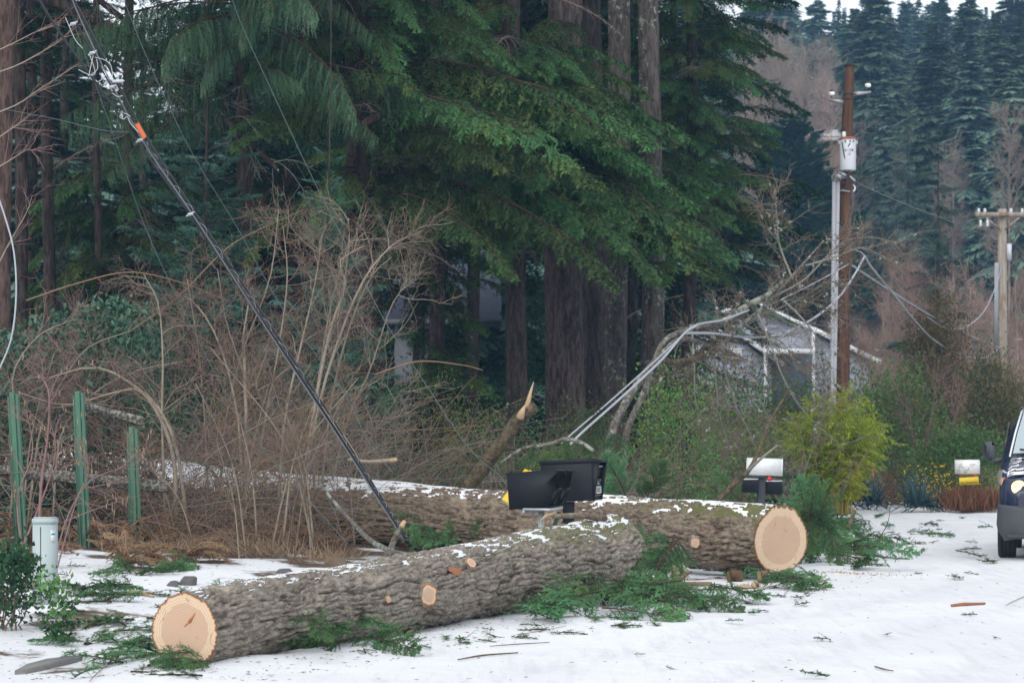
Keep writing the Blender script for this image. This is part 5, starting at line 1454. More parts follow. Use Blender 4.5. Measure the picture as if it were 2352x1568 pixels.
# bumper
bst = [(-.80, sect(.56, .29, .60, .63, .97, .45)), (-.765, sect(.76, .24, .62, .655, .97, .6)), (-.66, sect(.855, .22, .63, .66, .975, .7)), (-.44, sect(.874, .22, .635, .66, .98, .75))]
V, F, cap, m = loft(bst)
mb = MB(); mb.add(V, np.array(F)); c = np.mean([V[i] for i in cap[0]], 0); mb.add([V[i] for i in cap[0]] + [tuple(c)], np.array([(i, i + 1, m) for i in range(m - 1)] + [(m - 1, 0, m)]))
bu = mb.build('bumper', M_BUMP, van, True)
mb = MB(); mb.box((0, -.812, .42), (1.0, .04, .20), None, 0, .01); gr = mb.build('lower_grille', M_HOLE, bu)
for k in range(3):
    mb = MB(); mb.box((0, -.835, .36 + .06 * k), (.98, .012, .012)); mb.build('grille_bar', M_BUMP, gr)
for s in (-1, 1):
    mb = MB(); mb.box((s * .60, -.80, .275), (.34, .10, .05), Matrix.Rotation(math.radians(-s * 16), 4, 'Z'), 0, .02); mb.build('bumper_lip', M_BUMP, bu)
mb = MB(); mb.box((0, -.722, .80), (.80, .03, .10), None, 0, .01); g2 = mb.build('grille', M_HOLE, van)
mb = MB(); mb.box((0, -.742, .80), (.82, .015, .02), None, 0, .004); mb.build('grille_bar', M_RIM, g2)
mb = MB(); mb.box((0, .6, .30), (1.5, 2.6, .06)); mb.box((0, .02, .30), (1.35, .10, .09)); mb.build('underbody', M_HOLE, van)
for s in (-1, 1):
    mb = MB(); mb.tube([(s * .1, .02, 1.235), (s * .35, .06, 1.262), (s * .62, .13, 1.285)], .010, 5); mb.build('wiper', M_HOLE, van)
# snow left on the bonnet, screen foot and roof
rg = np.random.default_rng(8)
def snow_patch(name, fn, nu, nv, thr, seed, par):
    u, v = np.meshgrid(np.linspace(0, 1, nu), np.linspace(0, 1, nv), indexing='ij')
    Pn = fn(u, v); nz = fbm(u * 9, v * 13, 0, 4, seed) + .25 * vnoise(u * 30, v * 30, 0, seed)
    Pn[..., 2] += .006 + .02 * np.clip(nz - thr, 0, .4)
    i = np.arange(nu - 1)[:, None] * nv + np.arange(nv - 1)[None]
    F = np.stack([i, i + nv, i + nv + 1, i + 1], -1); keep = ((nz[:-1, :-1] + nz[1:, 1:]) / 2 > thr)
    me = np_mesh(name, Pn.reshape(-1, 3), [F[keep]], [M_CAP], None, True); o = link(name, me, par); o['kind'] = 'stuff'; return o
def hood(u, v):
    y = -.50 + v * .60; x = (u * 2 - 1) * .78
    ys = np.array([-.66, -.55, -.2, .12]); cr = np.interp(y, ys, [.88, .97, 1.10, 1.20]); z1 = np.interp(y, ys, [.80, .88, .98, 1.04])
    z = np.where(np.abs(x) < .42, cr + .012, cr - .03 * ((np.abs(x) - .42) / .3).clip(0, 1) - (cr - z1) * .6 * ((np.abs(x) - .70) / .10).clip(0, 1))
    return np.stack([x, y - .01, z + .012], -1)
snow_patch('bonnet_snow', hood, 60, 46, .16, 3, van)
def roofp(u, v): return np.stack([(u * 2 - 1) * .58, .95 + v * 2.4, 1.845 + 0 * u - .03 * (np.abs(u * 2 - 1)) ** 4], -1)
snow_patch('roof_snow', roofp, 30, 40, -.3, 5, van)
# ------------------------------------------------------------------ bare shrubs, brambles, ferns
M_TW1 = plain('pale_shrub_bark', (.25, .215, .17), .85, .15, var=.35, scale=8)
M_TW2 = plain('brown_twigs', (.175, .13, .102), .85, .15, var=.4, scale=5)
M_TW3 = plain('orange_canes', (.21, .135, .085), .75, .2, var=.4, scale=5)
M_TW4 = plain('purple_canes', (.19, .118, .108), .7, .25, var=.35, scale=5)
M_TWG = plain('lichened_twigs', (.20, .195, .165), .9, .1, var=.45, scale=14)
M_MOSS = bark('mossy_bark', (.045, .036, .026), (.15, .115, .08), (.095, .095, .038), (.56, .72), (4, 4, 4), 4)
M_ALDER = bark('lichened_alder_bark', (.06, .052, .045), (.17, .155, .135), (.26, .285, .24), (.52, .66), (3, 3, 3), 6)
M_BROWN = plain('branch_bark', (.12, .075, .045), .9, .1, var=.4, scale=9, bump=.5)
M_FERN = foliage('dead_bracken', (.15, .09, .055), (.33, .215, .14), None, .25)
M_DRYG = foliage('dry_grass', (.12, .058, .03), (.25, .135, .07), None, .2)
M_LAUREL = foliage('laurel_leaves', (.012, .036, .020), (.045, .11, .058), None, .10, .25, .3)
M_LEAFG = foliage('green_leaves', (.045, .110, .036), (.15, .28, .095), (.11, .13, .03))
M_OLIVE = foliage('olive_leaves', (.050, .085, .020), (.17, .21, .055), (.14, .12, .03))
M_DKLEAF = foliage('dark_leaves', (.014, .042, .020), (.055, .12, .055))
M_BAMB = foliage('bamboo_leaves', (.11, .19, .018), (.37, .45, .055), (.47, .43, .06), .3)
M_CULM = plain('bamboo_culm', (.26, .22, .04), .5, .3)
M_CYP = foliage('cypress_sprays', (.065, .068, .024), (.21, .18, .075), (.24, .16, .08))
M_YUC = foliage('yucca_blades', (.020, .050, .055), (.075, .125, .130), None, .1)
M_BROOM = foliage('broom_needles', (.040, .052, .018), (.14, .13, .05), (.17, .12, .05))

def twigs(t, mains, r0, mat_main, levels, mats, rng, taper=.25, K=14, part='stem', pull=(0, 0, .25)):
    """mains: arrays (K,3) in local space; levels: (n per path, length, angle, radius, wobble); each main a part, each level one part"""
    P0 = [smooth_path(m, K) for m in mains]
    for m, r in zip(P0, r0):
        mb = MB(); mb.tube(m, np.linspace(r, r * taper, K), 7); mb.build(part, mat_main, t, True)
    cur = np.stack(P0); L0 = np.linalg.norm(np.diff(cur, axis=1), axis=2).sum(1)
    for li, (n, L, ang, rad, wob) in enumerate(levels):
        p, d, par, tt = spawn(cur, n, rng, .25 if li == 0 else .12, 1.0, ang, 14)
        ln = L * rng.uniform(.45, 1.25, len(p)) * (1.1 - .5 * tt)
        k = (7, 4, 3)[min(li, 2)]
        cur = grow(p, d, ln, k, rng, wob, pull)
        rr = rad * rng.uniform(.7, 1.2, len(p))[:, None] * np.linspace(1, .35, k + 1)[None]
        V, F = tubes(cur, rr, 4 if li == 0 else 3)
        m = mats[li % len(mats)]
        o = link('twigs', np_mesh('twigs', V, [F], [m], None, False), t)
        o['kind'] = 'stuff'
    return cur

def shrub(name, label, pix, Y, r0, levels, mats, seed, mat=None, cat='shrub', group=None, extra=0, K=14, pull=(0, 0, .25)):
    rng = np.random.default_rng(seed)
    ms = [[P(x, y, Y + (q[2] if len(q) > 2 else 0)) for q in m for x, y in [q[:2]]] for m in pix]
    base = ms[0][0].copy(); base.z = min(base.z, gz1(base.x, base.y) + .02)
    t = thing(name, label, cat, base, group=group)
    loc = [[tuple(v - base) for v in m] for m in ms]
    for m in loc:
        if cat == 'shrub': m[0] = (m[0][0], m[0][1], m[0][2] - .25)
    for k in range(extra):
        L = rng.uniform(1.2, 2.6); a = rng.uniform(0, 6.28); s = rng.uniform(.15, .6)
        b = np.array([rng.normal(0, .25), rng.normal(0, .3), -.1])
        loc.append([tuple(b), tuple(b + np.array([math.cos(a) * s * L * .3, math.sin(a) * s * L * .3, L * .5])), tuple(b + np.array([math.cos(a) * s * L, math.sin(a) * s * L, L * .9]))])
    r0 = list(r0) + [rng.uniform(.007, .014) for _ in range(extra)]
    twigs(t, loc, r0, mat or M_TW1, levels, mats, rng, K=K, pull=pull)
    return t
LV = [(13, .85, 46, .0055, .22), (7, .46, 50, .0034, .26), (3, .25, 52, .0024, .28)]
GB = 'bare shrubs along the verge'
shrub('bare_shrub', 'bare shrub with one straight pale stem left of the cables', [[(566, 1125), (566, 980), (562, 850), (560, 770), (572, 690)], [(560, 1120), (545, 950), (500, 780), (440, 690), (400, 700)], [(575, 1120), (610, 960), (640, 800), (660, 640), (650, 520)]], 27.2, (.030, .018, .016), LV, [M_TW2, M_TW2, M_TW4], 301, group=GB, extra=2)
shrub('bare_shrub', 'bare shrub with crooked pale stem curving up right of the cables', [[(688, 1110), (716, 980), (738, 850), (764, 740), (794, 655), (780, 600), (835, 565)], [(690, 1100), (740, 900), (800, 720), (850, 620), (905, 560), (935, 545)], [(640, 1105), (655, 960), (690, 800), (722, 660), (740, 540)]], 27.0, (.026, .02, .02), LV, [M_TW1, M_TW2, M_TW2], 302, group=GB, extra=2)
shrub('bare_shrub', 'arching grey shrub leaning left over the green posts', [[(405, 1150), (398, 1043), (354, 935), (300, 880), (213, 843), (83, 877)], [(430, 1150), (400, 1010), (330, 900), (250, 905), (150, 930), (40, 900)], [(380, 1150), (372, 957), (374, 823), (364, 700), (330, 630)]], 26.6, (.030, .024, .018), LV, [M_TW1, M_TW2, M_TW4], 303, group=GB, extra=2, pull=(0, 0, -.05))
shrub('bare_shrub', 'brown twiggy shrub with stems fanned out below the cable bundle', [[(480, 1140), (470, 960), (455, 800), (430, 640)], [(500, 1140), (520, 960), (560, 800), (620, 640), (640, 480)], [(620, 1130), (590, 980), (560, 860), (520, 740), (500, 620)]], 27.8, (.016, .016, .016), LV, [M_TW2, M_TW2, M_TW3], 304, group=GB, extra=2)
shrub('bare_shrub', 'tan twiggy shrub with rounded top beside the big hemlock trunk', [[(735, 1110), (760, 930), (800, 760), (850, 640), (900, 590)], [(750, 1110), (800, 960), (850, 850), (900, 700), (950, 640)], [(720, 1110), (730, 900), (760, 700), (800, 560), (800, 500)]], 28.4, (.018, .014, .014), LV, [M_TW1, M_TW1, M_TW2], 305, group=GB, extra=2)
shrub('bare_shrub', 'purplish tangle of thin stems at the far left below the cedar', [[(60, 1180), (90, 1000), (130, 900), (200, 800), (300, 760)], [(20, 1180), (40, 980), (30, 860), (90, 770), (180, 730)], [(120, 1180), (140, 1000), (220, 900), (320, 850), (420, 830)]], 26.9, (.016, .016, .016), LV, [M_TW4, M_TW2, M_TW4], 306, group=GB, extra=2, pull=(0, 0, 0))
shrub('bare_shrub', 'low twiggy shrub standing before the snowy left part of the far log', [[(590, 1180), (580, 1100), (560, 1000), (540, 930)], [(650, 1190), (668, 1090), (690, 1010), (720, 930)], [(720, 1190), (705, 1100), (690, 1040), (660, 960)]], 25.2, (.012, .014, .012), [(8, .6, 40, .0045, .2), (5, .3, 46, .003, .2), (3, .18, 48, .002, .2)], [M_TW2, M_TW2, M_TW3], 307, group=GB, extra=8)
# canes of bramble over everything: nobody could count them
def canes(name, label, n, x0, x1, yb, ht, Y0, Y1, rad, mats, seed, lean=1.0):
    rng = np.random.default_rng(seed)
    Y = rng.uniform(Y0, Y1, n); x = rng.uniform(x0, x1, n); X = (x - CX) / FPX * Y
    Z = gz(X, Y)
    a = rng.uniform(0, 2 * math.pi, n); L = rng.uniform(.6, 1.0, n) * ht
    d = np.stack([np.cos(a) * .35 * lean, np.sin(a) * .25 * lean, np.ones(n)], -1)
    pth = grow(np.stack([X, Y, Z - .05], -1), d, L * 1.45, 10, rng, .17, (0, 0, 0))
    t = np.linspace(0, 1, 11)
    pth[..., 2] -= (t ** 2.4)[None] * (L * rng.uniform(.1, .75, n))[:, None]
    pth[..., 0] += (t ** 2)[None] * (np.cos(a) * L * .5 * lean)[:, None]
    p, dd, par, tt = spawn(pth, 4, rng, .3, 1, 50, 15)
    sub = grow(p, dd, .28 * rng.uniform(.4, 1.3, len(p)), 4, rng, .2, (0, 0, .1))
    V1, F1 = tubes(pth, (rad * rng.uniform(.6, 1.3, n))[:, None] * np.linspace(1, .35, 11)[None], 4)
    V2, F2 = tubes(sub, rad * .45 * np.linspace(1, .4, 5)[None] * np.ones((len(p), 1)), 3)
    m1 = np.repeat(rng.integers(0, len(mats), n), 10 * 4); m2 = np.repeat(rng.integers(0, len(mats), len(p)), 4 * 3)
    o = link(name, np_mesh(name, np.concatenate([V1, V2]), [F1, F2 + len(V1)], mats, [m1, m2], False))
    return tag(o, label, None, None, 'stuff')
canes('bramble_thicket', 'tangle of bare bramble canes behind the snowy log', 280, 330, 900, 0, 2.2, 30.5, 34, .0065, [M_TW2, M_TW3, M_TW1, M_TWG], 401, 1.3)
canes('bramble_thicket', 'tangle of bare bramble canes over the old post fence', 80, -60, 480, 0, 2.0, 26.2, 27.3, .006, [M_TW2, M_TW4, M_TW1, M_TW2], 402, 2.6)
canes('bramble_thicket', 'dry brown stems massed in front of the snowy log', 210, 350, 800, 0, .85, 24.6, 27.6, .0042, [M_TW2, M_TW3, M_TW2, M_BROWN], 403, 1.3)
canes('dry_stems', 'olive brown stems standing behind the mailboxes', 420, 830, 1500, 0, 1.5, 31, 37, .0048, [M_TW2, M_TWG, M_MOSS], 404)
canes('dry_stems', 'bare stems among the shrubs below the transformer pole', 100, 1460, 1900, 0, 2.0, 38, 50, .005, [M_TW2, M_TWG, M_TW4], 405)
canes('bramble_thicket', 'red brown canes tangled and arched low over the brush', 200, 250, 800, 0, 1.7, 26.8, 29.6, .0055, [M_TW2, M_TWG, M_TW2, M_TW1], 406, 1.5)
# long orange canes that stand out
for k, (pix, lab) in enumerate([([(300, 760), (400, 690), (500, 590), (560, 545), (700, 480)], 'long straight orange cane slanting up under the cable bundle'), ([(60, 690), (180, 650), (300, 625), (420, 650), (520, 690)], 'arched tan cane over the brush at left'), ([(860, 860), (960, 830), (1060, 838), (1110, 850)], 'thin red brown cane reaching right from the brush toward the trunks')]):
    Yc = 27.2; w = smooth_path([P(x, y, Yc) for x, y in pix], 24); mb = MB(); mb.tube(w - w[0], np.linspace(.009, .004, 24), 6); o = mb.build('cane', M_TW3); o.location = w[0]; tag(o, lab, 'branch', 'long canes over the brush')

FERN = [bough(500 + k, .62, 26, .24, 7, .05, 5, .022, .012, ang=66, droop=.55 + .2 * k, secdroop=.5, rise=.55, brush=.3, mats=[M_FERN, M_TW3], name='frond') for k in range(3)]
rf_ = np.random.default_rng(6)
ferns = [(235, 1240), (262, 1262), (330, 1262), (365, 1225), (395, 1262), (430, 1245), (470, 1268), (505, 1240), (540, 1262), (585, 1255), (640, 1262), (285, 1300), (345, 1290), (20, 1395), (45, 1300), (70, 1250), (420, 1290), (700, 1262), (200, 1255)]
for k, (x, y) in enumerate(ferns):
    lab = {(20, 1395): 'dead brown bracken in the bottom left corner by the ivy', (45, 1300): 'dead bracken climbing in front of the leftmost green post', (235, 1240): 'dead bracken right beside the middle green post', (700, 1262): 'dead bracken furthest right, below the cable bundle foot'}.get((x, y), 'dead brown bracken clump in the snowy strip before the brush')
    t = thing('dead_fern', lab, 'fern', G(x, y), (0, 0, rf_.uniform(0, 6)), 'dead bracken along the verge')
    for q in range(int(rf_.integers(7, 11))):
        s = rf_.uniform(.6, 1.15)
        link('frond', FERN[rf_.integers(3)], t, None, Matrix.Rotation(rf_.uniform(0, 6.28), 4, 'Z') @ Matrix.Rotation(-math.radians(rf_.uniform(-5, 45)), 4, 'Y') @ Matrix.Scale(s, 4))

# ------------------------------------------------------------------ leafy shrubs
def leaf_quads(p, d, ln, wd, rng, fold=.25):
    n = len(p); d = unit(d); s = unit(np.cross(d, rng.normal(size=(n, 3)))); u = np.cross(s, d)
    ln = np.broadcast_to(ln, (n,))[:, None]; wd = np.broadcast_to(wd, (n,))[:, None]
    b = p; m = p + d * ln * .5; tpt = p + d * ln
    l = m + s * wd * .5 + u * wd * fold; r = m - s * wd * .5 + u * wd * fold
    V = np.stack([b, l, tpt, r], 1).reshape(-1, 3)
    F = np.arange(4 * n).reshape(-1, 4)
    return V, np.concatenate([F[:, [0, 1, 2]], F[:, [0, 2, 3]]])
def bush(name, label, x, Y, wpx, ytop, n, size, mats, seed, asp=.45, depth=None, ncl=60, cat='shrub', group=None, tall=1.0, droopy=0., stems=True, rc=.16, base=None, ybase=None, stem_mat=None):
    rng = np.random.default_rng(seed)
    bpt = on_ground(x, Y) if base is None else base
    t = thing(name, label, cat, bpt, group=group)
    W = wpx / FPX * Y / 2; H = P(x, ytop, Y).z - bpt.z; D = depth or W * .8
    c = unit(rng.normal(size=(ncl, 3))) * (rng.uniform(.25, 1, (ncl, 1)) ** .45)
    c[:, 2] = np.abs(c[:, 2]) if tall < 0 else c[:, 2]
    prof = 1 - .18 * rng.random((ncl, 1))
    c = c * prof * np.array([W * .9, D * .9, H * .46]) + np.array([0, 0, H * .50])
    k = rng.integers(0, ncl, n)
    p = c[k] + rng.normal(size=(n, 3)) * rc * H * np.array([.75 * W / H * 1.1 + .25, .75, .7])
    p[:, 2] = np.maximum(p[:, 2], .03)
    d = rng.normal(size=(n, 3)) * .8 + unit(c[k] - np.array([0, 0, H * .35])) + np.array([0, 0, .15 - droopy])
    V, F = leaf_quads(p, d, size * rng.uniform(.6, 1.3, n), size * asp * rng.uniform(.7, 1.2, n), rng)
    rel = np.clip(rng.normal(.4, .22, n) + .3 * (rng.random(ncl)[k] - .5), 0, 1)
    mi = rng.integers(0, len(mats), ncl)[k]
    o = link('foliage', np_mesh('foliage', V, [F], mats, [np.concatenate([mi, mi])], False, {'tip': np.repeat(rel, 4)}), t)
    o['kind'] = 'stuff'
    if stems:
        ns = max(5, ncl // 4); e = c[rng.choice(ncl, ns, replace=False)]
        b0 = np.stack([rng.normal(0, W * .15, ns), rng.normal(0, D * .15, ns), np.full(ns, -.05)], -1)
        tt = np.linspace(0, 1, 7)[None, :, None]
        pth = b0[:, None] * (1 - tt) + e[:, None] * tt + rng.normal(0, .03 * H, (ns, 7, 3)) * np.sin(tt * math.pi)
        Vt, Ft = tubes(pth, np.linspace(1, .3, 7)[None] * (.006 * H + .004) * np.ones((ns, 1)), 4)
        o = link('stems', np_mesh('stems', Vt, [Ft], [stem_mat or M_TW2], None, False), t); o['kind'] = 'stuff'
    return t
# undergrowth under the dark wood, seen between its trunks
for k, (x, Y, w, yt_, lab) in enumerate([(945, 60, 190, 838, 'dark low bush hiding the foot of the blue house'), (1085, 58, 200, 852, 'dark low bush before the tan panel wall'), (1240, 58, 170, 640, 'tall dark bush filling the gap beside the thickest trunk'), (1440, 60, 200, 690, 'dark bush between the lichened trunks'), (1560, 58, 150, 700, 'dark bush right behind the straight lichened trunk'), (700, 50, 300, 740, 'dark bush under the hemlock behind the brush'), (420, 50, 330, 700, 'dark bush behind the brush below the weeping spruce')]):
    bush('dark_bush', lab, x, Y, w, yt_, 3000, .12, [M_DKLEAF], 640 + k, .3, 1.2, 70, group='undergrowth below the wood', stems=False)
# laurel hedge behind the green posts: the leaves nearest the viewer one by one, the rest massed
LEAF = []
for k in range(3):
    nl_ = 5; xs = np.linspace(0, 1, nl_); w = np.array([0, .8, 1, .7, 0]) * .5
    V = [(a * .105, s * b * .042, -.016 * a * a + abs(s) * b * .010 * (k - .3)) for s in (1, 0, -1) for a, b in zip(xs, w)]
    F = [(i, i + 1, nl_ + i + 1, nl_ + i) for i in range(nl_ - 1)] + [(nl_ + i, nl_ + i + 1, 2 * nl_ + i + 1, 2 * nl_ + i) for i in range(nl_ - 1)]
    LEAF.append(np_mesh('leaf', V, [np.array(F)], [M_LAUREL], None, True, {'tip': np.full(len(V), .3 + .25 * k)}))
def hedge(name, label, x0, x1, ytop, Y0, D, n, nlead, seed):
    rng = np.random.default_rng(seed)
    a, b = on_ground(x0, Y0), on_ground(x1, Y0); c = (a + b) / 2; H = P(x0, ytop, Y0).z - c.z; W = b.x - a.x
    t = thing(name, label, 'hedge', c)
    bulge = lambda x, z: .28 * fbm(x * 1.1, z * 1.3, 0, 3, seed)
    def pts(n, dep):
        x = rng.uniform(-W / 2, W / 2, n); z = H * rng.uniform(.0, 1.0, n) * (1 + .08 * np.sin(x * 2.3)); y = dep(n) + bulge(x, z) + .5 * (z / H) ** 4
        return np.stack([x, y, z], -1)
    p = pts(n, lambda n: rng.uniform(0, 1, n) ** 1.6 * D)
    d = np.stack([rng.normal(0, .6, n), rng.normal(-.5, .5, n), rng.normal(-.55, .5, n)], -1)
    V, F = leaf_quads(p, d, .115 * rng.uniform(.7, 1.2, n), .044 * rng.uniform(.8, 1.2, n), rng, .12)
    o = link('foliage', np_mesh('foliage', V, [F], [M_LAUREL], None, False, {'tip': np.repeat(np.clip(rng.normal(.4, .25, n), 0, 1), 4)}), t); o['kind'] = 'stuff'
    q = pts(nlead, lambda n: -.10 * rng.random(n))
    for k in range(nlead):
        link('leaf', LEAF[k % 3], t, None, Matrix.Translation(q[k]) @ Euler((rng.normal(0, .5), rng.uniform(.2, 1.3), rng.uniform(-2.9, -.2))).to_matrix().to_4x4() @ Matrix.Scale(rng.uniform(.75, 1.25), 4))
    pth = grow(pts(60, lambda n: rng.uniform(.1, D, n)) * np.array([1, 1, .1]), np.tile([0, 0, 1.], (60, 1)), rng.uniform(.5, 1, 60) * H, 7, rng, .12)
    V, F = tubes(pth, np.linspace(.014, .005, 8)[None] * np.ones((60, 1)), 4)
    o = link('stems', np_mesh('stems', V, [F], [M_BROWN], None, False), t); o['kind'] = 'stuff'
hedge('laurel_hedge', 'dark glossy laurel hedge behind the three green posts', -140, 335, 705, 27.6, 1.6, 7600, 290, 31)
hedge('laurel_hedge', 'dark leafy laurel hedge behind the brush and the snowy log', 330, 900, 860, 35.0, 1.4, 5200, 120, 32)

GS = 'shrubs on the bank'
bush('ivy_bush', 'dark ivy and holly clump at the foot of the grey pedestal', 22, 17.5, 150, 1238, 1500, .045, [M_DKLEAF, M_LAUREL, M_DKLEAF], 601, .7, .45, 40, group=GS)
bush('ivy_bush', 'low ivy patch right of the grey pedestal on the snow', 128, 17.0, 90, 1318, 420, .045, [M_DKLEAF, M_LEAFG], 602, .75, .25, 16, group=GS, stems=False)
bush('olive_shrub', 'olive brown shrub with fine twigs left of the broken branch', 985, 33, 300, 870, 5200, .05, [M_BROOM, M_OLIVE, M_BROOM], 603, .2, 1.0, 80, group=GS)
bush('olive_shrub', 'dark green low shrub at the foot of the thickest trunk', 1160, 36, 360, 905, 4800, .055, [M_LEAFG, M_BROOM, M_DKLEAF], 604, .3, 1.0, 80, group=GS)
bush('olive_shrub', 'brownish shrub between the thick trunk and the torn cables', 1345, 36, 260, 915, 3600, .05, [M_BROOM, M_OLIVE, M_BROOM], 605, .22, 1.0, 60, group=GS)
bush('holly_shrub', 'tall speckled yellow green shrub right of the leaning alder', 1560, 37, 230, 825, 5200, .06, [M_OLIVE, M_LEAFG, M_OLIVE], 606, .55, .9, 90, group=GS)
bush('holly_shrub', 'rusty green shrub behind the mildewed mailbox', 1690, 40, 230, 905, 4200, .06, [M_OLIVE, M_BROOM, M_LEAFG], 607, .4, .9, 80, group=GS)
bush('green_shrub', 'mid green shrub under the grey house, left of the pole', 1700, 50, 300, 806, 5200, .08, [M_LEAFG, M_OLIVE], 608, .5, 1.2, 80, group=GS)
bush('green_shrub', 'leafy shrub right behind the brown pole foot', 1900, 54, 330, 815, 5200, .085, [M_LEAFG, M_LEAFG, M_OLIVE], 609, .5, 1.3, 80, group=GS)
bush('green_shrub', 'bright green shrub between bamboo and the red twigged bush', 2060, 51, 250, 840, 7600, .085, [M_LEAFG, M_LEAFG, M_OLIVE], 610, .5, 1.0, 80, group=GS)
bush('green_shrub', 'green shrub behind the flower painted mailbox', 2205, 49, 200, 975, 5600, .075, [M_LEAFG, M_LEAFG], 611, .5, .9, 70, group=GS)
bush('green_shrub', 'low green shrub with pale leaves left of the yellow flowered shrub', 2120, 49, 150, 1020, 2400, .06, [M_OLIVE, M_LEAFG], 612, .5, .8, 50, group=GS)
bush('cypress', 'tall ragged olive brown cypress under the looped cables', 2150, 60, 150, 640, 15000, .10, [M_CYP], 613, .28, .9, 110, 'tree', GS, rc=.10)
bush('cypress', 'broad olive cypress at the foot of the pale pole', 2272, 56, 170, 795, 12000, .10, [M_CYP, M_CYP, M_DKLEAF], 614, .28, .9, 110, 'tree', GS, rc=.12)
bush('cypress', 'dark cypress cut by the right edge behind the van', 2372, 60, 120, 860, 4200, .085, [M_CYP, M_DKLEAF], 615, .25, .8, 80, 'tree', GS, rc=.12)
bush('rusty_bush', 'rust brown dry bush between yucca and yellow flowers', 2035, 48.5, 60, 1080, 900, .06, [M_DRYG], 616, .2, .4, 30, group=GS)
# red twigged bush
shrub('red_twig_bush', 'bush of thin purplish red twigs before the cypress', [[(2120, 1150), (2125, 1040), (2140, 950), (2150, 870)], [(2110, 1150), (2100, 1040), (2090, 960), (2060, 900)], [(2130, 1150), (2160, 1060), (2185, 990), (2200, 930)]], 50, (.012, .012, .012), [(8, 1.1, 24, .006, .08), (5, .6, 26, .004, .1), (2, .3, 30, .003, .1)], [M_TW4, M_TW4, M_TW4], 617, M_TW4, extra=3)
# yellow flowered shrub
t = bush('flowering_shrub', 'low shrub covered in small yellow blossoms beside the yuccas', 2140, 46.6, 150, 1066, 1500, .035, [M_OLIVE, M_BROOM], 618, .35, .5, 46, group=GS)
M_BLOSS = plain('yellow_blossom', (.60, .40, .03), .6, .2, var=.3)
rg = np.random.default_rng(9); n = 420; W = 75 / FPX * 46.6; H = .85
p = np.stack([rg.normal(0, W * .5, n), -rg.uniform(0, .55, n), np.clip(rg.normal(H * .5, H * .24, n), .05, H * 1.05)], -1)
V, F = leaf_quads(p, rg.normal(size=(n, 3)), .038, .034, rg); o = link('blossoms', np_mesh('blossoms', V, [F], [M_BLOSS]), t); o['kind'] = 'stuff'
# bamboo
def bamboo(name, label, x, Y, wpx, ytop, nc, nlf, seed):
    rng = np.random.default_rng(seed); b = on_ground(x, Y); t = thing(name, label, 'bamboo', b); W = wpx / FPX * Y / 2; H = P(x, ytop, Y).z - b.z
    a = rng.uniform(0, 6.28, nc); sp = rng.uniform(.05, 1, nc) ** .6; L = H * rng.uniform(.8, 1.08, nc) * (1.05 - .22 * sp)
    b0 = np.stack([np.cos(a) * W * .32 * sp, np.sin(a) * W * .3 * sp, np.zeros(nc)], -1)
    tt = np.linspace(0, 1, 9)
    pth = b0[:, None] + np.stack([(np.cos(a) * sp * W * .72)[:, None] * tt ** 1.8, (np.sin(a) * sp * W * .6)[:, None] * tt ** 1.8, L[:, None] * (tt - .18 * sp[:, None] * tt ** 3)], -1)
    V, F = tubes(pth, np.linspace(.009, .003, 9)[None] * np.ones((nc, 1)), 4); o = link('culms', np_mesh('culms', V, [F], [M_CULM]), t); o['kind'] = 'stuff'
    p, d, par, q = spawn(pth, 12, rng, .14, 1, 55, 15); br = grow(p, d, .34 * rng.uniform(.5, 1.3, len(p)), 3, rng, .15, (0, 0, -.35))
    k = rng.integers(0, len(br), nlf); f = rng.uniform(0, 3, nlf); i = np.minimum(f.astype(int), 2); w = (f - i)[:, None]
    pp_ = br[k, i] * (1 - w) + br[k, i + 1] * w; dd = unit(br[k, i + 1] - br[k, i]) + rng.normal(0, .5, (nlf, 3)) + np.array([0, 0, -.45])
    V, F = leaf_quads(pp_, dd, .105 * rng.uniform(.6, 1.3, nlf), .017 * rng.uniform(.7, 1.3, nlf), rng, .1)
    o = link('foliage', np_mesh('foliage', V, [F], [M_BAMB], None, False, {'tip': np.repeat(np.clip(rng.normal(.45, .25, nlf) + .25 * (q[k] - .5), 0, 1), 4)}), t); o['kind'] = 'stuff'
bamboo('bamboo_clump', 'bright yellow green bamboo clump in front of the brown pole', 1915, 44.6, 262, 900, 110, 34000, 41)
# yuccas: every blade a part
def blade_mesh(L, w, droop):
    u = np.linspace(0, 1, 6); ww = w * np.array([.7, 1, .95, .75, .45, .02]); V = []
    for s in (-1, 0, 1): V += [(L * a, s * b / 2, -droop * a * a * L + abs(s) * .012) for a, b in zip(u, ww)]
    F = [(i, i + 1, 6 + i + 1, 6 + i) for i in range(5)] + [(6 + i, 6 + i + 1, 12 + i + 1, 12 + i) for i in range(5)]
    return np_mesh('blade', V, [np.array(F)], [M_YUC], None, True, {'tip': np.tile(u * .7 + .1, 3)})
BL = [blade_mesh(.62, .045, .05), blade_mesh(.58, .04, .22), blade_mesh(.5, .04, .5)]
for k, (x, Y, s, lab) in enumerate([(1952, 47.3, 1.0, 'blue green yucca clump at the foot of the bamboo'), (2003, 47.0, .8, 'small blue yucca between two larger ones'), (2108, 45.6, 1.05, 'spiky blue yucca in front of the yellow blossoms')]):
    rg = np.random.default_rng(700 + k); t = thing('yucca', lab, 'yucca', on_ground(x, Y), group='blue yuccas at the snow edge')
    for q in range(84):
        el = rg.uniform(-5, 88); link('blade', BL[0 if el > 40 else (1 if el > 15 else 2)], t, None, Matrix.Translation((rg.normal(0, .10), rg.normal(0, .08), .08 + rg.uniform(0, .1))) @ Matrix.Rotation(rg.uniform(0, 6.28), 4, 'Z') @ Matrix.Rotation(-math.radians(el), 4, 'Y') @ Matrix.Scale(s * rg.uniform(.75, 1.15), 4))
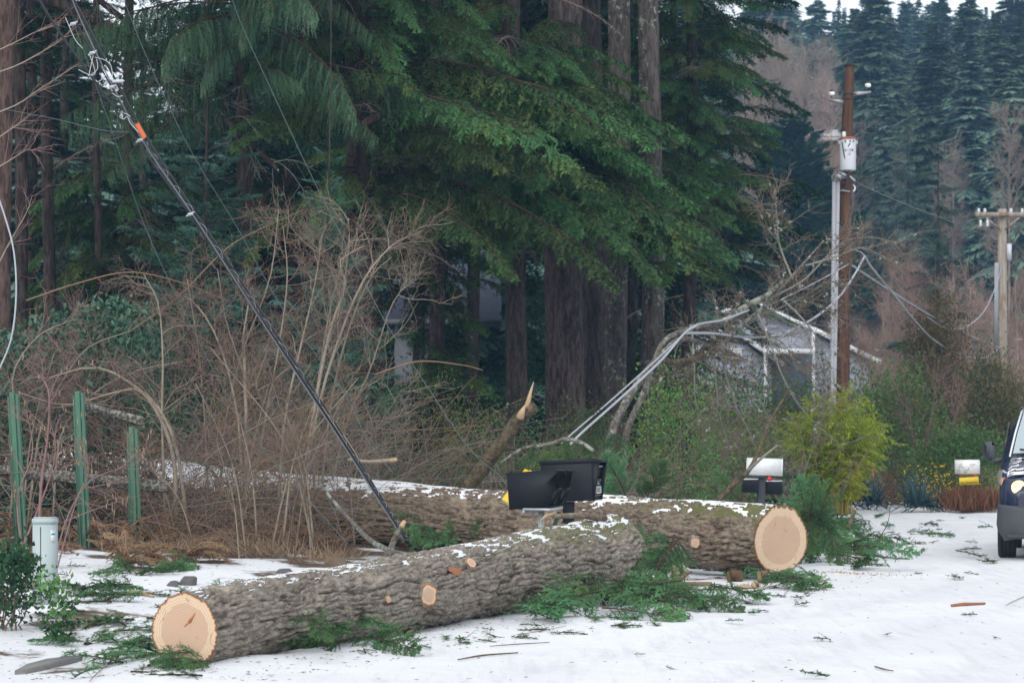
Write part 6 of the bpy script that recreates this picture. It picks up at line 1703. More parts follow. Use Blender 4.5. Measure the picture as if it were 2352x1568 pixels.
def grass(name, label, x, Y, wpx, h, n, mat, seed, lean=.35, wd=.012):
    rng = np.random.default_rng(seed); c = on_ground(x, Y); W = wpx / FPX * Y / 2
    p = np.stack([rng.normal(0, W * .5, n), rng.normal(0, .22, n), np.zeros(n)], -1); d = np.stack([rng.normal(0, lean, n), rng.normal(0, lean, n), np.ones(n)], -1)
    V, F = leaf_quads(p, d, h * rng.uniform(.5, 1.15, n), wd, rng, .0)
    o = link(name, np_mesh(name, V, [F], [mat], None, False, {'tip': np.repeat(rng.random(n), 4)}), None, c); return tag(o, label, None, None, 'stuff')
grass('dry_grass', 'rust brown dry grass round the foot of the flower painted mailbox', 2232, 45.7, 120, .52, 1500, M_DRYG, 801, .35, .02)
grass('dry_grass', 'straw coloured grass left of the van mirror', 2275, 50, 46, .8, 500, plain('straw', (.36, .33, .17), .8, .1, var=.3), 802, .3, .03)
M_STRAW = plain('straw_grass', (.25, .185, .125), .85, .1, var=.35, scale=20)
for k, (x, Y, w, h, n) in enumerate([(430, 25.2, 200, .26, 330), (610, 25.0, 200, .30, 360), (750, 24.6, 130, .26, 220), (310, 25.0, 120, .24, 200)]):
    grass('dry_grass', 'straw coloured dead grass matted at the foot of the brush', x, Y, w, h, n, M_STRAW, 820 + k, .9, .007)
# bare pinkish trees beyond the cypress and on the hill
M_PINK = plain('pinkish_bare_twigs', (.40, .285, .245), .9, .1, var=.25, scale=1.5)
M_HBARE = plain('grey_bare_twigs', (.27, .22, .185), .9, .1, var=.2, scale=.6)
BARE = {}
def bare_tree(name, label, x, Y, ytop, spread, seed, mat, n=(16, 10, 7), group=None, nst=1, up=.4, rk=1.0):
    """a bare crown of fine twigs; a few grown trees, copied at their own size and turn"""
    rng = np.random.default_rng(seed); b = on_ground(x, Y); H = P(x, ytop, Y).z - b.z; t = thing(name, label, 'tree', b, (0, 0, rng.uniform(0, 6.28)), group)
    key = (nst, mat.name, seed % 3); s0 = 2.2
    if key not in BARE:
        ms = []
        for k in range(nst):
            a = rng.uniform(0, 6.28); s = .0 if nst == 1 else rng.uniform(.1, .45)
            ms.append([(0, 0, -.5), (math.cos(a) * s * s0 * .4, math.sin(a) * s * s0 * .4, 4.5), (math.cos(a) * s * s0, math.sin(a) * s * s0, 10 * rng.uniform(.82, .97))])
        px_ = .075 if nst == 1 else .037
        twigs(t, ms, [.10 * (1 if nst == 1 else .6)] * nst, mat, [(n[0], s0 * .95, 48, px_ * .33 * rk, .12), (n[1], s0 * .5, 42, px_ * .21 * rk, .15), (n[2], s0 * .28, 40, px_ * .14 * rk, .16)], [mat], rng, .12, 12, 'trunk', (0, 0, up))
        BARE[key] = t
    else:
        for ch in BARE[key].children:
            c = ch.copy(); COL.objects.link(c); c.parent = t
    t.scale = (spread / s0, spread / s0, H / 10)
    return t
GP = 'bare pinkish trees beyond the cypress'
for k, (x, Y, yt_, sp, lab) in enumerate([(2120, 92, 585, 1.9, 'bare pinkish tree just behind the tall cypress'), (2205, 88, 625, 2.0, 'bare pinkish tree left of the pale pole'), (2060, 96, 640, 1.6, 'bare pinkish tree between brown pole and cypress'), (2345, 85, 610, 2.0, 'bare pinkish tree at the right edge beside the pale pole'), (2260, 95, 690, 1.8, 'low bare pinkish tree right behind the pale pole'), (1990, 90, 735, 1.4, 'low bare brush tree right of the grey house')]):
    bare_tree('bare_tree', lab, x, Y, yt_, sp, 850 + k, M_PINK, (15, 9, 6), GP, 4, .8)
GH = 'bare trees on the hazy hillside'
for k, (x, Y, yt_, sp, lab) in enumerate([(1787, 176, 108, 2.4, 'pale fan shaped bare tree on the hill left of the pole'), (1842, 172, 138, 1.9, 'narrow pale bare tree on the hill beside the fan shaped one'), (1905, 215, 95, 3.0, 'faint bare tree above the insulator arm on the hill'), (1735, 168, 190, 2.2, 'bare tree low on the hill beside the feathery hemlock'), (2318, 150, 268, 2.2, 'bare crown on the hill above the pale pole'), (2215, 168, 235, 2.0, 'bare tree half behind the dark conifer on the hill'), (1765, 205, 62, 2.6, 'bare tree high on the hill near the forest edge'), (1880, 178, 200, 1.9, 'bare slender tree on the hill right beside the pole top')]):
    bare_tree('bare_tree', lab, x, Y, yt_, sp, 870 + k, M_HBARE, (34, 9, 6), GH, 1, .35, 1.1)
for k in range(14):
    r_ = random.Random(40 + k); bare_tree('bare_tree', 'pale bare tree in the thin brown patch of the slope left of the pole', r_.uniform(1700, 1915), r_.uniform(172, 225), r_.uniform(70, 260), r_.uniform(1.6, 2.6), 940 + k, M_HBARE if k % 3 else M_PINK, (34, 9, 6), 'bare trees of the brown hill patch', 1, .35, 1.0)
for k, (x, Y, yt_) in enumerate([(2075, 182, 330), (2130, 205, 250), (2190, 160, 330), (2275, 178, 330), (2335, 168, 370), (2020, 195, 395), (1960, 178, 300)]):
    bare_tree('bare_tree', 'pale bare tree standing among the dark conifers of the slope', x, Y, yt_, 2.2, 970 + k, M_HBARE, (34, 9, 6), 'bare trees among the hill conifers', 1, .35, 1.0)
for k, (x, Y, yt_) in enumerate([(60, 95, 430), (150, 100, 520), (290, 98, 470), (180, 110, 380), (930, 100, 560), (1090, 96, 600)]):
    bare_tree('bare_tree', 'grey bare tree glimpsed between the dark trunks of the wood', x, Y, yt_, 2.4, 890 + k, M_PINK, (14, 8, 5), 'bare trees behind the wood', 3, .7)

# ------------------------------------------------------------------ broken branches and the leaning alder
def limb(t, pix, r, mat, name='limb', K=26, n=10, base=None, rag=.10, seed=0):
    w = smooth_path([P(*q) for q in pix], K); rr = np.interp(np.linspace(0, 1, K), np.linspace(0, 1, len(r)), r)
    rr = rr * (1 + rag * fbm(np.arange(K) * .9, 0, 0, 2, seed + len(pix)))
    mb = MB(); mb.tube(w - np.array(base), rr, n); o = mb.build(name, mat, t, True, 'cav'); return w
hem = [o for o in COL.objects if o.get('label', '').startswith('big dark hemlock')][0]
limb(hem, [(806, 380, 37.2), (812, 330, 36.8), (835, 288, 36.4), (872, 268, 36.6), (930, 262, 37)], [.075, .085, .075, .06, .03], B_RED, 'limb', base=hem.location)
b0 = P(110, -20, 37)
t = thing('broken_limb', 'thick broken conifer limb hanging diagonally from the top left corner', 'branch', b0)
w1_ = limb(t, [(60, -40, 37), (110, 0, 37), (187, 30, 37), (254, 67, 37), (320, 103, 37), (400, 153, 36.8), (450, 200, 36.6), (500, 260, 36.4), (534, 290, 36.3), (580, 334, 36.2), (637, 389, 36)], [.085, .08, .07, .05, .032], B_DARK, 'limb', 40, base=b0)
w2_ = limb(t, [(187, -40, 36.6), (227, 0, 36.6), (300, 60, 36.6), (350, 127, 36.5), (384, 200, 36.4), (414, 260, 36.4)], [.05, .045, .03, .02], B_DARK, 'limb', base=b0)
limb(t, [(632, 384, 36.05), (640, 392, 36)], [.03, .012], M_SPLIT, 'torn_end', 4, base=b0)
rg = np.random.default_rng(55)
ps, ds, _, _ = spawn(np.stack([smooth_path(w1_, 20), smooth_path(w2_, 20)]), 40, rg, .15, 1, 55, 15)
tw = grow(ps, ds, rg.uniform(.3, 1.1, len(ps)), 6, rg, .15, (0, 0, -.8)); q1, q2, _, _ = spawn(tw, 7, rg, .2, 1, 45, 12); tw2 = grow(q1, q2, rg.uniform(.1, .4, len(q1)), 4, rg, .2, (0, 0, -.5))
Va, Fa = tubes(tw, np.linspace(.008, .003, 7)[None] * np.ones((len(tw), 1)), 3); Vb, Fb = tubes(tw2, np.linspace(.004, .002, 5)[None] * np.ones((len(tw2), 1)), 3)
o = link('twigs', np_mesh('twigs', np.concatenate([Va, Vb]) - np.array(b0), [Fa, Fb + len(Va)], [M_TWG]), t); o['kind'] = 'stuff'

# bare hazel branches reaching in from the left edge
for k, (pix, lab) in enumerate([([(-40, 132), (30, 100), (90, 70), (140, 55)], 'bare twigs at the left edge level with the cable clamps, upper spray'), ([(-30, 175), (40, 150), (95, 120), (140, 92), (178, 50)], 'longest bare spray from the left edge reaching the cables'), ([(-30, 268), (40, 240), (80, 212), (130, 180), (184, 145)], 'bare forked spray from the left edge below the longest one'), ([(-30, 400), (20, 370), (60, 345), (74, 345)], 'bare twigs on the cedar trunk, lower spray'), ([(-30, 335), (20, 300), (50, 280), (64, 270)], 'bare short twigs on the cedar trunk above the lower spray'), ([(-20, 640), (20, 560), (60, 490), (74, 448)], 'bare upright twig in front of the cedar trunk near the hanging cable')]):
    shrub('bare_branch', lab, [[(x, y) for x, y in pix]], 20.5, (.0065,), [(9, .38, 36, .003, .06), (3, .17, 38, .002, .1)], [M_TW4, M_TW4], 900 + k, M_TW1, 'branch', 'bare sprays at the left edge', K=10, pull=(0, 0, .05)).location
rg = np.random.default_rng(66)
t = shrub('hazel_shrub', 'reddish bare hazel with catkins in front of the green posts', [[(88, 1200), (95, 1110), (110, 1000), (112, 900), (90, 860)], [(60, 1250), (40, 1150), (75, 1040), (60, 940)], [(110, 1290), (150, 1200), (200, 1110), (260, 1080), (320, 1062)], [(40, 1220), (110, 1110), (128, 1020), (110, 960)], [(120, 1280), (175, 1150), (205, 1080), (170, 1020)]], 21.5, (.016, .012, .009, .010, .008), [(8, .55, 45, .005, .14), (5, .28, 46, .003, .16)], [M_TW4, M_TW4], 930, M_TW4, extra=0, pull=(0, 0, 0))
tw = [o for o in t.children if o.name.startswith('twigs')][-1]
co = np.empty(len(tw.data.vertices) * 3, np.float32); tw.data.vertices.foreach_get('co', co); co = co.reshape(-1, 3)
pk = co[rg.choice(len(co), 110, replace=False)]
cv = np.stack([pk, pk + np.array([0, 0, -.022]) + rg.normal(0, .003, pk.shape), pk + np.array([0, 0, -.045]) + rg.normal(0, .005, pk.shape)], 1)
V, F = tubes(cv, np.tile([.0035, .005, .003], (110, 1)), 5); o = link('catkins', np_mesh('catkins', V, [F], [plain('catkin', (.27, .20, .12), .9)]), t); o['kind'] = 'stuff'

b0 = on_ground(1405, 31.5)
al = thing('leaning_alder', 'leaning lichen covered alder bent across the torn cables, bare crown', 'tree', b0)
paths = []
paths.append(limb(al, [(1392, 1090, 31.5), (1408, 985, 31.4), (1462, 885, 31.6), (1518, 817, 32), (1569, 778, 32.5), (1640, 800, 33.5)], [.058, .056, .052, .046, .04, .034], M_ALDER, 'trunk', 34, 12, b0))
paths.append(limb(al, [(1430, 1085, 32.2), (1440, 990, 32.2), (1480, 900, 32.4), (1500, 840, 32.6), (1530, 780, 32.8), (1600, 752, 33), (1659, 737, 33.4)], [.045, .045, .042, .04, .04, .045, .04], M_ALDER, 'limb', 30, 10, b0))
limb(al, [(1652, 739, 33.38), (1668, 733, 33.5)], [.043, .035], M_SPLIT, 'torn_end', 4, 10, b0)
paths.append(limb(al, [(1569, 830, 33), (1635, 813, 33.4), (1695, 752, 34), (1742, 716, 34.5), (1776, 682, 35), (1836, 616, 36), (1892, 552, 37)], [.042, .04, .037, .033, .028, .02, .010], M_ALDER, 'limb', 36, 10, b0))
paths.append(limb(al, [(1620, 765, 33.2), (1670, 735, 33.8), (1716, 702, 34.2), (1770, 672, 34.6), (1800, 640, 35)], [.05, .05, .045, .035, .02], M_ALDER, 'limb', 24, 9, b0))
paths.append(limb(al, [(1515, 825, 32.6), (1560, 832, 32.8), (1610, 815, 33.2), (1640, 795, 33.5)], [.042, .045, .045, .04], M_MOSS, 'limb', 16, 10, b0))
rg = np.random.default_rng(77)
for pix in ([(1700, 745), (1760, 720), (1830, 690), (1900, 650), (1960, 640)], [(1780, 680), (1850, 640), (1930, 560), (2000, 545), (2060, 560)], [(1660, 780), (1665, 850), (1690, 930), (1720, 990), (1740, 1040)], [(1740, 720), (1770, 790), (1800, 870), (1850, 950), (1930, 1020)], [(1640, 800), (1645, 880), (1655, 960), (1680, 1040)], [(1800, 690), (1850, 740), (1890, 800), (1910, 880)], [(1590, 760), (1595, 840), (1600, 930), (1640, 960)], [(1820, 640), (1790, 560), (1785, 500), (1778, 440)], [(1850, 610), (1920, 590), (1980, 570), (2050, 600)], [(1720, 700), (1800, 690), (1880, 700), (1940, 740)], [(1700, 740), (1740, 760), (1800, 790), (1830, 850)]):
    Y0 = rg.uniform(33.6, 35.5); paths.append(limb(al, [(x, y, Y0) for x, y in pix], [.015, .012, .008, .004], M_TWG, 'branch', 20, 6, b0))
cur = np.stack([smooth_path(w, 20) for w in paths[2:]])
ps, ds, _, tt = spawn(cur, 19, rg, .12, 1, 52, 16); t1 = grow(ps, ds, .75 * rg.uniform(.4, 1.2, len(ps)) * (1.15 - .5 * tt), 7, rg, .17, (0, 0, .1))
q1, q2, _, tt = spawn(t1, 8, rg, .15, 1, 48, 14); t2 = grow(q1, q2, .30 * rg.uniform(.4, 1.3, len(q1)), 4, rg, .2, (0, 0, .1))
q1, q2, _, tt = spawn(t2[::2], 3, rg, .2, 1, 48, 14); t3 = grow(q1, q2, .13 * rg.uniform(.4, 1.3, len(q1)), 3, rg, .2)
for T_, ra, m in ((t1, .0052, M_TWG), (t2, .0033, M_TW2), (t3, .0024, M_TW2)):
    V, F = tubes(T_, np.linspace(ra, ra * .45, T_.shape[1])[None] * np.ones((len(T_), 1)), 3); o = link('twigs', np_mesh('twigs', V - np.array(b0), [F], [m]), al); o['kind'] = 'stuff'
k = rg.choice(len(t1), 420); pk = t1[k, rg.integers(0, 7, 420)] + rg.normal(0, .012, (420, 3)) - np.array(b0)
V, F = leaf_quads(np.repeat(pk, 4, 0), rg.normal(size=(1680, 3)), .045 * rg.uniform(.5, 1.2, 1680), .03, rg)
o = link('lichen_tufts', np_mesh('lichen_tufts', V, [F], [M_MOSS, plain('pale_lichen', (.30, .33, .28), .95)], [np.concatenate([np.repeat(rg.integers(0, 2, 420), 4)] * 2)]), al); o['kind'] = 'stuff'

def stick(name, label, pix, r, mat, cat='branch', group='broken branches round the logs', K=18, tips=None, n=9, lift=0.0):
    w = smooth_path([P(*q) if len(q) == 3 else G(q[0], q[1], lift) for q in pix], K); b = Vector(w[0])
    rr = np.interp(np.linspace(0, 1, K), np.linspace(0, 1, len(r)), r) * (.62 if name == 'fallen_stick' else 1) * (1 + .12 * fbm(np.arange(K) * .8, 0, 0, 2, int(pix[0][0])))
    if tips is None:
        mb = MB(); mb.tube(w - np.array(b), rr, n); o = mb.build(name, mat, None, True, 'cav'); o.location = b
    else:
        o = thing(name, label, cat, b, group=group); mb = MB(); mb.tube(w - np.array(b), rr, n); mb.build('limb', mat, o, True, 'cav')
        for tp in tips:
            w2 = smooth_path([P(*q) for q in tp[0]], 8); mb = MB(); mb.tube(w2 - np.array(b), np.interp(np.linspace(0, 1, 8), np.linspace(0, 1, len(tp[1])), tp[1]), 7); mb.build(tp[3], tp[2], o, True, 'cav')
    return tag(o, label, cat, group)
stick('broken_branch', 'thick broken branch with a pale splinter, standing aslant behind the snowy log', [(1070, 1125, 27.4), (1120, 1060, 27.2), (1165, 1000, 27), (1190, 962, 26.9), (1228, 934, 26.8)], [.085, .08, .074, .07, .064], M_MOSS, n=12, tips=[([(1205, 955, 26.85), (1213, 925, 26.8), (1219, 900, 26.8), (1226, 876, 26.8)], [.040, .030, .018, .004], M_SPLIT, 'splinter'), ([(1195, 958, 26.8), (1200, 945, 26.75), (1206, 930, 26.75)], [.05, .035, .008], M_SPLIT, 'splinter')])
stick('curved_branch', 'smooth brown branch arched over the black mailboxes', [(1150, 1062, 26.5), (1200, 1030, 26.4), (1260, 1020, 26.3), (1300, 1008, 26.2), (1335, 1016, 26.1), (1362, 1034, 26)], [.012, .018, .022, .026, .022, .018], M_ALDER)
stick('lichened_stick', 'long lichened stick leaning up in front of the mildewed mailbox', [(1645, 1155, 25.6), (1690, 1108, 25.6), (1720, 1080, 25.5), (1745, 1030, 25.5), (1770, 965, 25.5), (1797, 920, 25.5), (1815, 887, 25.4)], [.030, .028, .026, .02, .016, .014, .006], M_MOSS, tips=[([(1718, 1082, 25.5), (1740, 1060, 25.4), (1786, 1022, 25.3)], [.02, .016, .010], M_TWG, 'side_branch')])
stick('bent_root_branch', 'bent pale branch running down to the snow beside the cable foot', [(735, 1110, 25.0), (770, 1155, 24.4), (815, 1205, 23.6), (850, 1240, 22.8), (886, 1260, 22.2)], [.014, .018, .022, .026, .027], M_ALDER)
stick('broken_stub', 'short broken stub standing right beside the cable foot', [(893, 1280, 21.2), (905, 1240, 21.4), (926, 1205, 21.5)], [.032, .028, .026], M_ALDER, tips=[([(922, 1210, 21.48), (930, 1196, 21.5)], [.027, .018], M_SPLIT, 'torn_end')])
stick('cut_pole', 'thin branch with a pale sawn tip sticking out of the brush', [(800, 1055, 25.5), (850, 1060, 25.4), (905, 1056, 25.2)], [.018, .02, .022], M_TW1, tips=[([(897, 1057, 25.2), (910, 1055, 25.15)], [.024, .024], M_SPLIT, 'cut_tip')])
stick('torn_branch', 'torn branch showing yellow wood beside the cable bundle', [(742, 935, 25.5), (775, 985, 25.3), (800, 1020, 25.2), (838, 1080, 25)], [.02, .024, .018, .008], M_SPLIT)
stick('cut_branch_end', 'upright sawn branch end right of the far log on the snow', [(1948, 1215, 29.5), (1955, 1195, 29.6), (1962, 1172, 29.7)], [.025, .026, .026], M_MOSS, tips=[([(1961, 1176, 29.69), (1963, 1169, 29.71)], [.028, .028], M_CUT, 'cut_tip')])
for k, (pix, r, m, lab) in enumerate([([(1492, 1392), (1530, 1356, 21.3), (1588, 1312, 21.6)], [.012, .016, .014], M_BROWN, 'bare stick slanting up between the two logs'),
        ([(1268, 1395), (1330, 1362, 20.2), (1352, 1353, 20.2)], [.020, .022, .018], M_BROWN, 'brown broken branch in the boughs under the thick log end'),
        ([(1052, 1518), (1110, 1508), (1190, 1502)], [.006, .010, .007], M_BROWN, 'long dark stick lying on the snow in front of the logs'),
        ([(1125, 1487), (1190, 1482), (1262, 1478)], [.004, .006, .004], M_BROWN, 'thin straight twig on the snow above the long dark stick'),
        ([(2186, 1393), (2215, 1390), (2262, 1388)], [.020, .026, .014], M_SCAR, 'reddish splinter of bark lying on the road at right'),
        ([(272, 1368), (310, 1362), (352, 1372)], [.02, .03, .02], M_SPLIT, 'brown splintered wood lying on the snow left of the front log'),
        ([(1190, 1460), (1240, 1452), (1300, 1440)], [.004, .005, .003], M_TW3, 'pale twig at the edge of the green boughs'),
        ([(205, 1568), (240, 1535), (290, 1515), (342, 1512)], [.004, .006, .006, .004], M_TW4, 'curved reddish twig left of the front log end'),
        ([(245, 1402), (290, 1412), (350, 1420)], [.012, .012, .008], M_TW1, 'pale stick touching the shadow left of the cut face'),
        ([(2160, 1162), (2190, 1160), (2280, 1150)], [.012, .010, .008], M_BROWN, 'thin branch lying before the brown grass'),
        ([(1860, 1208), (1905, 1196), (1940, 1190)], [.02, .02, .015], M_BROWN, 'split branch lying right of the far log'),
        ([(1850, 1248), (1920, 1245), (1985, 1240)], [.02, .022, .012], M_BROWN, 'dark branch under the boughs right of the far log'),
        ([(1995, 1265), (2035, 1210, 25.8), (2046, 1155, 25.8)], [.01, .008, .004], M_BROWN, 'thin bare branch rising over the boughs beside the road'),
        ([(2380, 1360), (2330, 1382), (2310, 1392)], [.004, .005, .003], M_BROWN, 'small twig at the far right on the road'),
        ([(2010, 1534), (2030, 1540), (2052, 1544)], [.008, .008, .004], M_BROWN, 'small dark twig lowest on the road at right'),
        ([(940, 1420), (960, 1440), (935, 1456)], [.02, .02, .015], M_SPLIT, 'orange wood chip under the front log')]):
    stick('fallen_stick', lab, pix, r, m, group='sticks on the snow', lift=.012)

# ------------------------------------------------------------------ fallen green boughs
rb = np.random.default_rng(99)
def lay_bough(name, label, p0, p1, me, nrm=(0, 0, 1), wide=1.0, group='green boughs fallen round the logs', cat='bough'):
    p0, p1 = Vector(p0), Vector(p1); x = p1 - p0; L = x.length; x.normalize(); n = Vector(nrm); y = n.cross(x).normalized(); z = x.cross(y)
    s = L / me['L']
    M = Matrix(((x.x, y.x, z.x, p0.x), (x.y, y.y, z.y, p0.y), (x.z, y.z, z.z, p0.z), (0, 0, 0, 1))) @ Matrix.Diagonal((s, s * wide, s, 1))
    o = link(name, me, None, None, M); return tag(o, label, cat, group)
def heap(label, x, y, wpx, hpx, n, Lr, fam, lift=(0.02, .25), azc=None, group='green boughs fallen round the logs'):
    for k in range(n):
        xx, yy = x + rb.uniform(-.5, .5) * wpx, y + rb.uniform(-.5, .5) * hpx
        b = G(xx, yy); a = rb.uniform(0, 6.28) if azc is None else math.radians(azc + rb.normal(0, 40)); L = rb.uniform(*Lr)
        up = rb.uniform(*lift); d = Vector((math.cos(a), math.sin(a), 0)) * L
        tip = b + d; tip.z = gz1(tip.x, tip.y) + .03 + up * rb.uniform(.1, .7); b.z += .03 + up * rb.uniform(.2, 1)
        lay_bough('fallen_bough', label, b, tip, fam[rb.integers(len(fam))], (rb.normal(0, .4), rb.normal(0, .4) - .45, 1), rb.uniform(.8, 1.1), group)
heap('green fir bough in the heap in front of the front log', 705, 1476, 320, 50, 30, (.4, .8), FIRB, (.04, .30))
heap('green fir bough low beside the pale cut end of the front log', 470, 1530, 90, 14, 4, (.25, .45), FIRB, (.0, .06))
heap('green fir bough in the band under the thick end of the front log', 1330, 1398, 300, 44, 22, (.45, .95), FIRB + FIRD, (.02, .28))
heap('green fir bough between the two logs left of the mailbox post', 1010, 1262, 190, 24, 13, (.5, .9), FIRB, (.1, .45))
heap('green bough in the gap between front log and far log cut end', 1560, 1375, 180, 34, 12, (.4, .9), FIRB + FIRD, (.02, .2))
heap('green bough in the large heap right of the far cut end', 1905, 1258, 210, 110, 34, (.6, 1.4), FIRB + FIRD, (.05, .45))
heap('green bough lying below the far cut end beside the road', 1800, 1338, 170, 22, 10, (.35, .7), FIRB, (.0, .08))
heap('green bough strewn behind the snowy log below the broken branch', 1060, 1172, 520, 60, 44, (.6, 1.5), FIRB + FIRD, (.55, 1.0), group='green boughs behind the far log')
heap('green bough strewn behind the far log near the mildewed mailbox', 1600, 1165, 360, 40, 34, (.6, 1.4), FIRB + FIRD, (.3, .95), group='green boughs behind the far log')
heap('green fir bough flat on the snow left of the front log', 330, 1345, 320, 90, 13, (.3, .6), FIRB, (.0, .05))
heap('green fir bough on the snow beside the left cut face', 270, 1490, 180, 70, 9, (.25, .5), FIRB, (.0, .04))
heap('green bough lying far right on the snow before the van', 2075, 1215, 120, 60, 5, (.35, .6), FIRB, (.0, .1))
# hanging and upright ones
HG = 'green boughs hanging over the logs'
for (a, b, m, w, lab) in [((1560, 1235, 22.2), (1462, 1372, 21.4), FIRD[0], 1.3, 'drooping green bough hung between the two logs, longest'), ((1548, 1228, 22.6), (1500, 1370, 22.0), FIRD[1], 1.2, 'drooping green bough right beside the longest one between the logs'), ((1470, 1190, 22.9), (1450, 1280, 22.8), FIRB[2], .9, 'small green sprig over the sawn rim of the front log'),
        ((1855, 1200, 26.6), (1825, 1105, 26.2), FIRB[0], 1.5, 'blue green bough rising behind the far cut face, left shoot'), ((1865, 1200, 26.6), (1862, 1095, 26.3), FIRB[1], 1.4, 'blue green bough rising behind the far cut face, tallest shoot'), ((1870, 1210, 26.7), (1905, 1140, 26.4), FIRB[2], 1.4, 'blue green bough rising behind the far cut face, right shoot'), ((1850, 1150, 26.8), (1880, 1240, 26.2), FIRD[1], 1.5, 'dark green bough drooping right of the far cut face'), ((1880, 1180, 26.8), (1925, 1275, 26.2), FIRD[2], 1.4, 'dark green bough drooping beside the road snow'), ((1840, 1140, 27.2), (1900, 1200, 26.6), FIRD[0], 1.6, 'broad dark bough behind the far cut face'),
        ((1700, 1150, 26.8), (1640, 1085, 26.6), FIRB[1], 1.1, 'pale green bough rising left of the long lichened stick'), ((1180, 1100, 26.6), (1285, 1035, 26.3), FIRB[3], 1.2, 'blue green bough arched over the black mailboxes'), ((1330, 1120, 26.4), (1290, 1022, 26.2), FIRB[0], 1.1, 'blue green bough upright behind the parcel mailbox'), ((1440, 1150, 27), (1395, 1040, 26.6), FIRB[2], 1.2, 'green bough rising right of the parcel mailbox'), ((1480, 1160, 27), (1520, 1060, 26.6), FIRB[1], 1.3, 'green bough rising below the alder trunk'),
        ((1370, 930, 28.6), (1345, 1050, 28.0), FIRD[0], 1.1, 'dead looking green bough hanging along the torn cables'), ((1420, 985, 28.6), (1400, 1085, 28.0), FIRD[2], 1.1, 'green bough hanging beneath the torn cables'), ((1040, 1250, 21.6), (1030, 1196, 21.5), FIRB[1], 1.0, 'upright fir tip left of the mailbox post'), ((960, 1262, 21.3), (950, 1205, 21.2), FIRB[2], 1.0, 'upright fir tip right beside the cable foot'), ((1085, 1240, 21.7), (1098, 1192, 21.6), FIRB[0], .9, 'small upright fir tip nearest the mailbox post')]:
    lay_bough('hanging_bough', lab, P(*a), P(*b), m, (.15, -1, .25), w, HG)
# sprigs scattered over the snow
def scatter(n, x0, x1, y0, y1, sr, label, group, ok=None):
    k = 0
    while k < n:
        x, y = rb.uniform(x0, x1), rb.uniform(y0, y1)
        if ok and not ok(x, y): continue
        p = G(x, y, .015); a = rb.uniform(0, 6.28); s = rb.uniform(*sr)
        M = Matrix.Translation(p) @ Matrix.Rotation(a, 4, 'Z') @ Matrix.Rotation(rb.normal(0, .12), 4, 'Y') @ Matrix.Scale(s, 4)
        o = link('fir_sprig', SPRIG[rb.integers(4)], None, None, M); tag(o, label, 'sprig', group); k += 1
below = lambda x, y: y > np.interp(x, [0, 430, 900, 1400, 1900, 2352], [1560, 1560, 1480, 1400, 1335, 1300])
scatter(46, 150, 480, 1290, 1560, (.5, 1.2), 'small fir sprig scattered on the snowy verge left of the front log', 'fir sprigs on the left verge')
scatter(60, 480, 1900, 1340, 1500, (.3, .75), 'small fir sprig dropped on the road edge in front of the logs', 'fir sprigs on the road edge', lambda x, y: below(x, y) and y < np.interp(x, [480, 1900], [1545, 1390]))
scatter(24, 1880, 2280, 1175, 1350, (.4, 1.0), 'fir sprig scattered over the snow right of the far log', 'fir sprigs right of the far log')
scatter(10, 900, 2300, 1400, 1560, (.2, .5), 'tiny fir sprig lying alone out on the snowy road', 'fir sprigs out on the road', below)
# crumbs of needles, bark and sawdust
n = 7000
xx = rb.uniform(0, 2352, n); yy = rb.uniform(1180, 1566, n)
Yg = FPX * EYE / (yy - HZ); Xg = (xx - CX) / FPX * Yg; de = edge_x(Yg) - Xg
keep = rb.random(n) < np.where(np.abs(de) < .9, 1.0, np.where(de > 0, .6, .05)); Xg, Yg = Xg[keep], Yg[keep]; n = len(Xg)
pz = np.stack([Xg, Yg, gz(Xg, Yg) + .006], -1); a = rb.uniform(0, 6.28, n)
V, F = leaf_quads(pz, np.stack([np.cos(a), np.sin(a), np.full(n, .05)], -1), rb.uniform(.012, .055, n), rb.uniform(.003, .008, n), rb, .2)
mi = rb.integers(0, 3, n)
o = link('needle_litter', np_mesh('needle_litter', V, [F], [M_FIR, M_BROWN, M_TW2], [np.concatenate([mi, mi])], False, {'tip': np.full(len(V), .2)})); tag(o, 'crumbs of needles and bark strewn over the snow', None, None, 'stuff')
n = 700; c = [G(1960, 1318), G(1740, 1345), G(1640, 1352)]; k = rb.integers(0, 3, n)
px_ = np.array([tuple(c[i]) for i in k]) + np.stack([rb.normal(0, .32, n), rb.normal(0, .18, n), np.zeros(n)], -1); px_[:, 2] = gz(px_[:, 0], px_[:, 1]) + .008
V, F = leaf_quads(px_, rb.normal(size=(n, 3)) * [1, 1, .1], rb.uniform(.01, .035, n), rb.uniform(.006, .018, n), rb, .2); o = link('sawdust', np_mesh('sawdust', V, [F], [M_SPLIT])); tag(o, 'orange sawdust and chips by the far cut end', None, None, 'stuff')

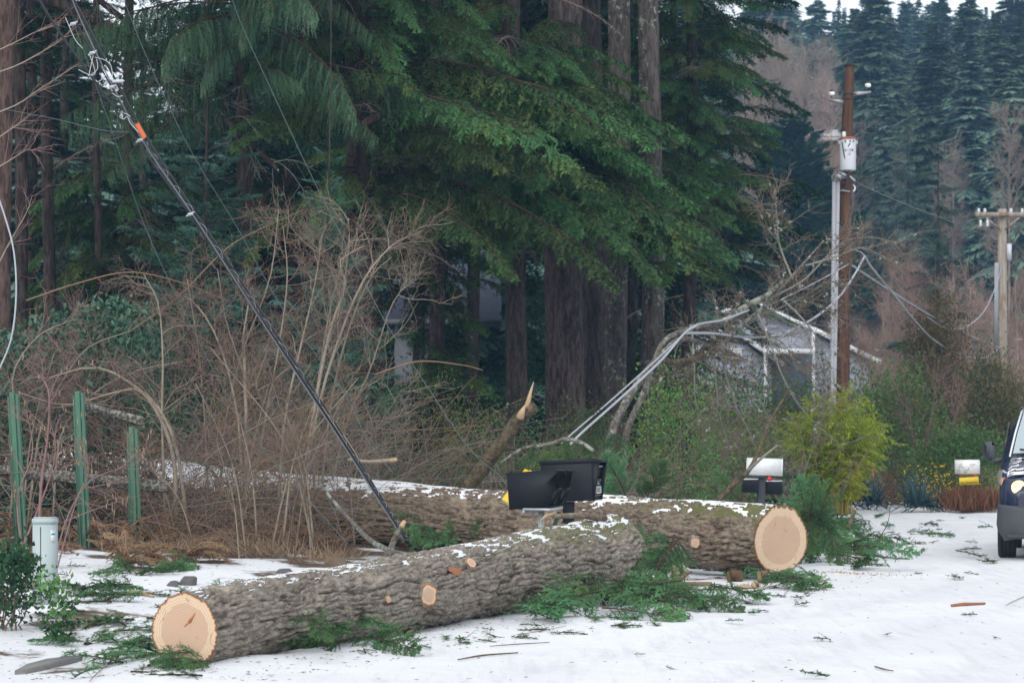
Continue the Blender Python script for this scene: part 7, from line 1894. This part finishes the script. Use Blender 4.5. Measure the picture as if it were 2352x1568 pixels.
# ------------------------------------------------------------------ stones, blocks and the slab
M_STONE = plain('grey_stone', (.105, .10, .10), .9, .15, var=.4, scale=9, bump=.6)
M_STONEB = plain('brown_stone', (.14, .105, .075), .9, .15, var=.35, scale=8, bump=.6)
M_SLAB = plain('gravelly_concrete', (.19, .19, .185), .95, .1, var=.5, scale=60, bump=.8)
def rock(name, label, x, y, wpx, h, mat, seed, flat=.8):
    import bmesh
    p = G(x, y); r = wpx / FPX * p.y / 2; rng = np.random.default_rng(seed + 60)
    q = unit(rng.normal(size=(26, 3))) * rng.uniform(.8, 1.05, (26, 1)); q = np.clip(q, [-.85, -.9, -.5], [.9, .85, .72])
    q = q * np.array([r, r * flat, h * 1.25]); q[:, 0] += q[:, 2] * rng.uniform(-.5, .5)
    bm = bmesh.new(); vs = [bm.verts.new(v) for v in q]; bmesh.ops.convex_hull(bm, input=vs)
    bmesh.ops.delete(bm, geom=[v for v in bm.verts if not v.link_faces], context='VERTS')
    bmesh.ops.bevel(bm, geom=list(bm.edges), offset=r * .06, segments=1, affect='EDGES')
    me = bpy.data.meshes.new(name); bm.to_mesh(me); bm.free(); me.materials.append(mat)
    o = link(name, me, None, p); return tag(o, label, 'stone', 'stones on the verge')
rock('stone', 'grey angular stone left of the front log, larger of the pair', 430, 1342, 50, .085, M_STONE, 1)
rock('stone', 'small grey stone touching the larger angular one', 396, 1345, 34, .05, M_STONE, 2)
rock('stone', 'round grey stone by the low ivy near the pedestal', 177, 1356, 34, .05, M_STONE, 3)
rock('stone', 'brown upright boulder just behind the front log below the brush', 766, 1302, 76, .125, M_STONEB, 4)
rock('stone', 'low stone with snow beside it behind the front log', 655, 1316, 54, .05, M_STONE, 5)
p = G(110, 1530, .0); sp_ = [G(x, y) - p for x, y in ((34, 1549), (62, 1533), (108, 1525), (190, 1512), (180, 1519), (150, 1527), (112, 1536), (64, 1546))]; mb = MB(); mb.prism([(v.x, v.y) for v in sp_], -.08, .03, lambda a, b, w: (a, b, w)); o = mb.build('slab_edge', M_SLAB); o.location = p; tag(o, 'bare concrete slab edge showing through snow at bottom left', 'slab')
for k, (x, y, sz, rz, lab, m) in enumerate([(1688, 1335, (.14, .10, .11), .3, 'dark stump piece propping the far log', M_BROWN), (1558, 1330, (.14, .12, .16), .1, 'pale split block under the far log middle', M_SPLIT), (1752, 1338, (.09, .08, .12), .5, 'brown block under the far cut face', M_WOODB), (1712, 1352, (.22, .06, .035), .2, 'flat splinter of wood in front of the propped log', M_SPLIT), (1735, 1350, (.08, .05, .06), 1.0, 'orange wood chunk in front of the far log', M_SPLIT), (1600, 1345, (.30, .05, .04), -.1, 'long splinter lying under the far log', M_WOODB)]):
    chunk('wood_block', lab, 'wood block', G(x, y), sz, (0, 0, rz), m)
# pink flagging ribbon in the shrub
p = P(2003, 1072, 47.6); mb = MB(); mb.tube([p * 0, Vector((.02, 0, -.12)), Vector((.035, -.01, -.24))], [.012, .02, .008], 4); o = mb.build('ribbon', plain('pink_ribbon', (.65, .10, .16), .6)); o.location = p; tag(o, 'pink ribbon tied in the shrub right of the bamboo', 'ribbon')

# ------------------------------------------------------------------ hazy air
mb = MB(); mb.box((0, 780, 43), (1900, 1750, 92)); hz = mb.build('haze', NT('haze').m)
tag(hz, 'thin blue winter haze', None, None, 'stuff')
hm = hz.data.materials[0]; vn = hm.node_tree.nodes.new('ShaderNodeVolumePrincipled')
vn.inputs['Color'].default_value = (.32, .64, 1.0, 1); vn.inputs['Density'].default_value = HAZE; vn.inputs['Anisotropy'].default_value = .2
hm.node_tree.links.new(vn.outputs[0], [n for n in hm.node_tree.nodes if n.type == 'OUTPUT_MATERIAL'][0].inputs['Volume'])
